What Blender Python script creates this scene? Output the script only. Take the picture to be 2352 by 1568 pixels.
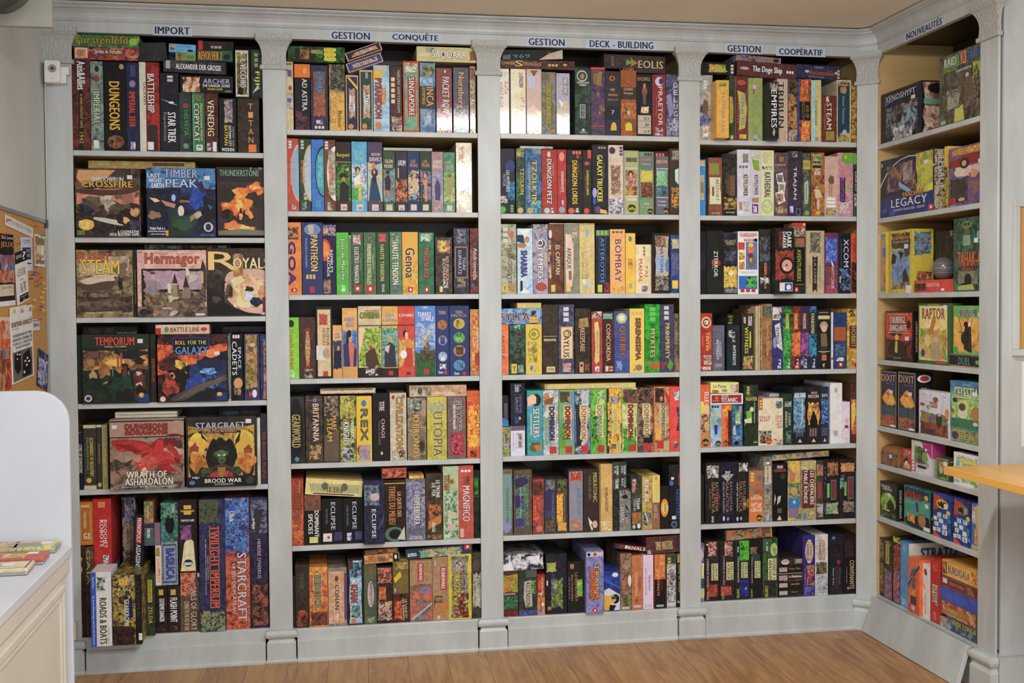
import bpy, bmesh, math, random
from mathutils import Vector, Matrix
from mathutils.geometry import tessellate_polygon
# ---------------------------------------------------------------- scene, camera, light
for o in list(bpy.data.objects): bpy.data.objects.remove(o)
S = bpy.context.scene; COL = S.collection
IW, IH, FPX = 2352.0, 1568.0, 2627.6573
GZ = 0.145
CAMP = Vector((0.95473, -4.87654, 1.34438+GZ))
yaw, pit, rol = 0.17057, -0.03053, -0.00711
FW = Vector((math.sin(yaw)*math.cos(pit), math.cos(yaw)*math.cos(pit), math.sin(pit)))
R0 = Vector((math.cos(yaw), -math.sin(yaw), 0)); U0 = R0.cross(FW)
RT = R0*math.cos(rol)+U0*math.sin(rol); UP = U0*math.cos(rol)-R0*math.sin(rol)
cam = bpy.data.cameras.new('camera'); camo = bpy.data.objects.new('camera', cam); COL.objects.link(camo)
M = Matrix((RT, UP, -FW)).transposed().to_4x4(); M.translation = CAMP; camo.matrix_world = M
cam.sensor_width = 36; cam.lens = 36*FPX/IW; cam.clip_start = 0.05; S.camera = camo
S.view_settings.view_transform = 'Standard'; S.view_settings.look = 'None'
S.view_settings.exposure = 0.0; S.view_settings.gamma = 1.0; S.view_settings.use_curve_mapping = False
W = bpy.data.worlds.new('world'); S.world = W; W.use_nodes = True
bg = W.node_tree.nodes['Background']; bg.inputs[0].default_value = (0.78, 0.88, 1.0, 1); bg.inputs[1].default_value = 0.33
def area(name, loc, target, sx, sy, power, col):
    l = bpy.data.lights.new(name, 'AREA'); l.shape = 'RECTANGLE'; l.size = sx; l.size_y = sy; l.energy = power; l.color = col
    o = bpy.data.objects.new(name, l); COL.objects.link(o); o.location = loc
    o.rotation_euler = (Vector(target)-Vector(loc)).to_track_quat('-Z', 'Y').to_euler(); return o
area('lamp_light', (2.0, -2.05, 2.60), (2.0, -1.5, 0.5), 1.25, 0.16, 30, (1.0, 1.0, 0.98))
area('lamp_light', (1.7, -4.6, 2.60), (1.7, -2.5, 0.9), 1.25, 0.3, 56, (1.0, 1.0, 0.98))
area('shopfront_daylight', (1.2, -7.3, 1.5), (1.6, 0, 1.1), 4.0, 2.2, 98, (0.80, 0.90, 1.0))

def px_ray(px, py): return FW + RT*((px-IW/2)/FPX) - UP*((py-IH/2)/FPX)
def hit(px, py, ax, v):
    r = px_ray(px, py); return CAMP + r*((v-CAMP[ax])/r[ax])
def proj(p):
    d = Vector(p)-CAMP; w = d.dot(FW)
    return IW/2+FPX*d.dot(RT)/w, IH/2-FPX*d.dot(UP)/w
# ---------------------------------------------------------------- colour and materials
def s2l(c): return c/12.92 if c <= 0.04045 else ((c+0.055)/1.055)**2.4
GAIN = 1.02
def hexc(h, gain=None):
    g = GAIN if gain is None else gain
    v = [max(.0, s2l(int(ch, 16)/15.0)-.006)**1.18*g*1.10 for ch in h[:3]]
    m = sum(v)/3
    v = [m+(x-m)*(.55+.33*min(1, m/.10)) for x in v]
    return tuple(min(0.86, max(0.004, x)) for x in v)
def rgb(r, g, b): return tuple(s2l(x/255.0) for x in (r, g, b))+(1,)
def new_mat(name, base=(.5, .5, .5, 1), rough=.5, metal=0, spec=.5):
    m = bpy.data.materials.new(name); m.use_nodes = True
    b = m.node_tree.nodes['Principled BSDF']
    b.inputs['Base Color'].default_value = base; b.inputs['Roughness'].default_value = rough
    b.inputs['Metallic'].default_value = metal; b.inputs['Specular IOR Level'].default_value = spec
    return m, m.node_tree.nodes, m.node_tree.links, b
def mix(nt, a, b, f):
    n = nt.nodes.new('ShaderNodeMix'); n.data_type = 'RGBA'; L = nt.links
    for s, v in ((0, f), (6, a), (7, b)):
        if hasattr(v, 'is_output') or isinstance(v, bpy.types.NodeSocket): L.new(v, n.inputs[s])
        else: n.inputs[s].default_value = v
    return n.outputs[2]
def maprange(nt, v, a, b, c=0, d=1):
    n = nt.nodes.new('ShaderNodeMapRange'); n.interpolation_type = 'SMOOTHSTEP'
    nt.links.new(v, n.inputs[0])
    for i, x in enumerate((a, b, c, d)): n.inputs[i+1].default_value = x
    return n.outputs[0]
def noise(nt, vec, scale, detail=3, rough=.5, dist=0):
    n = nt.nodes.new('ShaderNodeTexNoise'); n.inputs['Detail'].default_value = detail
    n.inputs['Roughness'].default_value = rough; n.inputs['Distortion'].default_value = dist
    if isinstance(scale, bpy.types.NodeSocket): nt.links.new(scale, n.inputs['Scale'])
    else: n.inputs['Scale'].default_value = scale
    if vec is not None: nt.links.new(vec, n.inputs['Vector'])
    return n.outputs['Fac']
def vmul(nt, v, xyz):
    n = nt.nodes.new('ShaderNodeVectorMath'); n.operation = 'MULTIPLY'; nt.links.new(v, n.inputs[0]); n.inputs[1].default_value = xyz
    return n.outputs[0]
def print_mat(name, rough, coat, crinkle):
    m, N, L, b = new_mat(name, rough=rough, spec=.22); nt = m.node_tree
    at = []
    for k in ('c1', 'c2', 'c3'):
        a = N.new('ShaderNodeAttribute'); a.attribute_name = k; at.append(a)
    g = N.new('ShaderNodeNewGeometry'); pos = g.outputs['Position']
    sc = N.new('ShaderNodeMath'); sc.operation = 'MULTIPLY'; sc.inputs[1].default_value = 100; L.new(at[0].outputs['Alpha'], sc.inputs[0])
    n1 = noise(nt, pos, sc.outputs[0], 4, .58, 1.0)
    p2 = N.new('ShaderNodeVectorMath'); p2.inputs[1].default_value = (7.3, 3.1, 5.7); L.new(pos, p2.inputs[0])
    n2 = noise(nt, p2.outputs[0], sc.outputs[0], 5, .62, 1.2)
    c = mix(nt, at[0].outputs['Color'], at[1].outputs['Color'], maprange(nt, n1, .40, .60))
    c = mix(nt, c, at[2].outputs['Color'], maprange(nt, n2, .50, .66))
    L.new(c, b.inputs['Base Color'])
    if coat:
        b.inputs['Coat Weight'].default_value = coat; b.inputs['Coat Roughness'].default_value = .05
        bu = N.new('ShaderNodeBump'); bu.inputs['Strength'].default_value = crinkle; bu.inputs['Distance'].default_value = .055 if crinkle > .5 else .003
        nn = noise(nt, vmul(nt, pos, (1.0, 1.0, .45)), 26, 4, .62, 2.4)
        L.new(nn, bu.inputs['Height']); L.new(bu.outputs[0], b.inputs['Coat Normal'])
    return m
M_PRINT = print_mat('printed_cardboard_in_shrink_wrap', .5, .34, 1.0)
M_GLOSS = print_mat('glossy_printed_cardboard', .40, .85, .10)
M_MATTE = print_mat('matte_printed_paper', .7, 0, 0)
def paint_mat():
    m, N, L, b = new_mat('grey_white_paint', rough=.42); nt = m.node_tree
    g = N.new('ShaderNodeNewGeometry'); pos = g.outputs['Position']
    n = noise(nt, vmul(nt, pos, (3, 3, .8)), 3, 6, .65)
    c = mix(nt, rgb(180, 184, 183), rgb(196, 201, 202), maprange(nt, n, .3, .7))
    n2 = noise(nt, pos, 22, 3, .6)
    c = mix(nt, c, rgb(150, 146, 140), maprange(nt, n2, .70, .78, 0, .35))
    L.new(c, b.inputs['Base Color'])
    bu = N.new('ShaderNodeBump'); bu.inputs['Strength'].default_value = .12; bu.inputs['Distance'].default_value = .002
    L.new(noise(nt, vmul(nt, pos, (30, 30, 4)), 4, 3), bu.inputs['Height']); L.new(bu.outputs[0], b.inputs['Normal'])
    return m
M_PAINT = paint_mat()
def carved_mat():
    m, N, L, b = new_mat('carved_painted_plaster', rgb(178, 180, 177), .5); nt = m.node_tree
    g = N.new('ShaderNodeTexCoord'); v = g.outputs['Object']
    w = N.new('ShaderNodeTexVoronoi'); w.feature = 'DISTANCE_TO_EDGE'; w.inputs['Scale'].default_value = 55; L.new(vmul(nt, v, (1.3, 1.3, .6)), w.inputs['Vector'])
    bu = N.new('ShaderNodeBump'); bu.inputs['Strength'].default_value = .5; bu.inputs['Distance'].default_value = .003
    L.new(maprange(nt, w.outputs[0], 0, .25), bu.inputs['Height']); L.new(bu.outputs[0], b.inputs['Normal'])
    return m
M_CARVE = carved_mat()
def wall_mat(name, c1, c2):
    m, N, L, b = new_mat(name, rough=.7); nt = m.node_tree
    g = N.new('ShaderNodeNewGeometry'); pos = g.outputs['Position']
    L.new(mix(nt, c1, c2, maprange(nt, noise(nt, pos, 2.2, 5, .6), .35, .65)), b.inputs['Base Color'])
    bu = N.new('ShaderNodeBump'); bu.inputs['Strength'].default_value = .08; bu.inputs['Distance'].default_value = .003
    L.new(noise(nt, pos, 90, 3), bu.inputs['Height']); L.new(bu.outputs[0], b.inputs['Normal'])
    return m
M_WALL = wall_mat('grey_wall_paint', rgb(196, 201, 200), rgb(206, 211, 211))
M_CEIL = wall_mat('warm_beige_ceiling_paint', rgb(243, 236, 217), rgb(247, 241, 224))
M_DESK = wall_mat('white_lacquer', rgb(200, 203, 214), rgb(208, 211, 221))
M_CREAM = wall_mat('cream_lacquer', rgb(205, 201, 190), rgb(214, 211, 200))
def wood_mat(name, a, b_, c_, sc, ax=(1, 12, 12), rough=.45):
    m, N, L, b = new_mat(name, rough=rough); nt = m.node_tree
    g = N.new('ShaderNodeNewGeometry'); pos = g.outputs['Position']
    n = noise(nt, vmul(nt, pos, ax), sc, 6, .6, .8)
    c = mix(nt, a, b_, maprange(nt, n, .35, .65)); n2 = noise(nt, vmul(nt, pos, ax), sc*3.1, 4, .6, .4)
    L.new(mix(nt, c, c_, maprange(nt, n2, .55, .7, 0, .5)), b.inputs['Base Color']); return m
M_SHELFWOOD = wood_mat('pale_shelf_wood', rgb(196, 160, 104), rgb(208, 174, 118), rgb(180, 142, 88), 1.2, (1, 1, 8))
M_BEECH = wood_mat('varnished_beech', rgb(222, 166, 78), rgb(232, 180, 94), rgb(208, 150, 66), 1.5, (6, 1, 6), .3)
M_BACK, *_ = new_mat('dark_back_panel', rgb(44, 36, 30), .8)
M_BACKW = wood_mat('shade_darkened_brown_panel', rgb(62, 48, 34), rgb(72, 56, 40), rgb(50, 39, 28), 1.2, (6, 6, 1))  # brown darkened to stand in for the deep shade behind the boxes
def floor_mat():
    m, N, L, b = new_mat('oak_laminate', rough=.38); nt = m.node_tree
    tc = N.new('ShaderNodeTexCoord'); mp = N.new('ShaderNodeMapping'); L.new(tc.outputs['Object'], mp.inputs[0])
    mp.inputs['Rotation'].default_value = (0, 0, math.radians(90+2.5))
    br = N.new('ShaderNodeTexBrick'); L.new(mp.outputs[0], br.inputs['Vector'])
    br.inputs['Scale'].default_value = 1; br.inputs['Brick Width'].default_value = 1.28; br.inputs['Row Height'].default_value = .166
    br.inputs['Mortar Size'].default_value = .0012; br.inputs['Mortar Smooth'].default_value = .2; br.inputs['Bias'].default_value = 0
    br.offset = .37
    br.inputs['Color1'].default_value = (0, 0, 0, 1); br.inputs['Color2'].default_value = (1, 1, 1, 1); br.inputs['Mortar'].default_value = (.5, .5, .5, 1)
    off = N.new('ShaderNodeVectorMath'); off.operation = 'MULTIPLY_ADD'
    L.new(br.outputs['Color'], off.inputs[0]); off.inputs[1].default_value = (3.1, 7.7, 0); L.new(mp.outputs[0], off.inputs[2])
    n = noise(nt, vmul(nt, off.outputs[0], (1, 9, 1)), 2.6, 6, .62, 1.2)
    n2 = noise(nt, vmul(nt, off.outputs[0], (1.5, 30, 1)), 5, 4, .6, .5)
    c = mix(nt, rgb(146, 100, 60), rgb(184, 140, 90), maprange(nt, n, .3, .68))
    c = mix(nt, c, rgb(122, 80, 46), maprange(nt, n2, .5, .72, 0, .45))
    c = mix(nt, c, rgb(196, 152, 98), maprange(nt, br.outputs['Color'], 0, 1, 0, .35))
    c = mix(nt, c, rgb(96, 62, 36), br.outputs['Fac'])
    L.new(c, b.inputs['Base Color']); return m
M_FLOOR = floor_mat()
def cork_mat():
    m, N, L, b = new_mat('cork', rough=.85); nt = m.node_tree
    g = N.new('ShaderNodeNewGeometry'); pos = g.outputs['Position']
    L.new(mix(nt, rgb(178, 132, 72), rgb(205, 160, 98), maprange(nt, noise(nt, pos, 240, 3, .7), .38, .62)), b.inputs['Base Color']); return m
M_CORK = cork_mat()
M_ALU, *_ = new_mat('grey_aluminium', rgb(165, 165, 165), .4, .5)
M_BLACKP, *_ = new_mat('black_plastic', rgb(30, 30, 32), .4)
M_WHITEP, *_ = new_mat('white_plastic', rgb(232, 230, 226), .35)
M_GREYP, *_ = new_mat('grey_lens_ring', rgb(150, 148, 150), .3)
M_CABLE, *_ = new_mat('cream_cable', rgb(205, 198, 175), .45)
M_PAPER, *_ = new_mat('white_paper', rgb(222, 222, 228), .7)
M_SIGN, *_ = new_mat('pale_blue_label_paper', rgb(190, 201, 226), .6)
M_INK, *_ = new_mat('black_ink', rgb(24, 26, 34), .6)
M_DGREY = wall_mat('worn_dark_grey_metal', rgb(70, 72, 66), rgb(98, 100, 92))
M_PLATE = wall_mat('worn_grey_board', rgb(165, 164, 155), rgb(182, 181, 172))
M_PLASTIC, *_r = new_mat('clear_blister_plastic', rgb(235, 235, 240), .06); _r[2].inputs['Transmission Weight'].default_value = .9
M_BALL = wall_mat('mottled_grey_ball', rgb(70, 66, 70), rgb(150, 145, 150))
M_EMIT, _n, _l, _b = new_mat('lamp_diffuser', (1, 1, 1, 1)); _b.inputs['Emission Color'].default_value = (1, .94, .85, 1); _b.inputs['Emission Strength'].default_value = 14
# ---------------------------------------------------------------- mesh helpers
def link(name, me, mat, parent=None):
    o = bpy.data.objects.new(name, me); COL.objects.link(o)
    if mat is not None and not len(me.materials): me.materials.append(mat)
    if parent is not None: o.parent = parent
    return o
def finish(bm, name, mat, parent=None, smooth=False):
    me = bpy.data.meshes.new(name); bm.to_mesh(me); bm.free()
    if smooth:
        for p in me.polygons: p.use_smooth = True
    return link(name, me, mat, parent)
def add_box(bm, x0, x1, y0, y1, z0, z1, bev=0):
    b2 = bmesh.new(); bmesh.ops.create_cube(b2, size=1)
    for v in b2.verts: v.co = Vector(((x0+x1)/2+v.co.x*(x1-x0), (y0+y1)/2+v.co.y*(y1-y0), (z0+z1)/2+v.co.z*(z1-z0)))
    if bev: bmesh.ops.bevel(b2, geom=b2.edges[:], offset=bev, segments=5 if bev > .004 else 2, profile=.5, affect='EDGES')
    me = bpy.data.meshes.new('t'); b2.to_mesh(me); b2.free(); bm.from_mesh(me); bpy.data.meshes.remove(me)
def boxo(name, x0, x1, y0, y1, z0, z1, mat, parent=None, bev=0):
    bm = bmesh.new(); add_box(bm, x0, x1, y0, y1, z0, z1, bev); return finish(bm, name, mat, parent)
def empty(name, loc=(0, 0, 0)):
    e = bpy.data.objects.new(name, None); COL.objects.link(e); e.location = loc; e.empty_display_size = .05; return e
def tag(o, label, cat, group=None):
    o['label'] = label; o['category'] = cat
    if group: o['group'] = group
    return o
def struct(o): o['kind'] = 'structure'; return o
def loft_rects(rings, name, mat, parent=None, smooth=False):
    bm = bmesh.new(); vs = []
    for (x0, x1, y0, y1, z) in rings:
        vs.append([bm.verts.new(p) for p in ((x0, y0, z), (x1, y0, z), (x1, y1, z), (x0, y1, z))])
    for a, b in zip(vs, vs[1:]):
        for i in range(4): bm.faces.new((a[i], a[(i+1) % 4], b[(i+1) % 4], b[i]))
    bm.faces.new(vs[0][::-1]); bm.faces.new(vs[-1]); bmesh.ops.recalc_face_normals(bm, faces=bm.faces[:])
    return finish(bm, name, mat, parent, smooth)
def sweep(name, prof, path, back, mat, parent=None):
    """prof [(out,z)], path [(x,y)] along the face, outward = right-hand side when walking; closed with a back depth"""
    n = len(path); offs = []
    for i in range(n):
        ds = []
        if i > 0: ds.append((Vector(path[i])-Vector(path[i-1])).normalized())
        if i < n-1: ds.append((Vector(path[i+1])-Vector(path[i])).normalized())
        ns = [Vector((d.y, -d.x)) for d in ds]
        m = sum(ns, Vector((0, 0))).normalized(); offs.append(m/ m.dot(ns[0]))
    full = list(prof)+[(-back, prof[-1][1]), (-back, prof[0][1])]
    bm = bmesh.new(); rows = []
    for p, o in zip(path, offs): rows.append([bm.verts.new((p[0]+o.x*u, p[1]+o.y*u, z)) for u, z in full])
    k = len(full)
    for a, b in zip(rows, rows[1:]):
        for i in range(k): bm.faces.new((a[i], b[i], b[(i+1) % k], a[(i+1) % k]))
    bm.faces.new(rows[0]); bm.faces.new(rows[-1][::-1]); bmesh.ops.recalc_face_normals(bm, faces=bm.faces[:])
    return finish(bm, name, mat, parent)
def tube(name, pts, r, mat, parent=None, seg=8):
    cu = bpy.data.curves.new('c', 'CURVE'); cu.dimensions = '3D'; cu.bevel_depth = r; cu.bevel_resolution = 2
    sp = cu.splines.new('NURBS' if len(pts) > 3 else 'POLY'); sp.points.add(len(pts)-1)
    for q, p in zip(sp.points, pts): q.co = (*p, 1)
    if len(pts) > 3: sp.order_u = 3; sp.use_endpoint_u = True
    o = bpy.data.objects.new('c', cu); me = bpy.data.meshes.new_from_object(o)
    bpy.data.objects.remove(o); bpy.data.curves.remove(cu); return link(name, me, mat, parent)
_tc = {}
def text_polys(s, bold=0):
    """flat polygons of a string, normalised to the unit square"""
    key = (s, bold)
    if key in _tc: return _tc[key]
    cu = bpy.data.curves.new('t', 'FONT'); cu.body = s; cu.offset = bold; cu.resolution_u = 2; cu.space_character = 1.07
    o = bpy.data.objects.new('t', cu); me = bpy.data.meshes.new_from_object(o)
    bpy.data.objects.remove(o); bpy.data.curves.remove(cu)
    vs = [v.co.copy() for v in me.vertices]; fs = [tuple(p.vertices) for p in me.polygons]; bpy.data.meshes.remove(me)
    if vs:
        x0 = min(v.x for v in vs); x1 = max(v.x for v in vs); y0 = min(v.y for v in vs); y1 = max(v.y for v in vs)
        vs = [((v.x-x0)/max(x1-x0, 1e-6), (v.y-y0)/max(y1-y0, 1e-6)) for v in vs]
    _tc[key] = (vs, fs); return _tc[key]
class Print:
    """a mesh of flat printed shapes with colour attributes c1,c2,c3"""
    def __init__(s): s.v = []; s.f = []; s.c = []
    def poly(s, pts, cols): s.f.append(tuple(range(len(s.v), len(s.v)+len(pts)))); s.v += pts; s.c.append(cols)
    def fan(s, pts, ctr, cols): s.mesh(pts+[ctr], [(i, (i+1) % len(pts), len(pts)) for i in range(len(pts))], cols)
    def tess(s, uv, pts, cols):
        for a, b, c in tessellate_polygon([[Vector((u, -v, 0)) for u, v in uv]]):
            if (uv[b][0]-uv[a][0])*-(uv[c][1]-uv[a][1])-(uv[c][0]-uv[a][0])*-(uv[b][1]-uv[a][1]) < 0: b, c = c, b
            s.poly([pts[a], pts[b], pts[c]], cols)
    def mesh(s, pts, faces, cols):
        b = len(s.v); s.v += pts
        for f in faces: s.f.append(tuple(b+i for i in f)); s.c.append(cols)
    def build(s, name, mat, parent):
        me = bpy.data.meshes.new(name); me.from_pydata(s.v, [], s.f); set_cols(me, s.c)
        return link(name, me, mat, parent)
def set_cols(me, cols):
    for k in range(3):
        a = me.color_attributes.new(('c1', 'c2', 'c3')[k], 'FLOAT_COLOR', 'CORNER'); buf = []
        for p, c in zip(me.polygons, cols): buf += list(c[k])*p.loop_total
        a.data.foreach_set('color', buf)
def cols(spec, scale=.5):
    p = spec.split(':'); cs = [hexc(x) for x in p[0].split('~')]
    if len(p) > 1: scale = float(p[1])/10
    if len(cs) == 1:
        d = tuple(x*.86 for x in cs[0]); cs = [cs[0], d, cs[0]]
    if len(cs) == 2: cs.append(tuple((a+b)/2 for a, b in zip(cs[0], cs[1])))
    return tuple(c+(scale,) for c in cs[:3])
def flat(spec): c = hexc(spec); return tuple(c+(.5,) for _ in range(3))
STEP = .00005
def elements(text, w, h, art, let, stick, plane):
    """draw the elements; plane(u,v,k)->3D point, u 0..1 across, v 0..1 down, k layer"""
    k = 1; els = [e.strip() for e in text.split(';')]
    for el in [e for e in els if e[:2] not in ('t ', 'h ', 's ')]+[e for e in els if e[:2] in ('t ', 'h ', 's ')]:
        t = el.split()
        if not t: continue
        op = t[0]; k += 1
        try:
            if op in ('t', 'h', 's'):
                s_, c = t[1].replace('_', ' '), flat(t[2]); u0, u1, v0, v1 = [float(x)/100 for x in t[3:7]]
                if op == 's':
                    L_ = list(s_); n = len(L_)
                    for i, ch in enumerate(L_):
                        a = v0+(v1-v0)*(i+.1)/n; b = v0+(v1-v0)*(i+.8)/n; vs, fs = text_polys(ch)
                        let.mesh([plane(u0+x*(u1-u0), b-y*(b-a), k) for x, y in vs], fs, c)
                else:
                    size = (u1-u0)*w if op == 't' else (v1-v0)*h
                    vs, fs = text_polys(s_, 0)
                    if op == 'h': pts = [plane(u0+x*(u1-u0), v1-y*(v1-v0), k) for x, y in vs]
                    else: pts = [plane(u0+y*(u1-u0), v0+x*(v1-v0), k) for x, y in vs]
                    plane_shift = lambda p, a, b, dk=-.4: (p + (plane(1, 0, k)-plane(0, 0, k)).normalized()*a + (plane(0, 1, k)-plane(0, 0, k)).normalized()*b + (plane(0, 0, k+dk)-plane(0, 0, k)))
                    if size > .02 and len(s_) > 2:   # a dark outline under big titles
                        o = .0022; lum = sum(c[0][:3])/3
                        oc = flat('322') if lum > .12 else flat('dcb')
                        du, dv = o/w, o/h
                        if art.outline:
                            for iq, (su, sv) in enumerate(((-1, -1), (1, -1), (1, 1), (-1, 1), (-1.3, 0), (1.3, 0), (0, 1.3), (0, -1.3))):
                                let.mesh([plane_shift(p, su*o*.75, sv*o*.75, -.75+.07*iq) for p in pts], fs, oc)
                    let.mesh(pts, fs, c)
                    if size > .008:
                        e_ = min(.0011, size*.028)
                        for iq, sg in enumerate((-1, 1)): let.mesh([plane_shift(p, sg*e_ if op == 'h' else 0, sg*e_ if op == 't' else 0, .06+.06*iq) for p in pts], fs, c)
            elif op in ('r', 'n', 'P'):
                if op == 'P': c, a = flat('eee'), t[1:5]; u0, u1, v0, v1 = [float(x)/100 for x in a]
                else:
                    c = cols(t[1], .55 if w < .12 else .26); u0, u1, v0, v1 = [float(x)/100 for x in t[2:6]]
                tgt = stick if op == 'P' else art
                kk = k+(3 if op == 'P' else 0)
                if op == 'n': P = ragged(u0, u1, v0, v1, w, h, abs(hash_(el)))
                else: P = [(u0, v1), (u1, v1), (u1, v0), (u0, v0)]
                if op == 'n': tgt.fan([plane(u, v, kk) for u, v in P], plane((u0+u1)/2, (v0+v1)/2, kk), c)
                else: tgt.poly([plane(u, v, kk) for u, v in P], c)
            elif op == 'b':
                c = cols(t[1], .3); u0, u1, v0, v1 = [float(x)/100 for x in t[2:6]]; rnd = random.Random(hash_(el)); P = []
                N = 26; ph = rnd.random()*6
                for i in range(N):
                    a = 2*math.pi*i/N; rr = 1+.16*math.sin(3*a+ph)+.12*math.sin(5*a+2*ph)+rnd.uniform(-.13, .1)
                    P.append(((u0+u1)/2+(u1-u0)/2*rr*math.cos(a), (v0+v1)/2-(v1-v0)/2*rr*math.sin(a)))
                P = clip01(P)
                if len(P) > 2: art.fan([plane(u, v, k) for u, v in P], plane(sum(p[0] for p in P)/len(P), sum(p[1] for p in P)/len(P), k), c)
            elif op == 'e':
                c = cols(t[1]); u0, u1, v0, v1 = [float(x)/100 for x in t[2:6]]
                P = []
                for i in range(28):
                    a = 2*math.pi*i/28; P.append(((u0+u1)/2+(u1-u0)/2*math.cos(a), (v0+v1)/2-(v1-v0)/2*math.sin(a)))
                P = clip01(P)
                if len(P) > 2: art.fan([plane(u, v, k) for u, v in P], plane(sum(p[0] for p in P)/len(P), sum(p[1] for p in P)/len(P), k), c)
            elif op == 'i':
                c = flat(t[1]); u0, u1, v0, v1 = [float(x)/100 for x in t[2:6]]; n = int(t[6]); tall = (v1-v0)*h > (u1-u0)*w
                if n == 1: n = 3; tall = (v1-v0)*h > (u1-u0)*w
                for i in range(n):
                    a, b = (i+.08)/n, (i+.8)/n
                    q = (u0, u1, v0+(v1-v0)*a, v0+(v1-v0)*b) if tall else (u0+(u1-u0)*a, u0+(u1-u0)*b, v0, v1)
                    art.poly([plane(q[0], q[3], k), plane(q[1], q[3], k), plane(q[1], q[2], k), plane(q[0], q[2], k)], c)
            elif op == 'g':
                P = [tuple(float(z)/100 for z in p.split(',')) for p in t[2:]]
                if len(P) > 5 and w > .1 and h > .1: P = chaikin(chaikin(P))
                P = clip01(P)
                ar = sum(P[i-1][0]*P[i][1]-P[i][0]*P[i-1][1] for i in range(len(P)))
                if ar > 0: P = P[::-1]
                if len(P) > 2: art.tess(P, [plane(u, v, k) for u, v in P], cols(t[1]))
        except Exception as e: print('ELEM', el, e)
def hash_(s):
    v = 7
    for ch in s: v = (v*131+ord(ch)) % 1000003
    return v
def chaikin(P):
    out = []
    for i in range(len(P)):
        a, b = P[i], P[(i+1) % len(P)]
        out += [(a[0]*.78+b[0]*.22, a[1]*.78+b[1]*.22), (a[0]*.22+b[0]*.78, a[1]*.22+b[1]*.78)]
    return out
def ragged(u0, u1, v0, v1, w, h, seed):
    '''a printed picture area whose free edges fray into the surrounding colour'''
    rnd = random.Random(seed); P = []
    def side(a, b, horiz, edge, sg, n=9):
        free = .03 < edge < .97
        amp = (min(.010, .07*((v1-v0)*h if horiz else (u1-u0)*w))/(h if horiz else w)) if free else 0
        for i in range(n):
            q = a+(b-a)*i/n; j = sg*min(1.2, abs(rnd.gauss(0, .8)))*amp if i else 0
            P.append((q, edge+j) if horiz else (edge+j, q))
    side(u0, u1, True, v1, -1); side(v1, v0, False, u1, -1); side(u1, u0, True, v0, 1); side(v0, v1, False, u0, 1)
    return P
def clip01(P):
    for ax, lim, sg in ((0, 0, 1), (0, 1, -1), (1, 0, 1), (1, 1, -1)):
        out = []
        for i in range(len(P)):
            a, b = P[i-1], P[i]; da, db = sg*(a[ax]-lim), sg*(b[ax]-lim)
            if (da < 0) != (db < 0):
                t = da/(da-db); out.append((a[0]+t*(b[0]-a[0]), a[1]+t*(b[1]-a[1])))
            if db >= 0: out.append(b)
        P = out
        if not P: return P
    return P
def game_box(name, w, h, D, base, elems, side=None, gloss=0, wrap=True, bev=.0012):
    """box whose front face is centred on the local origin at its foot: x across, -y towards the viewer"""
    bm = bmesh.new(); add_box(bm, -w/2, w/2, 0, D, 0, h, min(bev, w*.1, h*.1))
    me = bpy.data.meshes.new(name); bm.to_mesh(me); bm.free()
    c = cols(base, .35 if w < .12 or h < .12 else .2); sc = cols(side, .3) if side else c
    set_cols(me, [c if p.normal.y < -.7 else sc for p in me.polygons])
    mat = M_GLOSS if gloss else (M_PRINT if wrap else M_MATTE)
    o = link(name, me, mat)
    fr, rt = [], []
    for el in elems.split(';'):
        e = el.strip()
        (rt if e.startswith('R ') else fr).append(e[2:] if e.startswith('R ') else e)
    art, let, st = Print(), Print(), Print(); art.outline = True
    elements(';'.join(fr), w, h, art, let, st, lambda u, v, k: Vector((-w/2+u*w, -k*STEP, (1-v)*h)))
    if art.f: art.build('printed_artwork', mat, o)
    if let.f: let.build('title_lettering', mat, o)
    if st.f: st.build('price_sticker', M_PAPER, o)
    if rt:
        art, let, st = Print(), Print(), Print(); art.outline = True
        elements(';'.join(rt), D, h, art, let, st, lambda u, v, k: Vector((w/2+k*STEP, u*D, (1-v)*h)))
        if art.f: art.build('side_artwork', mat, o)
        if let.f: let.build('side_lettering', mat, o)
    return o
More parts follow.
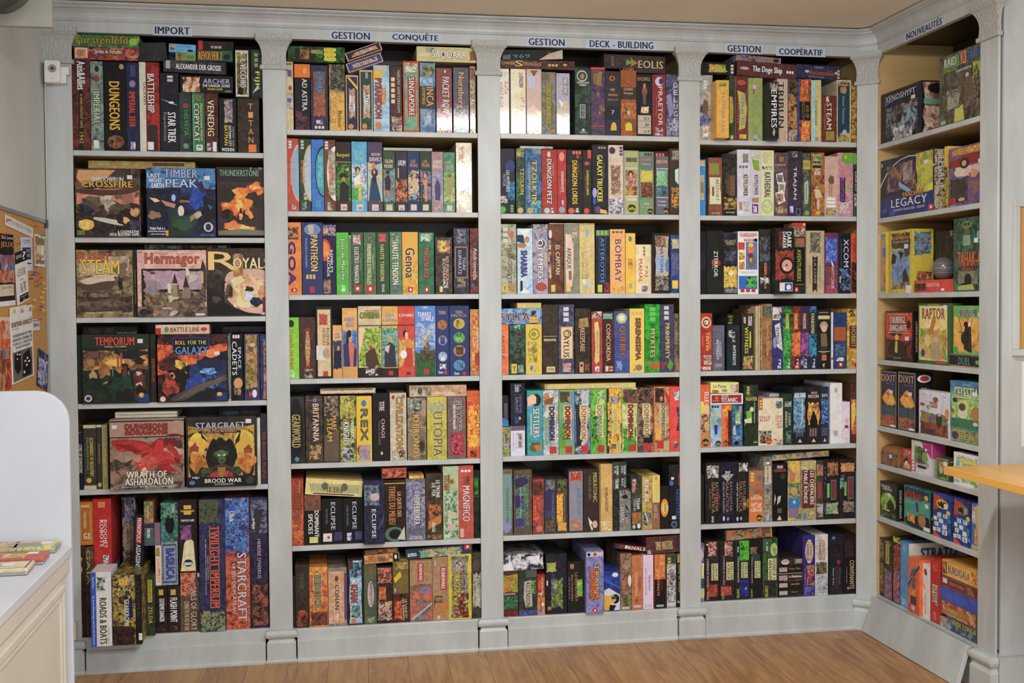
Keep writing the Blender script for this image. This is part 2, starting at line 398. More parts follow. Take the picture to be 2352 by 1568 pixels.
DATA = r"""
@B1A 90 50 4.2764 1 0 330 2215 1278 1270
330 510 385|622~843~331|r 331 35 62 0 100;t Axis&Allies eee 30 75 2 33;t A_WWII_STRATEGY_GAME ca5 44 58 38 75;t 1942 ca5 38 60 80 92|brown box, silver lettering on dark stripe
515 640 400|9a9~788~455|t IMPERIAL cdb 20 72 34 70;r fff 20 60 88 97;e a43 30 70 17 23;e 335 35 70 5 12|grey box, pale green lettering
650 865 405|111~222|t DUNGEONS eb3 22 70 22 76;e 865 12 88 82 97;n 421~a75~632 18 82 84 95;e ba7 70 92 2 8|wide black box, golden fantasy lettering
868 992 405|225~336|t IMPERIAL_2030 d54 20 70 33 72;r 558 35 75 3 16;e 98b 25 75 20 28;n eee~436 28 68 89 98|navy box, red lettering
998 1195 400|b32~722|r ddc 0 32 0 100;t BATTLESHIP eee 40 75 13 56;t GALAXIES 443 20 31 22 48;r 533 38 88 70 99;r eee 38 68 89 98|red box with cream edge, white lettering
1200 1385 500|223~334|t STAR_TREK eee 40 82 50 88;t Expeditions 99a 14 34 50 86;g 9be 2,33 60,37 98,41 60,39;e def 45 75 36 39;i ccc 40 70 3 12 2|black box with comet, white slanted lettering
1388 1508 690|344~455|t HELVETIA 4a5 40 75 30 72;e a54 30 80 18 26;e 7a8 30 75 85 94|dark grey box, green lettering
1515 1640 690|375~486|r 6a7 3 20 3 97;t COPYCAT fff 14 56 18 82;t FRIEDEMANN_FRIESE ec6 64 82 18 80;r fff 30 80 87 97;n 45a~ed6 38 72 89 95;n a86~575 25 75 3 14|green box, bold white lettering
1645 1772 690|522~733|t VENEDIG eda 18 68 12 72;r eee 55 85 82 98;n eee~733 10 45 84 97|red-brown box, thin cream lettering
1780 1952 735|112~223|n 76a~cb8~543 30 80 3 46;t BATMAN ec3 30 50 50 86;t GOTHAM_CITY eee 54 70 50 88;t STRATEGY_GAME ccc 76 86 52 88;h WIZKIDS eee 14 86 91 97|black box with grey statue, yellow lettering
1962 2178 735|432~543~321|s TITAN da6 50 72 8 84;r e83 50 85 84 98|dark brown box, orange square at foot
330 990 140 262|486~373~9b3|h Furstenfeld b93 5 82 8 72;e ac4 84 97 20 80|green box, ornate golden lettering
340 985 262 385|436~b43~d84|r ecb 2 21 8 88;n d95~b86 4 19 20 84;h Jardins_de_Versailles ccb 32 74 15 60;h STANLEY ccb 82 98 62 80|purple and orange box, script lettering
985 1255 205 388|333~444|i 555 10 12 30 60 1|plain charcoal wrapped box|a=3;t=card_game_box
1225 1845 378 498|334~556|r bbb 4 11 8 72;h ALEXANDER_DER_GROSSE eee 20 92 28 72|slim dark grey box, white serif lettering|a=-1.5
1345 1545 300 374|9a6~7a5|n 353~c63 12 32 10 90;h O_O 333 60 90 30 80;h BABEL c54 35 58 10 50|small olive card box|t=card_game_box
1280 1545 215 298|5ad~7bf|n 354~da4~c43 4 22 10 80;e 333 68 92 60 88;h ABCDE 48b 30 85 15 40|small sky blue card box|t=card_game_box;a=-2
1560 1912 270 405|264~375|h REVOLVER_2 d93 5 70 12 88;e 233 74 92 30 85|green card box, flame lettering|t=card_game_box
1570 1920 180 262|321~322|r c33 0 13 0 100;h THE_CARD_GAME ccc 35 66 52 82;h LEGEND 833 30 75 12 38|small dark red card box|t=card_game_box
1390 1915 520 690|212~322|n b73~ecb~521 4 38 8 98;h ARCHER bbd 44 94 18 46;h THE_DANGER_ZONE! eee 42 94 50 66;h BOARD_GAME ec4 52 80 72 84;h WIZKIDS ccc 85 97 84 94|black box with figures, silver lettering
1935 2088 252 722|222|r ddc 6 88 3 97;n 764~ba6~543 10 84 5 95;t IL_VECCHIO eee 35 72 20 78;g 222 20,78 55,80 50,94 20,92|tall black box with silver outline and map panel
2095 2212 255 725|232~354|t FIJI dd7 25 72 45 72;i 9a6 30 60 6 38 3;g bcb 10,90 60,70 70,80|dark green box, pale yellow lettering
@B1B 90 350 3.92 1 1 305 2032 768 765
320 910 150|543~865~322|g da7 5,2 62,2 50,12 12,24 2,14;n b87~e97~643 2 98 28 52;b 765~876~433 14 60 38 70;n 322~543 0 60 66 100;e fb5 4 28 74 90;e fd8 8 20 78 86;g 322 62,62 98,56 98,98 60,98;e c96 84 98 54 70;e 543 84 98 52 58;b 987~cba 36 60 40 62;b cba~dcc 44 56 36 46;b 432~654 30 48 54 74;b 543~765 52 70 50 66;g 655 8,50 22,46 40,60 34,64 12,56;b 223~445 4 26 52 72;g ccb 28,70 60,74 78,80 74,84 50,80 26,74;b 654~876 60 80 30 46;b 211~432 64 84 60 84;g a76 70,34 88,36 90,48 74,50;b c97~da8 83 96 55 68;b 432 82 98 50 58;b 335~557 82 100 74 90;b da8~fb5 72 82 70 80;g 643 0,28 60,32 98,24 98,34 50,40 0,36;b fd7~f93 6 26 74 88;h SHADOWRUN cdd 25 74 12 19;h CROSSFIRE eb3 10 88 18 27;h CATALYST 8a3 2 14 90 97;h A_COOPERATIVE eee 64 97 90 94;h DECK-BUILDING_GAME eee 52 97 94 98;R r 232 5 95 3 97;R t SHADOWRUN a98 30 70 40 80;P 80 88 9 15|face-out box, gold and silver title, brown battle art|d=-.01;D=.09
965 1592 140|124~236~012|n 48b~69c~236 0 100 0 30;e 127 33 47 34 50;e bcd 36 42 38 48;g 345 30,60 40,50 60,80 70,98 35,98;g c98 5,42 42,52 40,58 8,48;e 233 42 56 46 54;e ddc 45 54 54 70;g 354 35,70 60,68 78,60 70,84 40,90;g a97 60,72 76,60 70,72 60,80;n 35c~59e 88 98 52 64;g 435 64,30 80,18 96,60 90,70;b 236~359 50 80 16 40;b 24a~36b 60 90 30 60;b 112~234 0 26 40 74;b 112~223 80 100 40 80;b a86~876 2 20 62 74;b 124 8 30 30 40;b 113 42 58 43 48;g 343 30,84 44,78 56,80 52,98 34,98;b 364~465 38 66 72 90;g cba 68,66 78,62 80,68 72,74;g 46d 88,52 96,56 92,60;b 112~334 70 98 78 96;b b86~654 46 62 46 50;g eca 4,43 14,44 20,48 12,50;r da3 27 31 90 98;h LAST fff 2 20 8 14;h NIGHT fff 4 22 15 21;h EARTH fff 8 25 22 29;h TIMBER abd 26 74 2 14;h PEAK bce 28 74 16 28;h Timber_Peak_is_a eee 4 26 85 89;h Second_Entire_Expansion eee 2 28 90 93;h you_need_to_play! eee 6 26 94 97;e ccd 82 96 78 92;e 345 85 93 80 90;h PRODUCTIONS 58c 78 98 95 98;P 84 92 11 17|face-out blue box with pale blue two-line title|d=-.01;D=.08
1605 2040 130 752|544~433|b 433~543~322 4 100 26 86;e f93 35 75 34 62;e 622 40 55 60 76;g 433 0,0 100,0 100,20 50,22 0,20;b f83~c52 24 56 44 70;b 433 8 30 30 46;b fb4~e62 34 60 28 44;b fc6~f93 38 54 46 62;b c42~f93 60 98 22 40;b fd8~f94 66 90 26 32;b 433~533 60 86 36 48;b f93~d52 8 32 50 66;b 322 12 28 60 74;b fb5~f83 10 24 52 58;b 311~522 42 56 62 80;b fc6~f94 45 53 66 76;b fa4~d62 60 78 56 74;b 433~544 70 98 54 74;b fd8~f93 20 80 84 92;b f94~c52 14 50 78 90;h THUNDERSTONE 8a9 6 88 4 13;h 1-5 bbb 70 95 0 3;g 887 2,92 50,89 98,92 98,98 2,98|face-out grey box with fire creature, green title|d=.0;D=.09
430 1400 80 150|cb7~b95|r 754 60 90 20 60|flat folded brown card lying on the boxes behind|t=cardboard_sheet;D=.15;d=.08
@B1C 90 350 3.92 1 2 310 2032 1490 1475
320 832 878|a96~765~543|n cb9~a98 4 96 8 40;g 543 4,52 70,40 60,62 30,70 4,60;g dcb 4,46 40,36 70,38 60,44 20,50;n 432~654 2 98 68 92;g 654 68,62 78,62 74,92 64,90;g 332 74,36 84,40 78,58 74,54;b dcb~cba 20 90 20 34;b 876~654 4 64 50 64;g 654 4,50 30,42 62,42 70,48 62,58 30,62 8,58;g dcb~cb9 6,48 30,38 66,40 70,46 50,46 20,52;b 876 66 92 18 40;b 543 72 82 44 52;g 332 74,46 80,46 82,58 76,60;r 433 74 75 30 50;b 765~987 20 54 64 70;b 654~876 4 96 74 84;b 543~765 10 60 80 90;r 443 12 15 62 68;r 443 18 21 64 70;e 998 68 79 60 65;h PLANET d63 4 60 5 18;h STEAM ec3 10 76 14 36;h A_GAME_OF_PRODUCTION ddc 18 62 92 94;h M.D._THOMASSON ddc 78 97 93 95|face-out sepia box with airship, yellow title|d=.0;D=.09
835 868 875|332~443|t PLANET_STEAM a94 30 70 30 80|thin dark box edge beside the airship box|D=.2
872 1498 878|daa~ecb~c98|g 332 6,28 98,28 98,98 6,98;n b9a~cab~a9a 8 97 30 60;n 765~a97~433 8 98 60 98;g 532 50,52 54,34 59,52;r ccb~a98 50 60 50 74;g 532 92,28 95,14 100,28;r bb9~987 92 100 30 60;g ddc 43,50 48,50 49,64 44,64;g ddc 70,26 74,26 76,38 71,38;g 532 66,56 70,38 75,56;r ccb~a97 66 76 56 80;g ccb 76,36 88,38 86,44 74,50;g ccb 44,68 62,66 50,76 46,80;n 543~987 0 100 84 100;g dbb 34,88 42,80 50,88;g c43 20,76 22,70 25,76;b 998~a9a 12 34 44 66;g 98a 14,64 18,50 22,64;g 98a 22,64 26,46 30,64;b 433 18 26 33 36;b 765~544 60 98 70 84;b 654~986 40 80 76 88;g a97 51,52 58,52 60,70 50,70;g 765 57,52 60,52 61,70 58,70;g 987 67,56 76,56 77,72 66,72;g 543 93,28 100,28 100,60 95,60;r cb9 92 96 32 50;b 876~443 90 100 56 74;b 543~322 2 22 88 97;b b64~dc6 22 30 90 98;b 446~dcc 42 58 90 98;b 876~543 62 76 88 97;b 933 78 84 86 90;r ddc 84 97 95 98;h Hermagor c64 12 90 5 25;h 2-4 643 2 7 2 5;P 84 97 95 98|face-out pink and sand box with castle|d=-.005;D=.09
1502 2075 862|543~432~655|g dba 28,38 50,30 100,30 100,98 60,95 28,75;n eda~c96 40 100 50 90;r b84 42 58 10 42;n 322~433 0 28 55 98;e 333 60 72 58 66;g cde 60,62 72,64 74,80 62,78;e 225 68 82 72 84;g a86 32,55 40,55 42,72 32,74;e b97 34 39 50 56;r 822 88 98 74 94;b 543~322 2 30 40 60;b c96~eca 40 90 40 60;b 211~322 0 26 64 96;b 654 8 22 70 80;r c96 44 56 8 36;r 975 52 56 8 36;g eda 38,46 54,40 60,48 44,56;b 432~876 29 41 50 74;b ba9 32 38 48 53;b 322~433 60 74 56 64;b dde~9ac 58 74 64 76;b 225~336 70 88 72 86;b 933 88 100 68 92;b b85~da7 80 98 56 68;g 211 0,86 28,80 60,94 98,98 0,98;h R ec8 3 50 5 32;h OYALS fda 42 98 14 30;h ABACUS eee 86 98 95 98|face-out brown box with large golden script initial|d=.0;D=.09
935 1285 820 872|476~354|h HERO cdc 60 92 35 90;n 9ba~354 0 50 0 100|dark green box lying behind castle box|D=.2;d=.12
1290 1720 830 872|436~334|h YELLOWSTONE bb4 15 60 30 90;r bbb 72 90 20 70|purple box lying behind golden script box|D=.2;d=.12
@B1D 90 720 3.7333 1 3 318 1945 780 742
320 360 190|232~342|r 343 20 80 10 90|narrow dark green box edge|D=.2
362 940 180|232~344~122|g 343 0,0 100,0 100,20 0,20;n da5~864~643 2 98 22 52;n 343~221 2 98 62 98;r b85 8 18 30 45;g b95 26,40 34,34 38,70 26,74;r b86 50 58 32 56;r b86 62 70 28 60;g a64 68,28 70,22 73,28;g 254 50,72 66,50 76,78 70,94 52,94;e da8 59 67 44 54;e 421 57 69 42 50;g 732 76,58 88,48 94,74 88,94 78,90;r ccb 82 88 56 66;e 321 78 92 34 44;g ba7 10,58 16,50 22,58 22,68 12,68;g 342 2,74 20,66 38,90 30,98 2,98;b 865~432 2 40 24 36;b 334~223 50 98 22 36;b eb4~fc6 34 66 36 46;b 253~132 30 60 54 70;b 243~132 4 34 62 80;b 964~b85 24 42 42 62;r a64 28 30 32 46;r a64 52 55 30 50;r a64 57 60 27 50;b 132~254 40 60 66 96;b 121~232 50 78 80 98;b 421 58 68 42 48;b 210 60 72 48 54;g 743 60,48 66,46 66,60 60,62;b 622~843 76 92 54 70;b ccb~ba8 80 88 54 60;b ccb 80 90 70 76;b 422~211 78 92 74 88;b 332 76 94 36 42;b 132~343 2 40 84 98;r 8a9 45 46 50 60;h TEMPORUM d53 20 78 4 16;h DONALD_X._VACCARINO ddb 34 66 16.5 19;e ecc 3 14 87 97;e 349 5 12 89 95;e fb4 84 92 85 92;h RIO 36c 90 98 87 91;h GRANDE 36c 78 98 91 94;h GAMES 36c 82 98 94.5 98;P 83 91 7 13|face-out dark green box with sunset city, red title|d=-.01;D=.09
945 998 178|332~443|t TEMPORUM c63 25 75 35 70|thin dark box edge, orange lettering|D=.2
1010 1612 178|211~422~732|e 146 32 112 24 104;n e73~a42~421 0 100 14 60;g 223 32,100 34,60 60,36 100,24 100,98;n 236~348~124 42 98 40 82;g 110 12,46 30,36 46,44 44,62 30,74 16,66;e eb3 22 38 40 50;e 110 25 35 42.5 48;e eb3 16 26 56 66;e 210 18 23 58 63;e eb3 33 42 54 62;e 210 35 40 56 60;b 9ce~359 66 92 47 57;g 555 10,98 60,70 98,58 98,66 60,84 40,98;g 98a 24,98 62,74 98,62 60,80;e bef 70 76 67 72;r 53b 22 74 5 30;r 212 23 73 6 29;b 422~733 2 40 30 56;b e83~a42 30 62 30 44;b fa5~e73 60 90 22 34;b c53~732 6 30 60 90;b 125~236 60 98 36 56;b 359~24a 40 70 60 84;b fc5~320 24 42 38 50;b 110 22 44 52 72;b 8cf~46c 62 84 50 60;b def 66 78 64 74;b 48d~236 60 88 62 80;g 765 30,92 60,72 100,64 100,68 66,80 40,94;b 98b~446 54 60 31 37;e cde 14 15 12 13;e cde 20 21 18 19;e cde 8 9 30 31;e cde 24 25 24 25;e cde 46 47.5 70 71;e cde 12 13 66 67;h ROLL eb4 26 40 9 15;h FOR_THE bc7 44 70 9 15;h GALAXY 69d 26 72 18 29;e ecc 3 11 91 99;e fb4 84 92 86 92;h RIO 36c 91 99 87 90;h GRANDE 36c 82 99 91 94;h GAMES 36c 84 99 95 98;P 81 89 26 31|face-out space box with orange glow and planet|d=-.01;D=.09
1618 1640 168|ccb~655|r 887 20 80 5 90|narrow pale wrapped box edge|D=.2
1642 1748 170|112~334|t SPACE def 58 82 20 52;t CADETS def 10 48 12 62;e da7 20 92 66 82;n ca8~654 20 80 80 92;i eee 15 75 2 7 1|black box with astronaut, white slanted lettering|k=1
1755 1888 170|436~547|n a94~764~ca7 8 86 2 84;e dba 35 75 14 20;e c96 40 70 44 52;r d43 30 45 88 94;e eee 50 80 84 96;n da7~654 20 78 20 40|purple box with bronze figure
1892 1990 172|226~447|n c97~643~88a 25 98 10 98;h SP 7ac 30 90 8 16;e dba 35 75 62 72|purple box edge beside right pillar
988 1450 95 168|db9~ecb|r c33 0 10 35 98;h BATTLE_LINE 654 28 82 28 75;e 7a6 16 25 20 80;e c43 84 96 30 70|small sand card box, brown capital lettering|t=card_game_box;D=.1
360 835 110 180|222~333|h Turks_Mean_to_Pay bbb 62 98 70 95;n 643~232 5 60 10 90|dark box lying behind sunset city box|D=.2;d=.1
1560 1940 105 160|333~222|r 444 5 95 20 40|flat black box lying near right pillar|D=.2;d=.1
@B1E 90 720 3.7333 1 4 345 1955 1505 1475
330 382 985|224~225|t LORD_OF_DUNGEONS ccb 35 90 25 72;h x c43 20 80 3 6|narrow navy box, pale lettering
388 495 945|554~443|t SCOUNDRELS_OF_SKULLPORT db5 50 78 20 80;t DUNGEONS aa8 25 40 20 70;r cca 0 100 0 5;r cca 0 100 94 100;e db5 20 60 82 90|olive grey box, small gold seal
500 545 945|543~444|t DUNGEONS ca5 30 60 30 60;r cca 0 100 0 4;e db5 15 80 90 97|narrow dark box with gold seal
548 592 945|997~aa7|t EXPANSION dc6 30 70 30 80;r dc6 0 12 0 100|narrow pale khaki box
612 1245 900|876~a98~544|g b98 0,0 100,0 100,24 0,26;r 433 0 100 2 4;r 433 0 100 25 26.5;n 543~a87~654 0 98 30 96;g b33 2,28 45,30 62,42 40,58 10,44 2,34;g a22 40,50 66,26 74,30 76,56 60,66 40,76 48,60;g 822 68,30 84,28 96,34 88,44 78,42;g c43 32,60 52,52 80,50 88,58 76,66 60,66 50,76 34,70;g a22 62,66 78,64 84,76 74,78 66,72;g dba 44,74 50,66 52,76 46,82;g c43 76,46 90,56 96,62 86,62;b 987~b98 6 40 44 60;b 765~987 60 96 80 94;b 654~a87 10 40 66 80;b b98~ca9 70 98 40 60;g c43~a22 2,28 30,31 56,40 66,50 50,47 36,52 26,44 14,47 8,40;g 922 4,34 26,36 44,46 34,48 20,42;g d54~b33 44,54 60,46 78,46 86,54 84,64 72,62 60,66 50,64 42,70 36,64;g c33 64,30 72,30 72,48 62,54 56,50;g b33 78,34 90,44 98,62 90,60 84,50 76,44;b 889~c65 52 62 54 60;g d65~b33 32,60 42,54 52,58 54,66 50,74 44,80 38,74;g ecb 42,72 47,68 50,74 46,82;g d98 30,56 40,58 38,62;g c98 34,52 44,56 40,60;g b33 66,60 84,58 96,60 92,68 80,64 70,66;g b22 68,66 84,70 92,76 80,76 68,70;e fd5 39 41 64 65.5;g 822 84,54 92,58 96,66 90,64;h DUNGEONS c33 21 78 7 14;h &DRAGONS c33 21 78 15 22;h AGE_12+ eee 87 97 3 5;e 722 75 98 22 30;h FOR_1_TO_5_PLAYERS eee 77 95 26 28;h WRATH_OF eed 22 76 74 84;h ASHARDALON eed 20 84 84 94;h BOARD_GAME ddc 40 62 95 97;r eed 14 36 96 96.5;r eed 66 88 96 96.5;P 3 10 8 13;R n 622~433 0 100 5 100|face-out box with red dragon|d=-.03;D=.085
1262 1862 890|332~443|n ca4~b83~432 3 97 12 85;e ed4 5 30 22 50;e dc4 68 96 20 46;e 322 28 70 34 84;g 332 8,30 20,44 28,60 20,90 10,98 2,70;g 332 90,30 80,44 74,60 82,90 90,98 98,70;g 432 20,20 30,34 30,50 26,46;g 432 78,20 70,34 70,50 74,46;e 453 40 58 44 66;e 574 43 55 47 64;e 322 36 62 38 50;e ffc 45 48.5 53 55;e ffc 50.5 54 53 55;g 643 30,74 50,66 70,74 68,90 32,90;e a33 36 48 78 86;e a33 52 64 78 86;e 231 20 34 72 84;e 231 64 78 72 84;b da4~ec5 4 30 28 56;b cb4~da4 70 98 28 60;b d94~a62 4 26 50 78;b d94~a62 74 98 50 80;b a53~833 82 94 42 54;b a53~944 6 18 38 50;b 221~332 30 70 34 66;g 211 34,36 40,30 44,36 50,28 56,36 62,30 68,38 74,60 64,66 66,46 50,40 34,46 34,66 26,60;b 453~574 41 59 46 66;b 685~574 44 56 47 60;g ffd 44,53 49,55 45,56;g ffd 56,53 51,55 55,56;g 231 47,62 53,62 50,64;b 643~432 36 64 70 92;g a84 44,72 56,72 54,90 46,90;b 922~b44 34 48 78 88;b 922~b44 52 66 78 88;b 342~564 20 34 72 82;b 342~564 64 78 72 82;r 974 45 55 74 75;r 974 45 55 78 79;r 974 45 55 82 83;r 222 0 100 86 100;h STARCRAFT bbd 14 84 8 17;r 224 18 78 20 23;h LE_JEU_DE_PLATEAU eee 24 72 20.5 22.5;h BROOD_WAR eee 26 78 88 94;h EXTENSION ddd 40 66 95 97.5;h edge eee 8 18 84 88;e 445 84 96 86 97;e 68b 4 12 90 96;P 85 93 4 10;R r 332 0 100 0 100|face-out box with green-faced creature|d=-.03;D=.085
1868 1895 905|ccb~ddc|t STORE b84 20 80 50 72|narrow cream box edge
1898 1955 870|334~435|t THE_RICHEST_PEOPLE a53 25 75 25 92|narrow navy box, rust lettering
650 1180 838 872|ccb~dcb|r aa9 0 100 40 60|cream booklets lying on the dragon box|D=.2;d=.03;t=booklet_stack
1540 1935 800 882|223~334|h CADETS 68a 10 45 55 85;h GAMES 744 55 90 50 80|dark box lying in the shadow|D=.2;d=.1
@B1F 90 1110 3.4236 1 5 365 1825 1210 1140
332 400 480|522~431|s ..... ca5 30 60 85 98;g da4 50,12 70,14 50,20 70,26 45,34|dark red box edge, gold script
372 465 490|653~432~875|t GAIA ba6 15 60 4 42;n 643~332 10 90 45 98|brown bronze box, gold capitals
332 462 140 490|b72~c83|r da5 20 85 6 94;r b72 24 81 8 92;t CRAFTSMEN dca 40 58 22 60;h G3 eed 40 78 72 86;i dca 25 80 8 12 1|orange-brown box with G3 mark|d=-.01
475 608 665|48c~5ad|t X 48c 1 2 1 2|small blue box end|D=.2;d=.02
445 588 125 668|b22~c33|t RICOCHET eee 58 76 30 70;t ROBOTS fff 36 56 30 68;r d95 28 68 4 12;t ZMAN eee 52 85 80 97|red box with white slanted lettering|d=-.01
575 742 150 712|cba~435~865|n 436~79b~ca8 6 96 2 40;n cb9~a98 6 90 40 78;n a43~732 55 98 76 98;t CONQUEST 222 50 68 34 76;t NERATH 222 30 48 45 68;r 444 2 18 4 30|tall grey fantasy box with swirling purple art|d=-.01
440 600 690 1275|ddd~eee|r 36c 0 26 0 100;t ROADS_&_BOATS 354 42 75 35 97;t by_Joris_Wiersinga_and_Jeroen_Doumen cdf 6 18 32 98;t Spotter cdf 6 18 6 22;n 253~eee 28 72 6 26;t Fourth_edition 555 80 88 76 97|white and blue box sticking out|d=-.11
608 835 715 1265|ba5~643~221|r 222 78 100 0 100;n cb7~543~321 0 76 0 30;g 226 45,40 66,30 70,60 46,66;t GEARKROPH ddd 40 56 35 72;n 632~221 0 76 72 100;t UTOPIA 554 82 92 10 60;r eee 88 100 84 94;i eb3 22 54 5 14 1|yellow and black box sticking out|d=-.07
765 850 240 712|222~333|r b33 25 75 5 48;t MONOPOLY eee 32 68 6 46;t ASSASSINS ddd 30 72 50 88;r 5a4 0 100 88 100;r fff 60 95 90 99|black box, red name plate, green foot|a=-3
810 935 715 1195|342~453|r cb4 20 70 8 45;t MONOPOLY 333 30 58 10 43;t ZELDA cb5 25 70 52 80|dark green box, gold name plate
850 925 138 485|c73~456|n c94~486~c63 2 98 0 50;r 436 0 100 50 60;n 647~386 2 98 60 100;t MIND_BODY ddd 30 50 10 40;t OBSCURES eee 30 60 62 82|narrow patchwork box of orange and purple squares
922 978 305 482|259~356|r a43 10 90 78 100;n 28a~c53 5 95 0 100|small blue and red box
965 1112 150 455|487~365~8bb|e 221 25 80 32 80;n 7a9~243 0 100 0 40;t Clervon dee 68 84 5 25|teal box with black creature
895 992 485 795|ecb~fdc|t GAUNTLET d83 28 72 32 92;n 7a5~b86 8 80 4 28;r a43 60 75 60 75|cream box, orange cartoon lettering
985 1112 455 795|789~9ab|r 546 8 92 6 94;r 9ab 12 88 9 91;t BASILICA 55b 30 78 16 86|grey-lilac box, blue gothic lettering
930 1032 800|322~433|t EXTREME_DANGER eee 30 72 28 76;r db4 25 65 8 20;n 863~322 25 75 86 96|dark box, white lettering, left of a matching pair
1035 1132 800|322~433|t FLASH_POINT eee 20 75 26 78;r db4 25 65 8 20;n 863~322 25 75 86 96|dark box, white lettering, right of a matching pair
1118 1265 125 690|322~422|i db4 30 70 7 22 2;h MAGE_WARS eb4 14 86 14 17;g fda 30,60 50,52 80,58 90,98 10,98;e fda 50 78 54 66;g eec 40,60 56,54 52,80 36,90;n 757~a6a~322 10 70 34 56;h STRATEGY_GAME eee 15 85 27 30;e 235 25 75 82 92;h Summoners dde 28 72 84 90|tall maroon box with blonde warrior
1115 1288 698|654~765~543|n d96~a32~caa 2 80 0 40;t SAILS_OF_GLORY dba 52 82 25 98;t COMBAT_IN_THE_AGE_OF_SAIL ca8 20 44 48 98;r eee 88 98 2 8|brown leather-look box, gold lettering
1270 1485 125|225~447|n 465~764~224 2 80 0 18;t TWILIGHT_IMPERIUM d64 40 78 20 82;t An_Epic_Board_Game_of_Galactic_Conquest ddd 22 28 30 72;t THIRD_EDITION db7 30 36 42 60;n 8a7~226~b95 2 98 84 100;r db5 76 78 20 82;r db5 40 42 20 82|thick navy box, red lettering with gold rules|d=-.005
1465 1675 115|537~c64~224|n 48c~437~8ad 0 98 0 42;n a53~d75~622 0 100 44 100;t STARCRAFT ccd 48 86 42 94;t LE_JEU_DE_PLATEAU ccd 24 40 50 88;t Ubik eee 18 36 10 18;r 36c 20 38 6 10|blue and red space box, silver lettering
1650 1818 110|223~436|n 88a~334~557 5 98 2 28;t HERESIE_D'HORUS bab 42 62 32 62;e 444 22 62 8 28;t edge eee 14 34 16 24;e 68b 10 26 10 15;n a65~322~754 8 98 66 98|black box with pale round emblem and monsters
@B2A 600 50 4.2 2 0 262 2092 1040 1075
240 330 385|dca~cb8|n 36b~dca 30 90 45 75;r 769 40 85 12 22;i 633 30 90 2 5 1;e b43 50 85 35 42|tan box edge at left pillar
342 492 410|211~322|r e82 0 100 0 20;t AD_ASTRA ddd 48 80 22 70;n 845~211~436 5 95 70 100;e eb6 55 80 6 14|black box with orange top square
497 662 420|335~446|n b64~854~a95 16 86 8 80;t EUPHORIA 69c 32 72 10 42;n ecd~335 28 72 83 91;i ddd 20 80 93 97 1|purple box, orange picture panel
672 822 412|997~c96~654|n 443~887~221 4 98 0 40;n eb4~c95~dc6 4 98 40 100;t Merkator 543 55 80 70 95|grey to gold box with soldiers, black script|a=-1
832 952 515|dba|r 235~346 8 92 3 97;g ec4 10,4 30,4 92,20 92,26;n dba~b97~346 25 75 22 78;r eee 28 72 36 64;t RATTUS d43 42 68 36 50;t CARTUS 333 34 60 50 63;e d95 18 60 87 96|navy box with yellow corner banner
965 1090 465|dba|r 254~365 8 92 3 97;i bbb 45 65 4 14 1;n dba~b97~365 25 80 22 80;r eee 35 75 38 64;t RATTUS 333 40 70 38 64;e d95 18 55 87 96|dark green box with rat picture and cream edge
1097 1250 420|8bd~bde|g ec4 0,8 80,8 25,24 0,22;t PYRAMIDION c43 12 50 20 80;n da6~b85~9cd 45 80 32 60;e d85 12 50 85 97;r ccc 10 80 0 8|pale blue box, red-brown lettering
1253 1370 432|533~644|i eca 12 42 16 58 5;t NIEUW_AMSTERDAM cba 62 84 6 70;n cbb~533~c86 10 100 76 100|plum box with square windows
1380 1535 380|c53|n 7a9~9b9~598 5 94 3 97;n eed~a86 12 90 3 16;r c43 28 78 22 78;t SINGAPORE fed 36 70 23 77|teal box with red title band
1542 1690 395|57a~8ab|n ba6~465 15 95 4 18;n 79b~bcd 0 90 20 33;r 454 0 100 34 66;t INCA da7 42 88 35 62;t EMPIRE ca6 14 34 36 60;n bcd~88a 25 75 68 90|blue mountain box with dark green band
1698 1850 445|833~944|t PACKET_ROW dcc 38 82 14 70;e d85 38 72 82 95;e ccb 50 64 3 8|brick red box, white small-cap lettering|g=1
1860 2010 440|556~667|t Nurnberg da7 22 70 8 62|grey glossy box, gold gothic lettering|g=1
2018 2075 430|976~c98~a65|n ccb~875 10 80 20 90;n a65~453 5 90 3 20|narrow faded box edge at right pillar|g=1
275 822 240 408|363~231~4a3|r 232 12 48 14 100;n b84~321 20 38 15 85;i dd3 63 84 5 95 1;r dc3 64 69 6 80;r dc3 70 75 6 80;r dc3 76 81 6 80;h FUNKENSCHLAG bb6 40 60 20 45|green and black box with yellow stripes
822 1178 246 328|dba|r 322~433 3 97 8 92;n dba~b97~433 12 90 25 75;r ecb 35 68 30 70;h RATTUS 333 37 66 30 70|slim brown box, tilted, upper of the two|a=21;D=.2
832 1186 350 440|dba|r 249~358 3 97 8 92;n dba~b97~358 12 90 25 75;r ecb 35 68 30 70;h RATTUS 333 37 66 30 70|slim blue box, tilted, lower of the two|a=20;D=.2
1508 2085 245 410|cc8~dc9|h SAQQARA eed 26 82 18 85;e b54 40 48 40 70;e b54 55 63 40 70;n 88a~cc8 14 30 5 40;n 664~a65 88 100 20 90;h KOSMOS eee 4 20 45 65|cream-yellow box, white script lettering
@B2B 600 300 4.2 2 1 258 2094 782 785
250 370 80|b54~c65|e dba 35 165 8 86;e 9bd 42 165 12 82;t CUATRO ca7 30 65 26 64;i ddd 20 45 3 14 3;n dcc~b54 40 75 88 97|red box with arched blue picture
375 488 82|353~464|e db6 30 165 8 86;e bcd 37 165 12 82;t EL_GAUCHO d84 16 52 30 61;i ccc 15 40 2 15 3;n ccb~787 35 65 74 84;n 9ab~353 20 60 86 98|green box with arched sky picture
492 610 87|37c~48d|e 233 28 165 9 80;e 4ab 34 165 12 78;n 7cc~4ab 50 92 20 68;n 5ba~37c 30 75 84 96|bright blue box with arched sea picture
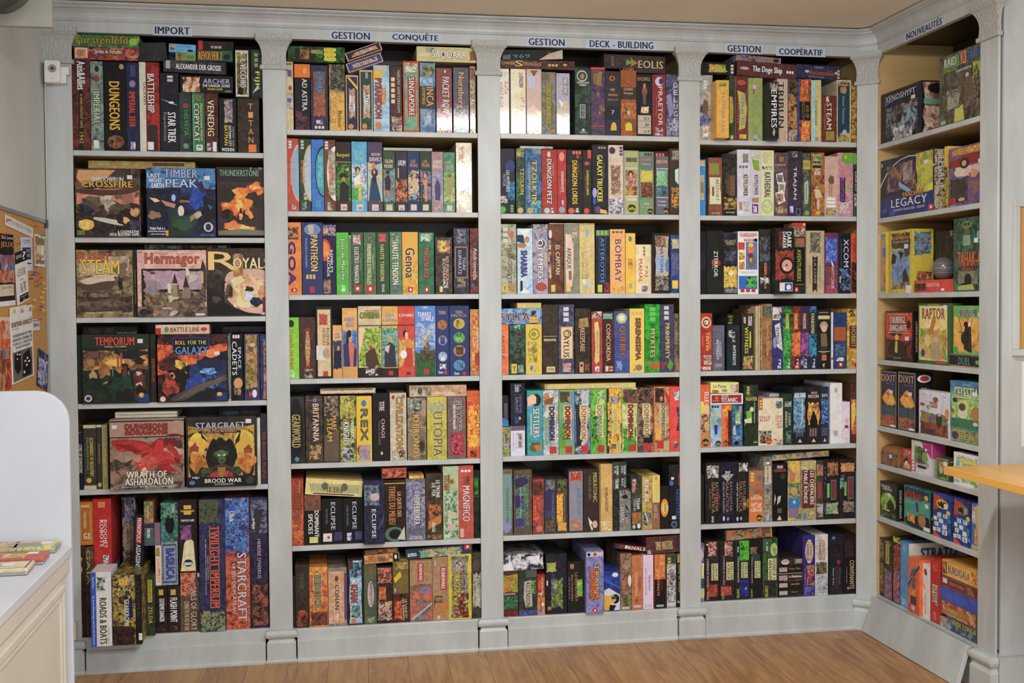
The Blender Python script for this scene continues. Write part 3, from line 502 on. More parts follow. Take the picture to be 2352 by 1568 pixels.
613 723 90|853~743|e eee 25 170 9 85;n bcb~987~c97 36 100 14 78;t YUNNAN d64 48 82 32 60;i ddd 10 38 2 14 3;n ccb~743 25 70 86 98|brown box with arched picture, orange lettering
726 872 108|433|n 453~6a3~254 2 98 30 85;e 232 22 74 45 52;e c96 38 64 50 58;g 332 25,60 50,56 85,64 80,85 25,85;r 622 0 100 85 100;r ca5 0 100 28.5 29.5;h Burgund cb4 8 88 16 23;r dcb 30 72 89 98;n 48b~dcb 38 66 93 96;g db8 60,40 85,36 85,42|dark box, green landscape and hatted man
878 1026 106|5ac~6bd|n cdd~68b~7b5 1 99 29 86;e 432 22 56 36 44;e da8 30 50 38 46;g eed 14,52 55,46 62,58 50,62 18,62;g dc5 20,62 56,60 68,84 24,84;n c8b~eed 55 85 48 58;n 8b5~3a7 0 45 65 84;h BORA 9cc 26 80 13 19;h BORA 9cc 26 80 21 27;r dcb 28 72 89 98;n 48b~dcb 38 66 93 96|light blue box with island woman
1030 1175 108|546~657|n 9bd~dc7~c97 1 99 29 85;g 257 25,52 60,54 90,84 8,84;e 345 25 70 38 50;e 335 30 60 48 58;g d85 25,38 40,30 60,38;e da8 38 52 40 46;h ROOM dcd 28 84 16 20;h SERVICE dcd 12 96 22 28;r dcb 28 72 89 98;n 48b~dcb 38 66 93 96|mauve box with blue-skirted witch|
1180 1296 195|464|n 8ab~788~565 1 99 29 84;e 332 22 55 32 38;g 433 15,44 50,38 65,50 60,68 18,66;n a53~c97 20 60 64 74;h GLEN dcb 18 80 14 20;h MORE dcb 12 82 22 28;r 7a6 20 80 86 98;r dcb 25 75 88 97|green box with kilted man
1298 1414 195|334~445|n 643~d85~322 1 99 45 84;r cb9 20 30 28 44;h AXUM ccd 22 84 15 24;r dcb 25 75 88 97;n 68b~dcb 35 65 92 96|dark slate box with candle and warm picture
1416 1530 195|247|n dca~434~cab 4 97 30 82;e ca8 45 68 34 44;g db9 35,48 75,46 70,58 50,80 40,60;e 8ac 45 75 68 80;h LAS c96 28 66 14 19;h VEGAS c96 18 84 20 26;r 247 0 100 83 100;r dcb 25 75 87 97|navy box with seated dancer
1532 1645 195|354|n 58b~343~d86 4 97 30 82;e da7 35 58 36 44;g d97 25,48 65,46 60,64 60,82 45,82 40,60;h LAS c96 28 66 14 19;h VEGAS c96 18 84 20 26;r 354 0 100 83 100;r dcb 25 75 87 97|dark green box with standing dancer
1648 1760 200|a88~b99|n bab~88a~99b 2 98 30 84;g 557 25,56 50,44 75,56 70,80 30,80;h SAINT dcc 16 88 14 20;h MALO dcc 12 84 21 27;n cbc~88a 25 78 88 97|pale mauve box with ghostly figure
1763 1872 204|487~7a8|n cc9~6a4~893 3 98 32 84;g aa6 20,46 50,36 80,48 75,70 25,74;e 876 32 68 36 42;h LA ca7 26 60 15 19;h ISLA ca7 18 82 21 27;r dcb 28 76 88 97|green box with explorer in hat
1883 2035 112|dca~eed~cba|t OLYMPOS eee 36 76 28 72;n a86~dca 15 50 5 30;t Petru ca8 18 34 30 75|tall cream glossy box, white lettering|g=1
1180 1650 165 192|bba~ccb|r 998 0 100 40 60|thin plastic wrapped tray lying on smaller boxes|D=.2;t=game_tray
@B2C 600 490 4.2 2 2 258 2100 790 775
230 385 88|d83~e94|n 322~c97~d83 8 85 6 24;t GOA 539 18 62 27 86;r c33 32 70 91 96;e fff 48 60 92 95|orange box with black-hatted man|
390 592 88|347~348|e 79c 12 90 2 18;g cb9 28,4 60,3 55,16 35,16;t PANTHEON ec7 42 76 18 67;t PEUPLES_DIEUX_ET_MONUMENTS 8ad 16 26 22 62;i db5 18 66 72 78 1;r c33 36 60 89 97|thick blue box, slanted white and gold lettering
596 718 112|225~326|n 46b~eb5~325 0 100 0 16;e d52 -45 60 20 52;e f93 -40 48 24 46;t KEMBLE'S eee 55 76 36 68;t CASCADE eee 30 50 40 74;n 286~c87~225 0 60 78 98|purple space game box, white lettering
722 842 185|6c4~5b4|t Jour_de_Marche eee 30 70 10 76;n eee~5b4 40 72 84 96|lime green box, white lettering
845 864 210|aa9~bba|r 777 20 80 5 95|narrow grey booklet edge|t=booklet
866 984 182|464~575|t ELEKTRO_MANAGER dcc 26 62 24 82;t MEGAWATTS 9b9 72 84 42 62;n b66~ccc 15 80 4 20;r c33 25 75 85 96;e fff 38 62 88 93|grey-green box, pale lettering, red and grey medallion
988 1106 182|575~686|t PREMIERES_ETINCELLES dda 28 60 20 84;t MEGAWATTS cda 70 82 36 60;n 754~575~dde 30 75 3 22;r c33 20 80 85 97;e fff 40 62 88 94|grey-green box with brown stone picture
1110 1234 180|464~363|t HAUTE_TENSION cc8 30 60 20 78;n b54~d66 20 78 3 16;t EDGE eee 42 60 84 96;t 10_ans d54 34 44 62 76|green box with red spheres, pale yellow lettering
1240 1356 178|586~797|t HAUTE_TENSION eec 20 72 17 84;n 9aa~465~ccc 15 75 3 16;n 87a~464 30 70 85 96|green box with grey tower pictures, large cream lettering
1360 1512 178|db4~ea3|n d93~dc5~b83 2 98 45 98;t Genoa 522 20 80 26 73;r c33 35 65 88 97;e fff 45 58 90 95|golden box, dark ornate lettering
1518 1668 182|375~486|t MAGEN_AGE c75 32 68 25 74;n cdc~375 10 90 2 15;r c33 35 65 88 97;e fff 45 58 90 95|deep green box, copper gothic lettering
1680 1845 228|433~654|n dc6~a65~543 10 90 4 28;t RES_PUBLICA dba 62 78 34 76;t ROMANA dba 42 60 38 84;r dd6 24 42 86 96;n ccc~543 45 75 75 90|dark bronze box with eagle, cream lettering
1858 2008 138|334~556|r a87 8 90 28 76;r 335 14 84 30 74;t TIGRE bbc 56 76 44 64;t EUPHRATE bbc 28 50 34 70;n 99a~334 20 80 2 24;n ba8~334 20 75 76 90|slate blue box with arched frame
2015 2110 140|433~944|t Andromeda ccc 35 75 30 78;n 733~a65 0 40 30 80;r 46b 18 40 84 90|dark box with red edge, white script
@B2D 600 680 4.2 2 3 262 2105 797 775
220 355 200|8c3~9d4|t CLASH_OF_CULTURES c33 22 56 20 84;e 433 20 66 4 16;n ddd~8c3 40 68 86 98|lime green box, red lettering
358 516 196|643~532|t CLASH_OF_CULTURES c64 38 64 18 84;e cb8 36 66 22 80;t CLASH_OF_CULTURES b43 40 62 18 84;n bba~532 30 82 84 99|brown leather box, red lettering on cream
520 678 98|333|r cb8~dca 10 90 4 97;n a43~c65 18 75 10 26;t RUSSIA 433 66 82 30 54;t HORDES b43 40 60 30 54;r ddd 2 55 54 74;e ca8 40 88 58 72;r c33 42 72 90 97|dark-edged cream box with red map and man's head
682 772 278|da6~eb7|n 347~456 4 96 28 84;e 433 40 80 36 44;e c96 46 76 38 48;g 225 15,50 90,48 95,80 10,82;h SAN 68b 30 72 14 19;h JUAN 68b 24 76 20 26;r c33 30 76 87 97;r da6 0 100 84 100|small orange box with bearded man
776 922 112|da6~eb7|n 36b~59d 3 97 30 84;g 347 5,52 50,46 95,60 90,84 12,84;g d76 40,50 80,50 70,84 50,84;e ca8 36 68 34 50;e 322 28 60 32 42;e 322 25 42 38 52;h PUERTO 58b 15 84 14 20;h RICO 58b 28 72 21 27;r c33 30 70 87 96;r da6 0 100 85 100|orange box with man in blue robe
930 1155 95|cb9~dca|n 6a3~cc5~443 3 97 28 86;e ca6 35 80 55 75;e a53 40 64 56 66;g 643 30,66 70,58 90,80 60,88 32,84;g bba 28,48 50,60 46,62 26,52;g eca 2,30 30,30 12,60 4,70;r 653 0 100 26.5 28;r 422 0 100 86 100;h CAVERNA 9a3 8 92 9 17;h UWE_ROSENBERG 864 30 90 5 8;n eee~422 30 85 87 97|thick sand-coloured box with miner|
1160 1316 97|da5~eb6|n 8bd~6a5~354 2 98 28 86;e ca8 35 66 42 52;g 445 18,56 50,50 80,56 88,86 14,86;g ccc 20,56 50,54 40,66 18,62;r 433 0 100 87 100;h ORA 59c 25 78 10 15;h LABORA 59c 10 92 17 22;r c33 40 68 91 97;r 643 0 100 26 27.5|golden box with bald monk
1318 1478 96|c43~d54|n dc6~c84~a95 2 98 46 86;g d94 35,52 50,42 85,50 82,60 50,66;g c43 50,58 85,60 90,86 30,86;e 322 28 58 34 44;e eb9 40 60 36 48;e eee 12 52 62 74;h LOYANG eed 8 92 11 15;r 643 0 100 26 27.5;e d53 28 46 93 97;r 554 48 74 93 97|red box with woman carrying basket
1480 1682 95|58c~69d|n bcd~58c 2 98 22 60;n 363~474 2 98 64 100;g 764 45,50 60,46 72,62 40,62;g ba7 24,38 28,36 60,58 56,60;g ba7 80,36 84,38 40,60 36,56;n 443~764~353 20 98 62 78;h TERRES eee 14 78 9 15;h D'ARLE eee 34 92 15 21;h UWE dee 40 60 1 4;r c33 42 66 89 96|thick blue box with windmill|
1686 1812 96|347~348|e c73 12 84 20 34;n a86~654 30 65 22 33;e 8ad 16 84 42 56;n 865~547 30 70 43 55;e 9bd 16 84 65 79;n eef~79b 35 68 66 78;n eee~347 25 75 82 90;r c33 60 80 92 97;h Zman ddd 15 50 92 96;h TERRA aa8 20 75 7 12|slim blue box with three round portraits
1816 2006 95|347~348|e cb4 20 78 18 33;n 653~cb4 34 64 20 31;e 5b6 20 78 38 53;n ac7~363 32 68 39 52;e b96 20 80 56 72;n 864~543 30 72 58 70;e 5ac 20 78 77 92;n 358~79b 35 70 78 90;h TERRA aa8 30 68 7 11;h MISTICA aa8 10 88 12 16;r c33 66 82 94 99;h Zman ddd 22 48 94 98|wide blue box with four round portraits
2015 2120 130|a74~c96|n d94~b54~ec7 20 100 5 95;t COMBURO dcb 60 85 30 60;e b43 40 100 65 85|orange-brown box edge at right pillar
@B2E 600 860 4.2 2 4 272 2112 852 825
255 412 200|332~444|e 222 2 90 3 98;t GEARWORLD ba6 20 72 27 76;t THE_BORDERLANDS 9a8 4 14 38 72;e 69b 35 62 90 97|black rounded box, tan ornate lettering
418 588 195|654~432|r 976 8 92 6 7;t BRITANNIA ecb 42 76 12 68;e 68b 42 66 3 10;n ca7~643~321 18 90 72 96|brown box with lion picture, cream lettering
592 748 198|554~443~332|n 876~433~cba 4 96 0 30;t MARE fa7 52 80 30 52;t STEAM db3 22 56 34 68;e 69b 20 45 92 98;g 765 4,60 96,50 96,98 4,98|grey-brown box, slanted yellow title, hatted man
752 908 200|443~bb5|n cc5~a96~343 4 94 0 28;r b43 54 60 24 38;t WARRIOR ddc 66 88 36 72;t KNIGHTS eed 20 58 40 74;n ccc~343 10 85 78 98|dark box with golden helm, white lettering
912 1062 205|dc3~eb3|t REX 776 30 72 20 68;e 48b 32 66 6 16;n 88a~b9a~cb7 8 92 74 98;t FINAL_DAYS aa5 80 88 30 60;g a43 2,80 20,74 12,92|yellow box, large silver lettering
1070 1232 180|211~322|t CHAOS dbb 52 72 38 66;t VIEUX_MONDE 876 34 46 40 76;t TITRE dcc 40 70 12 26;e ccc 46 60 86 91|black box with tiny white text blocks
1238 1398 182|bba~dca|t CIVILIZATION c94 38 76 6 82;n 433~dca~865 8 95 82 99;t EDGE eee 15 36 80 96;e b43 10 30 3 9;e 987 70 95 2 8|cream box, gold lettering, man in suit at foot
1408 1590 228|876~a98~654|e b98 60 120 4 30;n 433~aba 5 80 2 22;e 987 -10 40 60 90;e 765 55 96 66 90;e 443 62 90 70 86;t KHIRONOS db5 28 64 28 96|brown clockwork box with swirls, gold lettering
1598 1790 222|cc5~ba4|n 789~cab~cc5 10 85 8 24;g bb8 0,8 90,16 60,24 0,20;t UTOPIA 775 30 78 24 95|thick yellow-green box with statue
1796 1975 220|877~766|t GEANTS 443 38 74 4 54;t DE_L'ILE_DE_PAQUES eed 28 44 14 52;r a45 16 88 58 96;n 522~d56~a45 20 84 60 95|grey-mauve box with red picture square
1985 2120 170|c53~d73|n f93~fc4~c42 5 100 20 85;s YEDO a32 60 95 25 68;n 332~c53 20 70 88 98|orange-red box, thin red lettering
555 1095 130 188|cba~987|r 765 5 95 10 25;r dca 2 98 40 80|cardboard tray wrapped in plastic lying flat|t=game_tray
1425 1980 112 212|b96~dba|n 986~cba~765 2 40 5 95;e 565 14 22 20 80;h CIVILIZATION a97 38 78 16 48;h SAGESSE_ET_STRATEGIE eed 40 78 62 78;h edge eee 8 18 72 92;e c33 86 90 62 80|tan box, white capital lettering, patterned
@B2F 600 1050 4.2 2 5 295 2120 840 800
290 412 185|943~b53|n d84~b53~632 4 96 45 98;t ARCHIPELAGO b64 25 75 12 68;t Christophe dba 62 76 3 22|orange-red box, copper lettering
415 580 345|321~222|n 665~a53~443 2 98 0 32;t DOMINANT eee 60 86 32 84;t SPECIES eee 24 50 38 78;r dd8 30 80 84 96|black box, white hand-drawn lettering
584 788 385|211~222|t ECLIPSE ccd 44 64 8 68;t SHIP_PACK_ONE 999 20 28 22 54;r ddd 6 48 76 94;r 547 58 96 74 92;e b43 25 38 82 88|black box with white square at foot, spaced lettering
790 988 385|211~222|t ECLIPSE ccd 46 66 8 68;t L'EVEIL_DES_ANCIENS 999 18 27 16 60;n eee~35b 18 42 76 94;r 558 58 92 74 92|black box with blue signature, spaced lettering
990 1192 218 835|223~336|n 89a~567~334 2 78 6 40;e cbb 30 76 20 32;g 557 98,50 80,66 60,80 96,64;t ECLIPSE ddd 38 58 45 90|black box with pale robot figure
1190 1395 215|432~321|t LA_QUETE_DES da7 58 80 20 60;t TERRES_DU_MILIEU c84 22 52 10 72;e 687 2 92 76 100;e 221 20 80 80 96;g ccb 60,96 94,76 98,98;r db4 0 100 5 6.5|dark brown box with dark rider picture
1398 1588 210|778~667~99a|n 99b~556~bbc 3 97 4 80;t HYPERBOREA ddd 40 72 26 74;h ASTERION cbc 18 80 92 98|grey-lilac mountain box, white lettering
1592 1752 165|432~653|n c74~643~321 14 92 45 75;t LE_TRONE eee 62 84 10 36;t DE_FER ddd 36 58 14 34;t EDGE eee 36 54 74 88;g c84 14,72 92,62 92,74 14,84;n a85~432 5 95 92 99|dark brown gilt-edged box with flames
1758 1908 95|ab9~bca|n 687~cdb~465 4 96 32 98;t TITAN b84 8 40 12 32;e da4 35 78 16 26;e 586 45 68 18 24;e cca 28 86 62 72;e cba 26 80 78 88|pale green box with faces
1905 2052 90|b54~c65|t MAGNIFICO ecc 26 76 28 76;n 644~b54 30 78 14 26;i eee 15 85 6 9 1;r dba 8 32 86 98|red-brown box, white script lettering
2055 2112 140|121~242|n 4a3~121 5 80 10 40|nearly black box edge with green glow
424 978 202 358|dc8~ed9|g bb8 6,30 94,26 94,80 10,80;e 776 28 40 20 68;e 776 62 74 20 68;r 876 38 66 46 80;h 1812 cb7 40 62 48 76;r 655 14 86 86 94|yellow-green box resting tilted on black boxes|a=-5
1162 1402 100 205|843~a64|n d75~622~b64 3 97 5 95|small red-brown box with crowd picture
1425 1568 168 200|d93~ec6|r 975 0 100 0 25|small orange box peeking above grey box|t=card_game_box
@B2G 600 1230 4.2 2 6 320 2128 885 820
310 342 375|332~443|r 221 20 70 0 100|thin dark box edge at left pillar
345 478 265|432~543|n 543~332 5 95 5 70;e c64 15 85 72 90;n a54~321 10 80 74 98;t THROAK 665 35 65 12 40|dark brown wrapped box with red glow
480 655 290|c83~ea5|n da5~c53~843 2 98 5 98;t HEROICA 465 25 65 14 70;t HEROICA 9a7 30 60 15 69;e c33 22 62 42 52;n 532~954 5 98 75 98|orange box, shield-shaped letters
658 840 300|a98~877|r c96~dba 4 84 6 96;t CONAN 322 36 58 30 72;e 754 36 56 14 24;t edge eee 42 58 78 88;r 658 86 98 10 90|parchment-coloured box with violet edge
845 1000 215|422|n 7ac~acd~eed 10 90 3 98;n 332~7ac 12 88 5 30;t KHAN c43 22 62 40 66;n 332~8bb 20 80 70 90;e d85 20 50 90 98;r 644 8 35 3 16|light blue box with riders, red brush lettering
1003 1125 275|565~675|e cbb 28 78 28 72;t ANTIQUITY 443 42 66 30 68;n b54~565 25 65 4 14;n cca~565 18 82 88 98|muted green box with grey oval
1118 1280 300|422~533|n d97~632~a54 5 95 2 30;n d94~a53 10 60 34 60;n cba~632~d96 5 95 60 96|dark red box crowded with faces
1272 1430 225 562|874~763|g dc3 5,55 45,35 55,50 15,68;n cb5~874 20 98 10 30;h edge eee 10 18 80 96|brown-olive box with yellow leaf shape
1282 1440 565|722~322|n d83~b33~521 6 55 20 90;t LE_LOUP_ET ddb 72 84 20 86;t LES_SERPENTS ddb 56 68 16 92|small dark red box, cream lettering
1435 1660 235|865~976|n a85~b97 2 98 2 42;r b44 35 62 6 36;t RUNEWARS fdd 42 56 8 34;n d75~876~457 3 97 44 98;g bbb 4,96 96,70 96,74 12,98;e 69b 40 60 90 97;n 58b~c75 45 95 45 56|brown box with battle scene and red title badge
1650 1810 215|a86~b97|r b44 50 90 16 52;t RUNEWARS fdd 56 82 18 50;t edge ddd 12 26 4 14;n 433~a86 5 65 60 80;n d84~a85 10 98 72 95;e ccc 28 48 92 98|tan box with red title badge and black bird
1805 2035 190|cb3~dc4|n 998~654~cbb 10 88 3 97;n a43~433~dd9 20 88 60 98;t DRAGON dc4 24 52 26 62;t AT_WAR dc3 20 40 58 78|yellow-framed box with monsters
2038 2130 180|332~554|n 998~bba~555 5 95 30 86;t DOMAINE ccb 40 75 40 82;e 655 10 90 10 28|grey box with dark engraved frame
1000 1340 175 262|b85~ca6|n da8~a64~cb8 3 97 5 95;n d83~765 10 35 10 90;r 322 82 98 5 95;e eee 86 93 20 70;h FIEF 543 44 60 25 70;e dc3 70 80 60 95|golden-brown box with small figures lying flat|a=3
1005 1330 125 178|543~432|n a74~432~765 3 97 10 90;n c53~432 50 70 10 90|dark brown box topmost of the small pile|a=3
1400 2040 115 210|245~356|h FORTUNES_DE_MER ca5 26 74 15 50;h asmo eee 3 16 40 75;n 7a9~cb8~245 20 85 20 98;r c33 88 98 2 55;e eee 91 95 12 42|dark blue-green box with red square|a=3
@B3A 1090 80 4.4377 3 0 262 2085 1005 1040
235 355 345|edc~fee|n c97~eed 60 98 5 40;t VINTAGE b98 20 50 20 60|glossy cream box edge at left pillar|g=1
372 525 348|ed9~ffe|n 876~dcb 55 85 5 30;n cb8~eed 65 95 35 60;r da8 20 55 92 97|cream glossy box with pale figures|g=1
533 685 350|dbb~cba|g 864 25,2 75,2 50,12;n bbd~ccd 8 60 10 30;n ca7~edb 55 98 60 96|glossy pinkish cream box with dark triangle at top|g=1
688 830 380|776~998~887|t CONSTANTINOPOLIS cb4 28 68 18 82;e c84 70 92 3 9;e c84 70 92 91 97;r 988 88 90 5 95|grey-brown box, yellow condensed lettering
836 972 392|aab~bbc|t MANHATTAN_PROJECT ccc 45 82 8 35;g eee 15,42 55,48 40,58;e cc8 10 45 56 68;n dc8~aab 50 90 45 75|silvery grey glossy box|g=1
1025 1185 342|243~465~332|e ccc 12 80 3 20;e 365 18 74 5 18;e c85 35 60 8 16;h TRANSATLANTIC dcb 12 90 20 23;e ccc 25 75 24 26;r ccc 32 66 54 74;r 243 36 62 55 73;t GEO ccc 42 58 56 72;e ccc 42 62 90 94;r ccc 30 72 95 96|dark green box with round medallion
1188 1330 332|546~757~433|g a84 15,10 80,6 75,28 20,24;t MYSTERY 986 45 72 6 26;t TOWNS 765 22 42 8 24;g b85 40,36 62,38 52,44;n c96~432 55 98 55 70;r b44 0 100 85 87;r c53 0 100 0 3|purple wrapped box with wooden sign
1332 1488 340|434~345~543|e b72 28 66 11 19;e 322 40 55 13 17;r 234 0 100 56 76;h ES_QUIN ca6 35 62 30 34;h NOUVELLES ca6 22 78 38 41;h Robert_H a86 18 82 45 48;h 7 dcb 42 60 62 68;g db4 40,84 50,80 65,80 74,86 74,92 35,92|dark book-like box with number seven
1492 1650 340|b63~853~964|r 543 0 100 28 46;r a63 0 100 3 18;n c84~853 0 100 50 75;h LES_BOURGS ba8 20 78 29 33;h Bourgogne ca8 20 78 35 39;h 8 edb 42 58 62 69;g dc3 30,82 50,79 70,82 74,92 30,92;n 322~b63 10 90 0 3|brown book-like box with number eight|
1652 1808 400|333~222|r cba 8 94 66 96;h ROCKWELL b86 8 90 5 11;e a64 35 70 20 36;g 766 40,30 62,30 60,50 45,48;e ca8 45 60 15 22;n da5~eee 28 80 52 63;r 433 25 26 52 63;h 11+ 433 50 82 69 74;h 90' 433 55 82 79 84;h 2-4 433 50 82 90 94;r 998 10 92 75 76;r 998 10 92 85 86|black box with orange-vested figure, beige panel|
1812 1950 405|833~944|e dcd 22 84 4 19;e 548 50 84 6 16;t PRAETOR ecc 44 76 20 82;t Marc_L'Empire dba 28 34 36 64;n dcc~833 20 80 85 98|red box with winged emblem
1955 2110 405|446~668~99b|s DELUGES dde 48 74 12 92;g 99b 0,35 30,30 50,60 20,70;n aab~446 2 98 72 98|blue-grey ice box, stacked white letters|
262 1025 260 375|533~744|h OWER ca6 2 20 25 60;h S dc5 20 30 10 75;h TRUGGLE ca6 30 55 25 62;i cb6 64 78 40 65 1;e 332 81 93 10 75;e ca4 84 90 30 60|flat maroon box, golden lettering
275 898 150 258|222~333|g cba 60,100 78,40 100,5 100,90 62,98;h 1969 49a 12 46 45 80;n 777~222 2 14 50 95;e a43 75 80 25 45|black box with white wedge, small blue numerals|a=2
1318 1945 210 385|433~544|h EOLIS cb8 56 96 28 72;g b84 42,12 55,45 42,70 46,45;g 7a5 36,25 50,42 36,60;i 866 12 16 10 70 4|dark brown wrapped box, gold lettering, uppermost at right|a=-1
@B3B 1090 310 4.4377 3 1 268 2092 808 808
225 415 142|334~223|e 448 48 100 18 36;n 49c~123 60 98 50 80;t LES_MYSTERES ccd 52 70 34 66;t FUTUR 9bc 35 48 40 58;n ccc~334 10 60 72 84;e 6b5 10 50 88 99;i 8b5 75 90 86 98 3|dark space box with blue planet
425 518 142|565~343|n ba5~565 5 95 0 14;t TZOLKIN db4 48 88 30 70;n 585~232 5 50 40 92;e cb7 15 78 90 99;h C eee 25 50 7 10|narrow dark green box, yellow lettering
520 686 142|257~48b|n b94~48b 40 98 0 8;t TZOLK'IN ec3 40 72 18 84;t LE_CALENDRIER_MAYA cb7 18 32 22 82;n 6bc~257 30 98 78 98;e ca6 10 50 90 99|blue box, big yellow lettering
688 845 150|a32~b43|e cdb 36 58 3 12;t DUNGEON_PETZ fff 34 64 15 84;t Vlaada_Chvatil eca 70 78 22 40;e bcc 14 54 90 99;n 335~eee 58 76 90 98|wide red box, white cartoon lettering
848 940 150|a33~b44|e e98 20 78 4 18;t DUNGEON_PETZ edd 42 70 34 66;t DARK_ALLEYS daa 26 36 56 72;e 9ab 16 84 88 98;n eee~335 48 66 78 86|narrow red box, small white lettering
945 1106 150|222~433|i d84 35 92 2 7 1;e b54 60 78 8 14;t DUNGEON_LORDS ec3 34 66 17 84;t VLAADA_CHVATIL 986 70 77 20 38;e d64 8 48 90 99;n 345~eee 52 76 90 97|black box, large yellow lettering
1108 1198 152|332~433|r d54 55 95 0 13;e b64 18 75 18 24;t DUNGEON_LORDS dc3 40 68 32 70;t FESTIVAL a75 22 34 40 62;e d54 10 72 90 99|narrow black box, yellow lettering, red circle
1202 1364 96|223~334|i b97 38 90 3 6 1;t GALAXY_TRUCKER ed4 32 66 15 82;t VLAADA_CHVATIL 998 70 77 26 48;e aaf 2 30 62 76;e 36c 4 24 76 86;e 758 16 56 88 98;g eb4 50,92 90,94 96,99 50,98|tall black box, yellow comic lettering
1368 1520 100|cba~dcb|e 546 5 48 3 13;i 757 75 97 2 16 3;n 865~a87~cba 15 85 28 72;n 878~dde~446 3 98 76 99;e 758 75 97 2 6|pale beige box with graffiti lettering
1522 1680 155|aa9|r bb8 12 92 2 99;n cba~a65~865 14 90 30 70;e 433 30 62 31 40;e da8 38 56 34 42;n d94~543 14 90 56 70;h FORTUNE_DE_VASCO 343 18 88 11 18;r eed 12 92 27 28;r eed 12 92 71 72;h LUDODELIRE eed 20 84 74 78;e 232 26 80 84 96;h iello dc3 32 76 87 93|pale olive box with bearded explorer
1684 1832 165|7a7~898|i 644 35 92 2 7 1;r 788 5 95 8 28;h AU_COURANT d75 14 84 11 15;h Richard_Borg bba 20 76 18 22;n dc4~cb5 8 94 30 48;n 643~a64~332 8 94 48 74;r 6a5 5 95 75 76;h William dcb 30 70 81 84;h Prophet ca8 16 86 86 90;e 522 55 95 90 99;h iello dc3 60 92 93 96|green box with battlefield, yellow sky
1836 1984 160|522|r 778 12 98 8 99;i c76 10 74 3 8 1;h MAREES_ET_MER da5 16 90 14 19;n 9cb~7b6~dcb 16 92 29 55;n 69b~264 16 92 55 72;e 643 60 85 62 68;r eee 14 96 27 28;r eee 14 96 72 73;h Tom_Lehmann ccc 25 80 77 80;h Paul_Yeomans ccc 25 80 83 86;e 522 62 98 88 98;h iello dc3 66 95 92 96|grey box with ships at sea and dark red edge|
1990 2120 132|543|n ba9~765 15 98 3 18;h AGE 433 30 85 5 14;e 353 20 120 24 56;g ddd 45,32 90,28 92,48 70,54 46,48;n d93~643~ed6 15 98 58 90;i 622 4 28 2 12 3;e 933 75 110 90 98|brown box with green shield emblem
465 800 118 142|cdd~9ab|r 999 0 100 40 60|thin white wrapped pad lying on top|D=.2;t=game_pad
@B3C 1090 490 4.4377 3 2 272 2102 822 815
240 428 108|997~bba~665|i ccc 28 52 4 28 3;t METROPOLYS 765 52 76 30 84;e c75 62 88 10 20;r dc4 20 52 86 97;h Y 854 28 44 88 95;e b95 58 96 86 97|grey concrete-looking box, pale lettering
438 595 152|acd~cde|g 346 0,10 40,10 50,24 0,20;e b97 48 80 12 22;e b85 0 60 22 30;t SHARBIA 55a 24 62 34 74;r 333 18 34 80 96;g eee 40,92 70,90 74,98 20,98;g fff 10,2 90,1 50,14;n 7ac~cde 50 95 82 95|pale blue wrapped box with blue lettering
598 752 110|99b~bab~766|n 668~bba 10 90 0 12;t OLYMPOS eee 30 68 22 84;e ccc 20 90 20 36;e 667 30 82 22 34;e b54 16 92 84 96;n ba8~bab 70 98 40 60|grey box, white classical lettering, red circle
756 912 112|632~853|t EL_CAPITAN dca 48 76 30 72;t UN_JEU_DE_COMMERCE c98 26 36 40 66;r dc6 18 44 87 97;e edd 3 25 8 20;n dcb~632 0 20 20 80|rust-brown box, cream gothic lettering
918 1072 112|887~998|g ecb 10,14 45,14 62,30 62,70 50,90 12,90;t AFRIQUE 454 14 48 34 64;r 886 30 50 67 80;r ec6 14 42 86 97;n cba~887 50 90 3 20|grey-olive box with cream panel, green lettering
1075 1232 112|cb7~dc8|t LA_CAVE eda 18 52 40 78;t de dcb 50 70 26 50;e 9bd 38 62 7 20;e ddd 18 45 78 87;e ccc 50 85 82 91;e bbb 20 46 88 94|sand-yellow box with silver balls
1242 1385 170|334~223|r 687 2 98 0 9;i 9b5 6 90 1 8 1;t ASTEROYDS 69d 35 62 12 83;r 57b 26 28 10 85;r 57b 70 72 10 85;r dc5 14 46 86 98;n b43~334 60 98 82 98|black box with outlined blue lettering
1390 1545 162|ea6~fb7|i 764 12 88 3 6 1;t BOMBAY 843 32 74 16 82;n ec6~d94 10 60 86 97;e da5 65 92 88 97|orange box, bold brown lettering
1550 1650 202|eb3~fc4|r da5 22 74 42 60;h STAR 864 28 68 48 53;e 58b 30 64 5 14;i 7ab 36 64 84 92 1|amber box, small square label
1652 1812 318|dc9~edb|t TAJ c54 56 78 42 66;t MAHAL c54 20 44 30 78;i 986 48 62 4 24 3;n 46a~eb5 38 78 84 97|short cream box, red serif lettering
1815 2005 200|322|n cb8~aab~cba 14 94 4 96;n 433~b97 14 80 4 24;g 68b 80,45 94,40 94,66 60,60;g 9bd 20,40 60,35 75,60 30,70;t NATIONS 544 44 62 22 66;n 222~999~c96 14 94 70 96|dark-edged box with man in profile|d=-.004
2010 2120 222|247~36a|n 9ac~dc5~d98 10 98 6 24;t MEDINA 764 28 60 30 68;r ec5 15 70 78 92;n 35a~77a 5 98 30 70|blue box edge at right pillar
765 1228 100 112|b97~ccb|r 877 0 100 60 100|thin booklet lying across three boxes|D=.2;t=booklet
@B3D 1090 680 4.4377 3 3 280 2102 808 775
235 350 288|d74~e85|t BATTUE 944 40 62 22 70;g cb9 40,60 98,62 98,60 40,57;g cb9 30,20 98,26 98,24 30,18|orange box edge at left pillar
358 520 290|233~476~254|t AMYITIS 843 38 62 10 68;r dc4 12 46 78 97;h Y 954 18 40 82 93;n 9ba~233 50 90 80 96;n 8cb~233 30 70 0 12|dark teal mottled box
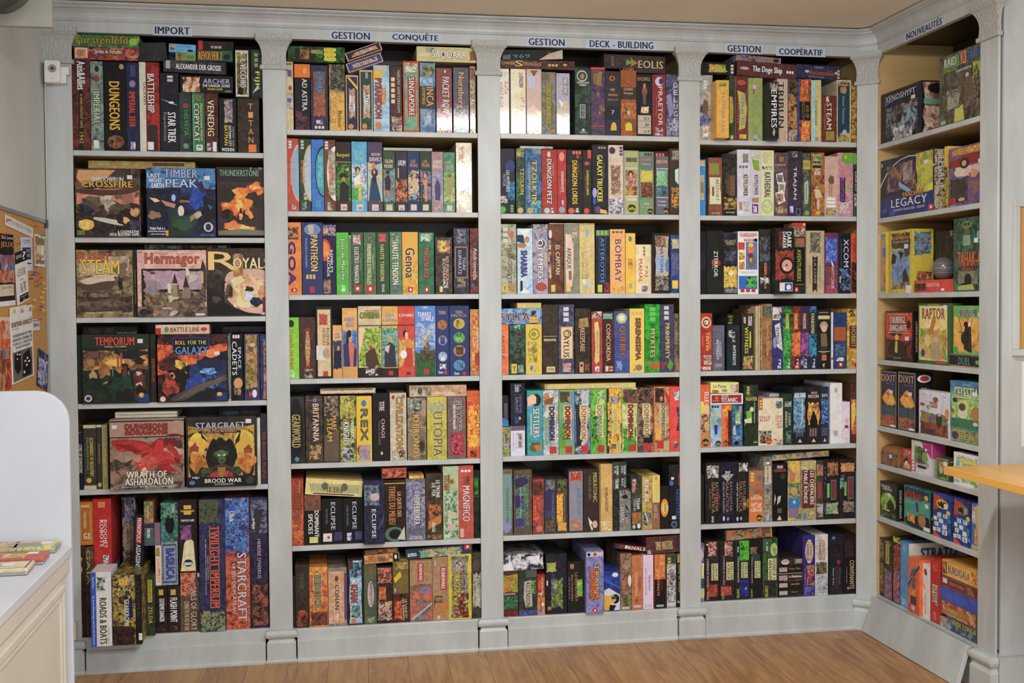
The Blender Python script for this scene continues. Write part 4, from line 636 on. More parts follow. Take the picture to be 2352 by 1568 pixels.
525 690 285|dc5~db5|e a93 18 88 8 32;e dc5 26 78 12 28;e a93 34 66 15 25;n a94~dc5~865 10 75 32 78;e 58b 25 55 82 92;n 98b~dc5 40 60 82 96|yellow box with ships and spiral emblem
695 856 85|543~432|r ba8 8 94 45 46;h ENDEAVOR eda 12 88 49 52.5;r dc9 26 80 89 97;h YSTARI 765 34 72 91 95|tall dark brown box, tiny cream lettering|
860 1022 85|446~668~335|i ccd 32 66 3 26 3;r db6 16 90 32 78;g ec9 20,34 86,33 88,76 18,77;e 765 28 82 36 48;e db8 36 74 38 46;t CAYLUS 433 32 68 37 76;n c66~bbb 25 80 84 97|blue stone box with parchment title panel
1030 1190 125|332~543|g b95 28,16 82,14 88,28 24,30;t SHAKESPEARE ca8 32 64 20 66;r ca7 28 54 82 98;n c66~443 60 90 84 96;e 432 34 48 85 90|dark brown box, script lettering
1200 1312 155|a43~b54|n ecb~433~a87 5 95 0 12;g dc8 25,18 60,16 72,30 70,80 40,85 25,80 35,60 30,40;t NAVEGADOR 543 46 62 32 68;n a8b~eee 28 72 88 97|red-brown box with cream ribbon
1316 1430 158|522~633|n 8ba~7a9 2 90 3 12;t CONCORDIA db9 30 68 20 80;i c96 55 90 88 98 2;n a8b~ddc 20 50 88 97|maroon box, gold lettering, green gem on top
1432 1588 152|459~56a|e bc7 14 84 3 20;e eee 30 70 6 16;t QUEBEC b75 28 76 24 76;n 9bd~459 15 50 80 96|blue stone box, orange script lettering
1590 1740 125|ec5~fc6|i cb7 10 90 5 10 1;t SERENISSIMA 865 42 74 15 80;e 987 38 86 87 97;n c76~ec5 14 40 86 97|yellow box, thin grey lettering, round seal
1745 1900 80|292~3b3~171|i 7c6 34 70 4 26 3;t MYRTES dc9 36 68 36 78;e c63 48 98 84 96;n c66~292 22 48 82 96|bright green box, cream script, red disc
1903 2045 82|446~557|i ccc 28 62 2 24 3;t PROSPERITY ec4 38 66 28 80;e 88b 38 66 39 44;g 6a4 70,80 96,88 75,98 50,92;n a44~446 5 50 84 95|slate box, yellow lettering, small green diamond
2048 2140 175|986~654|n 322~986 5 95 4 14;t SCK_N_ROUTA 433 30 60 18 78;n b54~b97 20 70 84 97|dark gold box edge at right pillar
230 692 125 283|58b~9bd~347|h SYLLA 743 8 72 28 78;r eb4 72 92 56 92;h YSTARI c73 74 90 66 78;n 333~9ab 74 88 12 50|blue cloudy box lying flat, brown capitals
435 682 68 124|dc7~cb6|r cb8 0 100 0 35|plain yellow box on top of cloudy blue box|D=.2
@B3E 1090 860 4.4377 3 4 286 2096 835 790
240 362 530|486~ba6~7a4|r bbc 50 88 24 74;t RACE 336 55 82 26 72;n ca6~585 55 98 2 60|lime green box, lower of two at left pillar
240 348 210 520|333~222|r 99b 60 90 25 75;r 333 62 88 26 74;g 38c 40,70 98,80 98,98 30,98;t GALAXY 88a 66 84 28 72|black box with blue corner, at left pillar|
368 515 520|cce~dde|n 768~868 2 98 0 16;r 77a 38 86 24 74;r dde 40 84 25 73;t JUMP_DRIVE 447 44 78 26 72;t Tempete_imminente 558 16 26 22 76|white-lilac box below the dark space box|
368 515 85 518|223~334|i 99a 28 76 3 7 1;r 66a 28 80 26 70;r 223 30 78 27 69;t GALAXY 99c 36 54 32 68;t RACE_FOR_THE 88b 60 74 30 68;e fb4 46 72 78 86;n 36b~223 28 60 78 94;t extension aab 30 70 8 20|tall dark space box standing on the white-lilac one
538 698 160|3a9~5ac~489|e 333 28 90 5 24;g eba 0,10 55,8 60,20 5,24;e fca 10 60 6 20;t SETTLERS eee 38 78 28 72;t NAISSANCE_D'UN_EMPIRE ddd 20 32 36 68;e 864 14 72 82 94;g c84 30,80 90,84 96,92 60,93;r 765 25 80 80 84|turquoise box with two heads, white lettering
702 860 155|9ab~cdd~897|e c85 5 40 4 18;e da7 60 85 8 14;g 964 5,16 70,10 60,22 10,22;g dc8 30,24 78,24 86,40 76,54 84,78 30,78 40,54 28,40;t DOMINION 33a 40 72 26 77;t Dark_Ages ccc 88 94 40 60;r c33 40 84 87 98;n 8a6~9ab 4 60 40 86|sky-blue castle box, dark blue first letter|
864 1022 152|8b4~79a|n 543~664 4 70 3 20;e b97 55 78 10 18;g 79c 72,4 98,4 98,90 76,70;g dc8 30,24 78,24 86,40 76,54 84,77 30,77 40,54 28,40;t DOMINION a43 40 72 26 76;r c33 40 84 87 98;n 7a4~484 4 40 50 90|green hill box with dark bearded man|
1027 1185 148|79b~455~dcb|n ec9~8bd 40 90 3 25;n 234~345 4 40 20 90;g dc8 30,24 78,24 86,40 76,54 84,77 30,77 40,54 28,40;t DOMINION 943 40 72 26 76;r c33 40 84 87 98|slate blue box with pale sunrise
1188 1348 145|6b4~8c5~473|n cd8~696 40 90 2 25;g dc8 30,24 78,24 86,40 76,54 84,77 30,77 40,54 28,40;t DOMINION 484 40 72 26 76;r c33 44 86 87 98;n 342~6b4 4 60 40 86|bright green garden box with pale building
1352 1502 142|ec4~da3~325|r 325 0 14 0 100;n 325~ec4 5 32 20 90;n bbb~543 20 80 12 24;g dc8 34,31 74,31 80,42 74,50 78,70 34,70 42,50 34,42;t DOMINION aa6 44 68 33 68;r bb8 60 86 82 96|orange box with dark purple left edge|
1507 1662 138|dda~8b6|n 254~a43~385 4 98 2 24;n 6b4~373 4 96 60 98;g dc8 30,24 78,24 86,40 76,54 84,77 30,77 40,54 28,40;t DOMINION a33 40 72 26 76;r c33 50 92 87 98|pale green box with leafy ground|
1665 1828 138|643~a87~432|n 222~865 4 96 2 25;n c97~543 50 96 30 70;g dc8 30,24 78,24 86,40 76,54 84,77 30,77 40,54 28,40;t DOMINION 764 40 72 26 76;r c33 42 84 87 98;n 322~322 30 96 72 86|dark brown cave box with cream ribbon title
1832 1990 128|da6~b86~754|n 322~643 6 70 2 25;g c43 60,2 98,14 98,28 70,14;e c96 38 58 14 22;g cb8 30,26 84,30 80,76 36,74;t DOMINION 347 48 72 28 74;n eb4~da6 8 50 62 82;r c33 20 62 83 95;r bb8 64 92 83 98;r e83 0 5 0 100|tan box with red blade and blue lettering
1993 2130 125|d44~e55|n 322~ddd 30 98 6 22;g 233 50,32 98,32 98,68 50,68 64,50;t DOMINION 99a 62 82 33 66;n 347~eb4 28 64 84 96|bright red-pink box at right pillar
715 1645 90 142|cb7~dc8|r ba6 0 3 0 100|long flat tan cardboard box lying on top|D=.25;t=cardboard_box
@B3F 1090 1040 4.4377 3 5 290 2084 870 755
215 388 190|765~887|e 79c 40 95 8 34;n 79b~8a7 30 95 5 90;t THUNDERSTONE 565 62 78 28 82;e 99c 40 90 78 96|grey box with blue orb, worn lettering
398 585 188|654~765|n 548~6a5~437 6 84 8 90;g 436 6,15 60,10 84,18 50,26 10,28;g 437 6,40 55,40 40,58 8,56;g 548 8,76 84,74 60,86 10,88;t THUNDERSTONE 786 56 80 22 84;t ADVANCE_NUMENERA ccc 36 42 26 74|thick grey-brown box with purple creatures
592 705 280|644~b54|n d53~833~f74 2 60 30 80;n 743~532 5 90 4 30;t THUNDERSTONE 976 55 76 24 84;e c86 30 85 84 96|narrow rust-brown box with flames
710 828 275|444~556|n 99a~554 10 90 2 20;r 437 5 92 20 60;n 558~346 5 92 56 70;t THUNDERSTONE 786 62 82 24 80;n 875~333 8 90 76 96|narrow grey box with purple band
832 945 272|654~543|n e92~fc4~a63 2 60 25 85;n 785~332 10 90 2 22;t THUNDERSTONE 887 60 80 24 82;n cb6~e92 10 90 80 96|narrow brown box with orange fire band
952 1105 172|445|r 99a 6 94 3 97;n c42~832~da6 10 90 4 18;g b87 10,18 30,30 15,26;t BLUE_MOON 68a 58 84 30 72;t LEGENDS bab 36 46 40 62;n c64~a97~bbb 12 90 80 96|silver-grey box with dark red creatures, blue lettering
1108 1265 165|433~533|t MISKATONIC bb6 60 86 6 52;t SCHOOL_FOR_GIRLS 786 32 48 10 48;g ddc 28,76 60,86 46,88 60,96 50,98 36,88;e dba 55 88 82 94|plum-brown box, cream serif lettering
1263 1398 110|ca6~db7|r a84 0 12 0 100;t NYARLATHOTEP 643 42 66 35 70;n eda~ca6 10 90 85 99|tall plain tan box, thin script
1385 1470 90 368|454~565|t ZOMBIE eee 60 86 12 46;t 15 eee 30 52 16 40;t TRUNK eee 40 85 60 96;n 532~454 5 50 40 62|small green box, upper left of a pair|D=.1
1472 1545 82 362|454~343|t TEAM eee 52 82 12 44;t ZOMBICIDE eee 20 42 14 40;t COUP eee 56 80 58 92;t BAS eee 24 46 60 86;e 622 20 60 44 56|small green box, upper right of a pair|D=.1
1400 1585 370|887~999~333|n 222~444 0 38 0 100;e 322 52 84 12 22;t CARNIVAL ccc 40 66 35 80;n b44~bbb 40 70 66 82|metallic grey box with dark left side
1588 1698 228|565~343|n dbb~a54 10 50 4 30;t TEAM eee 48 78 40 60;t ZOMBICIDE ddd 24 40 42 64;n 8a4~c43~365 6 94 66 90;n 654~343 40 90 14 36;e bcd 12 40 90 97;e eee 55 85 88 97|green box with tentacle creatures
1695 1802 222|a84~cb6|t RUNE_AGE dde 24 66 8 48;r a54 40 60 22 34;n 335~999~a85 4 92 66 92;g eee 30,66 60,84 56,86 26,70|tan box, outlined white lettering, caped figure
1800 1880 492|a75~864|t RUNE_AGE aab 22 66 8 58;r c43 30 50 26 40|small brown box under pale yellow box
1800 1880 212 490|dc6~ec8|t EXTENSION cb8 40 70 20 90;r ba6 35 65 4 16|pale yellow box stacked on small brown box|D=.2
1885 1975 318|321~222|e f93 2 90 30 72;e fd6 20 80 38 64;t WARP 433 40 66 40 62;e ccc 60 90 46 52|black box with fiery round explosion|
1978 2110 318|223~112|t NIGHTFALL 36c 48 72 8 80;e 68b 12 58 82 98;e 543 18 52 85 96;r ddd 18 48 70 78|black box with upright blue lettering
1970 2110 100 312|222~333|e 57a 2 34 74 98;r eee 16 36 58 70;t NIGHTFALL b33 66 84 40 98|black box stacked on top near right pillar
@B3G 1090 1220 4.4377 3 6 292 2078 895 770
230 440 415|532~643|n d93~6a3~a43 4 98 8 48;n 486~343~7a6 4 98 56 86;h LEGION ddd 10 84 49 53;n 922~532 4 98 88 99|box with orange beast above green beast
445 630 405|343~454|g bbb 30,25 70,22 74,80 38,82 26,60;t ASCENSION 333 38 64 26 80;n 8a6~232 66 96 22 54;n 347~66b 2 98 88 99;r 666 40 98 0 16|dark green box with white torn-edge title|
632 710 680|c84~d95|t LEGENDARY 543 30 60 8 90;n 88b~d95 5 95 60 98;e eee 50 85 30 52|small orange card box below red one
632 710 450 678|b43~933|t LEGENDARY dd9 54 80 12 92;e d54 5 55 24 70;n eee~b43 5 60 80 98|small red card box above orange one|D=.15
718 932 235|223~334|n 8a4~564~bb6 24 82 40 92;n cb6~8a4 4 50 14 30;t LEGENDARY 55a 28 42 30 72;r b85 8 24 87 93;r eee 4 10 44 52|wide navy box with golden green figure
938 1108 308|222~332|n 8b5~5a3~dd9 55 90 34 70;t LEGENDARY b85 44 60 22 78;t ENCOUNTERS ca9 22 32 26 76;t ALIEN ba8 8 14 30 72;r b85 16 38 5 14|black box with green creature, tan lettering
1112 1305 200|88b~99c~66a|r ccc 4 96 2 9;e 322 8 26 3 8;e b43 42 60 3 8;t TRAINS e64 20 72 22 78;t TRAINS db4 44 74 22 76;t TRAINS e74 22 52 30 78;e c33 35 64 91 98;e eee 44 55 93 96.5|lilac box, large slanted red and yellow lettering|d=-.015
1308 1470 402|137~25b|e eee 50 88 4 15;g 36c 0,15 98,40 98,46 0,24;g dde 0,48 30,42 98,60 98,98 0,98;e 322 45 95 58 82;e da7 20 75 60 80;g 263 45,64 80,62 74,70 48,71;g eb3 0,60 40,62 45,98 0,98;g 222 35,84 75,86 60,98 30,98;R n 126~36b 5 95 5 95|blue box with masked figure drawing
1470 1585 222|865~a87~643|n 765~b98 10 90 2 30;t KRONOS c95 18 46 46 62;e eed 70 98 38 58;t Quarriors 933 50 70 32 66;n 8a5~643 20 98 72 94;h WIZKIDS eee 16 84 94 98|brown wrapped box with white oval
1588 1700 238|b74~c85|t Quarmageddon dba 26 54 30 74;t Quarriors 933 60 82 40 66;h WIZKIDS eee 16 84 92 96;e 964 30 60 80 88;t RISE_OF eda 84 92 4 24|ochre brown box, dark red lettering
1702 1806 232|dcd~ece|t QUEST_OF_QLADIATOR 99a 14 38 24 74;t Quarriors 822 50 76 38 66;n ccd~bbb 10 90 90 97|white-lilac box with narrow grey lettering
1818 1928 225|d84~b73|n d95~c63~eb6 4 96 2 44;r 222 0 100 46 100;t QUARTIFACTS e95 20 46 28 76;t Quarriors 933 56 80 42 66;h WIZKIDS eee 16 84 93 97|orange-topped black box, pale orange lettering
1930 2036 222|998~aaa|r 222 0 10 0 100;n 222~565 5 98 0 18;n ccc~888~444 10 98 20 96;t Quarriors 822 40 80 28 66;n dc6~33b 10 38 36 64;i cb6 20 50 6 22 3;h WIZKIDS eee 14 90 91 97|silver-grey box, dark red lettering
2040 2110 205|222~233|n d93~6a3 10 95 2 18;t LORD_OF_RINGS cb4 30 70 22 72;h WIZ eee 10 90 88 92|black box edge, gold lettering
235 695 235 408|aaa~333~434|n 222~dde~658 2 98 5 95;g fff 66,20 92,20 90,60 74,62;g eee 10,60 30,56 34,98 8,98;h LEGENDARY eee 18 74 48 66;h DARK_CITY ddd 28 66 70 82|dark box with white splashes lying flat|a=1
1408 1750 135 185|322~623|n a43~434 2 98 5 95;e eee 32 40 10 80;h RIVALS eee 42 92 25 90;n 335~a44 2 30 10 95|narrow dark box, white slanted lettering, slightly tilted|a=-8;D=.2
1735 2110 35 210|633~744|h TIME_MASTERS ba7 24 70 30 80;n 533~744 5 95 5 95;n eee~633 2 12 75 98|maroon box lying flat at right, tan lettering|a=2
@B4A 1560 90 5.2267 4 0 245 2115 1187 1262
225 395 412|bbb~998|n 335~bbb 5 95 45 80;i ddd 35 60 8 22 3;e 864 30 70 38 60;n 44a~998 5 80 62 78;n c98~eed 30 70 78 96|silver-grey box with blue paint strokes|a=-1
595 655 420|354~465|g cb5 0,32 60,34 80,50 70,72 0,74;t TAJ 786 30 55 36 68;r cc5 20 75 92 98;D x 0 0 0 0|dark green box behind orange box
640 820 435|733~844|e c64 20 80 6 14;g cc4 20,22 70,26 90,50 76,80 30,84 40,60 30,40;t THURN_und_TAXIS 774 44 76 28 76;t THURN 997 20 40 40 72;r dc5 35 85 90 97;n 345~dc5 40 60 90 97;r b95 4 6 3 97;r b95 94 96 3 97|crimson box with yellow banner
810 990 458|9a6~ab7|e ba8 25 65 8 26;n dcb~865 30 62 10 26;n a97~9a6 30 68 76 90;n 454~ccb 30 80 90 99|sage green box with gemstone drawings
1165 1290 478|dba~cba|t TRIBUN 322 8 62 5 78;n ba8~dba 60 98 80 98|cream box, huge dark brown letters, behind black box
1290 1410 490|332~765|n c85~443~ba7 5 95 20 80;t CAESAR_&_CLEO ca6 50 84 50 86;n 322~cba 5 95 80 98;t Rudiger_Dorn bba 8 16 5 26|brown box with fiery battle and ruins
1400 1568 480|343~d63|n d53~e94~572 20 80 2 36;r 322 12 95 36 66;t AGE_OF a84 60 84 42 62;t INDUSTRY 875 28 54 36 66;n e63~eb5~474 25 90 66 98;r 35a 0 12 0 100|box with red and green smoke pattern
1570 1690 500|9cc~cc9|r dc8 45 96 0 98;n 8cd~bdc 8 40 2 98;t LONDON 466 36 60 34 72;r b96 40 70 92 98|pale blue and yellow striped box
1690 1875 692|732~843|t STEAM edc 34 66 16 72;t RAILS_TO_RICHES ca8 20 28 18 72;n 9a5~a84 28 86 76 96;n eee~732 30 50 2 14|short rust-red box, large cream lettering
1855 2045 508|cb8~dcb|r 256 6 90 6 94;n 543~ca8 6 90 2 10;g c97 24,12 60,10 70,16 60,22 26,20;t Hansa_Teutonica aab 38 56 26 70;e cb5 60 92 84 94;e c86 20 50 84 92;e bbd 38 70 79 88;n cb6~553 6 94 90 98|dark teal box with three coins
2045 2120 525|654~a83|n da5~532~8a4 5 95 5 95|dark bronze box edge at right pillar
440 590 478|eb4~da4|r cb5 14 84 3 12;n 453~cb5 22 80 4 11;t MAHARAJA 99a 34 66 22 90;|orange box sticking out, grey slanted lettering|d=-.06
1045 1185 512|222~433|n bbb~332 5 95 2 14;t EMPIRES eee 22 78 14 80;t edge eee 34 64 82 94;R n 887~dcb 3 97 5 95|black box sticking out, heavy white lettering|d=-.06
235 660 262 405|332~222|n d94~6a3~c44 26 76 15 85;g dc5 28,20 60,30 80,75 40,80;h Cuba ed6 30 74 25 70;i ccc 88 96 15 95 3|black box lying flat with fruit-coloured title
685 1400 275 462|633~744|h The_Doge_Ship eee 26 75 28 78;i eee 82 95 45 62 1;e caa 5 20 40 60|wine-red box lying flat, white serif lettering|a=-3
672 1210 200 275|754~aab~643|n a85~88a~543 2 98 5 95;e 443 82 96 20 80|patchwork-coloured box topmost above the wine-red one|a=-3
1400 1925 325 488|336~447|h Automobile b64 28 86 34 74;h MARTIN_WALLACE 99b 40 60 10 24;i cb5 92 97 25 95 3;e ccb 18 28 40 60;e ccb 86 92 40 60;h Un_jeu_de_course aaa 26 62 80 94|navy blue box lying flat, red script lettering|a=-2
@B4B 1560 320 5.2267 4 1 258 2130 905 938
225 322 232|28c~39d|r cb9 35 80 28 72;n ca6~dcb 10 95 2 12;r 986 40 76 40 60;t YUCATA 987 45 70 30 68|blue box edge at left pillar, tan panel
355 520 212|853~965|n c74~6a4~b64 4 80 8 30;g ddb 8,34 88,34 84,52 90,60 92,80 8,80 12,56;t BELFORT 865 54 76 38 74;r 965 26 42 50 66;h aoaj eee 24 80 94 97|brown box with cream scroll
525 698 168|222~443|n 554~332 5 95 20 50;r 754 42 88 34 68;t GUILDES 976 56 82 36 66;t LONDRES 865 24 42 42 64;n ca5~543~321 10 98 70 90;h aoaj eee 24 80 93 96|black wrapped box, reddish lettering
690 860 118|ccd~dde|n 785~998 40 84 6 20;i 878 12 84 24 28 1;t KEYFLOWER 433 46 80 38 70;n c85~ba8 12 40 78 92;n 9a8~ccd 45 90 78 94|tall lilac-white box, black calligraphy, small boat
860 985 125|ccd~dcc|n bb7~cdc 6 90 4 14;g 9b3 10,14 80,16 86,32 30,30;t KEYFLOWER 433 36 72 38 68;t The_Farmers 988 18 30 50 70;r 33a 14 72 82 96;n c43~eee 22 62 84 95;n 5a7~d75 10 80 72 80|white box with green badge and blue logo
985 1140 130|ddb~dda|n bb8~dda 10 80 3 20;n 222~ddb 4 90 24 30;t KATHEDRAL 554 26 72 34 72;e bd4 4 92 74 96;e ddb 16 80 77 93;n bba~ddb 20 74 78 92|ivory box with lime green ring
1143 1305 160|447~865|e 333 34 76 5 16;n c43~7a4 36 72 6 15;h STREETCAR bbb 8 84 18 21;g eed 12,34 62,31 72,46 24,50;n 856~8a9 18 64 34 47;g eed 32,48 86,46 74,66 30,60;n b75~7a9 36 74 49 62;g eed 6,64 62,58 84,76 30,82;n c97~667 14 68 64 78;n ca8~655 5 95 84 96|purple-grey box with three stamps
1305 1480 145|434~545|t TRAJAN ddd 34 60 24 74;r 33a 8 46 82 97;n c43~eee 14 38 84 95;r 88a 58 86 88 98;r 434 62 82 89 97;n 99a~434 20 70 0 10|dark plum box, spaced white capitals
1470 1585 165|443~665|n 786~454 10 85 2 98;r cb4 5 90 12 26;r aa5 5 90 15 22;g bcb 20,48 60,42 70,60 64,80 24,80;t KARESANSUI 444 34 54 50 78;e 9b5 30 76 91 98|narrow dark green box with yellow bands
1580 1745 165|a63~b84~643|n cc8~685 12 80 3 18;r 343 10 74 14 24;h BRUXELLES dc8 12 72 16 20;n dcb~a63 20 74 24 36;e ba8 28 52 52 58;g dca 20,58 64,58 84,70 34,72;e dba 40 64 72 90;n 622~c83 8 30 60 96;e cb4 32 68 91 98|carved-looking brown box with waiter figure
1735 1905 210|ca9~dba|n bba~ca9 20 86 14 22;g 865 26,40 40,32 66,33 72,42 66,46 36,46;r 976 32 38 46 66;r 976 50 56 46 66;i eee 16 82 68 86 3;n 776~ba9 6 92 86 98;e cb4 30 58 89 97|pale pink-beige box with columns
1905 2085 170|b8a~da9~a7b|e 7b4 20 100 0 18;e db6 44 62 4 10;r 433 14 48 26 78;t GINKGOPOLIS a6c 20 42 28 76;e 8c3 56 80 50 58;n d97~b8a 10 90 18 40;n dcb~b8a 10 90 76 96|pink-purple box with green leaves and dark title bar
2082 2150 175|565~454|e 7b4 -40 100 0 18;r 222 10 100 25 62;t GINKGO dcb 30 70 28 60;n ccc~565 20 90 64 84|grey-green box edge at right pillar
325 350 225|332~443|r 221 30 70 0 100|very thin dark box edge
@B4C 1560 490 5.2267 4 2 268 2140 972 965
225 342 212|223~112|n 335~223 10 90 30 60|nearly black box edge at left pillar
348 542 205|223~332|t ZTERROR ddc 42 66 32 72;e a33 30 85 46 56;t survie caa 30 38 46 60;n 363~223 42 66 66 74|black box with white and red small lettering|
545 710 228|223~445|h ATLANTIS aa8 10 88 12 16;h RISING ca5 22 80 16 20;n ca4~fc5~765 2 98 54 90;e ffb 35 75 62 70;n 99a~543 4 98 90 98;n 778~334 10 90 30 46|dark sky box with golden sunset
718 965 215|eee~fff|h GUARDIANS c43 8 92 2 8;h CHRONICLES 346 18 78 7 9.5;r c33 30 78 12 16;e 225 78 95 11 17;h EPISODE eee 34 72 12.5 15.5;n c33~d54 2 34 17 30;n 863~ec5 4 34 33 46;n dc4~b63 4 34 48 61;r 68c 38 94 17 61;g d85 48,22 70,18 84,30 66,38 50,34;g 933 46,36 70,34 76,44 52,42;g 876 44,44 82,40 88,50 64,60 50,52;e ec4 50 74 18 25;e ca8 56 68 42 49;h PREMIERE_PARTIE bbb 14 88 64 67;r 37c 4 94 71 92;n 6c5~246 40 94 72 90;i c33 10 90 92 97 1|white comic-style box with framed colourful pictures
968 1110 190|332~443|n 678~543~334 5 95 10 50;t ESPIANS ca8 46 64 52 92;r b33 44 70 54 70;n ddd~332 10 90 74 84|dark wrapped box with reddish lettering
1115 1155 190|223~334|r 68b 10 90 76 96;n ccc~223 10 90 20 36|narrow black box with blue logo
1155 1390 175|211~332|t DARK fff 60 86 6 30;t DARKER eee 38 56 6 31;t DARKEST b33 18 34 6 29;n a43~632~c64 0 98 32 80;e 322 22 100 44 70;e da9 34 90 48 66;e 211 55 66 55 58;e eee 45 52 60 64;r edd 22 92 83 96;r 25b 50 90 84 95;e eee 58 84 86 94;r b33 20 30 66 80|black box with pale face and blue square logo|d=-.04
1390 1525 285|332~443|n b75~876 4 95 2 18;r 221 4 92 18 84;t AVENTURIERS bb4 26 62 22 78;r c33 4 40 88 97;e eee 14 30 90 95;e b96 4 95 83 84|black box with pinkish top and yellow script
1375 1530 115 280|a43~ba8|r c43 0 100 0 30;n 332~ccb 5 95 35 85;e dd4 78 98 2 20|small box standing above, red strip, bare trees|
1530 1755 208|ba8~cb9|n 554~887~ba8 20 80 3 36;g 433 36,40 50,43 64,40 60,98 50,93 36,98;t LA_LUNE ba8 44 56 46 84;n 998~ba8 16 28 54 84;n 998~ba8 70 82 54 84;r 987 0 3 0 100;r 987 97 100 0 100|putty-coloured box with dark vertical ribbon
1760 1920 232|447~845|n 35b~68d~aac 5 95 8 50;g ddd 44,42 60,50 70,56 52,54;t WITCHER dcd 48 68 55 92;n a53~447 5 95 55 85;n 44a~c53 5 95 85 97;r b54 0 100 97 100|blue and red box with blade, white lettering
1922 2070 240|123~234|t XCOM ccd 42 82 10 56;t LE_JEU_DE_PLATEAU 68a 16 28 10 56;n 57a~123~9ac 10 98 58 96;t EDGE eee 8 22 72 82|dark blue box, large slanted white lettering
2070 2160 245|b43~d63|n 321~632~954 5 95 46 98;t HORREUR 933 30 70 10 44|red-orange and black box edge at right pillar
@B4D 1560 680 5.2267 4 3 272 2140 905 870
235 412 205|a32~b43|e dc9 26 92 6 26;e a32 36 84 9 23;n eee~733 42 74 12 20;t TINTIN ec4 56 80 33 64;t AVENTURES dba 84 90 32 62;r d53 26 42 38 56;n 222~dba 40 96 72 90;n eee~a32 20 90 92 98|red box, yellow lettering, round seal
415 558 350|667~778|t LE_DESERT ccd 56 74 36 70;t INTERDIT dde 32 52 32 76;r 99a 22 78 84 92;R n 36b~c73~55b 0 100 0 100|grey metal tin, white lettering|k=1;t=game_tin
590 745 345|333~245|t L'ILE dde 42 62 16 38;t INTERDITE dde 44 66 45 88;n eee~333 10 40 10 28;R n 334~d63~249 0 100 10 95|black and teal metal tin, white lettering|k=1;t=game_tin
765 905 208|333~443|t WITNESS dd4 26 56 24 70;r dd4 66 80 32 60;t BLAKE 332 69 77 34 58;n ccc~888 54 90 4 22;n c54~eee 16 36 6 18;n cb7~454~c75 10 96 74 98|dark box, bold yellow lettering, cream figures
818 925 150|964~b85|n ca6~843 3 97 0 20|brown book behind dark box|D=.2;d=.08;t=game_book
932 962 120|cb8~dc9|r a98 20 30 0 100;r a98 60 70 0 100|thin cream book, first of three|t=game_book
965 985 112|ba8~976|r edb 30 60 0 100|thin tan book, second of three|t=game_book
988 1010 110|dca~a85|r 864 30 60 0 100|thin tan book, third of three|t=game_book
1012 1130 92|964~a85~754|r 576 24 88 4 18;n 698~454 26 86 5 17;t Sherlock_Holmes ca8 42 72 26 80;n c66~a85 40 80 86 97|brown wooden-look box with green square, pale script
1132 1262 118|448~336|r ddd 2 66 2 22;n b55~eee 40 90 2 10;n eee~765 10 80 12 20;g ddd 22,30 70,26 96,70 44,64;t REMEDE 334 34 62 34 60;t LE 8ac 68 90 54 66;e 99c 4 44 48 66;t reg eee 46 80 84 98|blue box with white torn poster
1262 1365 118|3a4~253|t PANDEMIE ec5 28 68 12 36;n 6b5~362~4c5 2 98 40 80;g eed 60,24 66,36 62,44;t reg eee 44 78 84 98;n 3b5~263 2 50 84 98|green box, yellow-orange vertical lettering|
1368 1470 118|a43~622|t PANDEMIE ec5 26 66 12 36;n e83~b43~da6 2 98 40 80;t reg eee 42 76 84 98;r 9b5 40 70 34 36|red and orange box, same vertical lettering|
1472 1568 118|536~425|t PANDEMIE ec5 28 66 12 36;n b6b~636~858 2 98 40 80;n 8bd~536 2 50 80 96;t reg eee 42 76 84 98|purple box, same vertical lettering|
1570 1665 118|136~145|t PANDEMIE ec5 28 68 12 44;n 3ac~145~37b 2 98 44 80;t reg eee 44 78 84 98;n 48b~136 4 96 0 10|dark blue box, same vertical lettering, larger|
1668 1832 160|222~333|r 988 16 84 4 6;r dc9 8 92 10 16;e ba8 20 80 20 34;e dba 30 72 26 38;g 875 26,40 70,40 76,60 66,74 30,74;g 443 24,62 78,62 74,70 26,70;r ccc 8 92 70 71;i d85 34 70 76 86 3;g eb5 38,92 58,90 50,98|black box with toy-like brown figure
1838 1862 190|ccc~ddd|r b43 0 100 80 84|thin pale box edge|D=.2
1865 2022 195|247~358|r b63 6 94 26 50;t reg eee 20 76 80 86;h reg eee 28 80 81 86;r c33 36 72 88 97;e eee 48 62 90 95;n 689~247 10 90 55 78|blue box with wide orange band
2030 2160 150|ec5~b83|n 543~ec5 10 95 0 14;r 743 20 95 28 66;t HOBBIT ca6 36 80 30 64;n 876~ca5 5 60 86 96;e c43 60 95 90 98|yellow box with brown square panel at right pillar
600 742 205 335|221~332|h EXPERTS aa3 5 95 20 40;h DEUX aa3 30 85 50 70;r aa3 0 80 80 95|black box behind the tins with yellow bars|D=.15;d=.12
@B4E 1560 860 5.2267 4 4 268 2130 890 815
225 375 130|e73~d63|t ELLE eee 60 90 12 28;e fc8 55 98 30 55;e fd5 20 60 26 50;n da8~643~ec6 10 98 45 85;n b86~d95 10 98 76 90;e 522 40 92 86 98;h iello dc4 46 88 90 95|orange box with cartoon faces
380 518 370|69b~acd|e 9bb 10 50 10 60;i 332 12 80 2 7 1;h PANTHEON dc5 14 84 20 27;g cb6 30,46 50,38 74,46;g 33a 34,48 66,48 60,70 40,70;n eee~88b 2 50 80 98;e 343 46 94 85 98;h iello dc3 54 88 90 95|pale blue box with robed figure and yellow hat
518 642 370|e73~d52|n fb4~d52 4 96 2 28;n 322~632 60 98 10 98;t EXPANSION 843 44 66 34 56;n f83~c42 2 50 40 90;e 643 20 62 85 98;h KI dc3 28 52 90 95|bright orange flame box
645 768 370|258~59c|n 5b5~258 4 40 2 16;n dda~6a5 30 80 14 48;i da4 70 92 3 18 3;r ccd 12 32 50 72;t TOTEM 447 42 70 44 70;n 9bd~258 4 96 74 90;e 222 20 60 86 97|blue seascape box with palm island
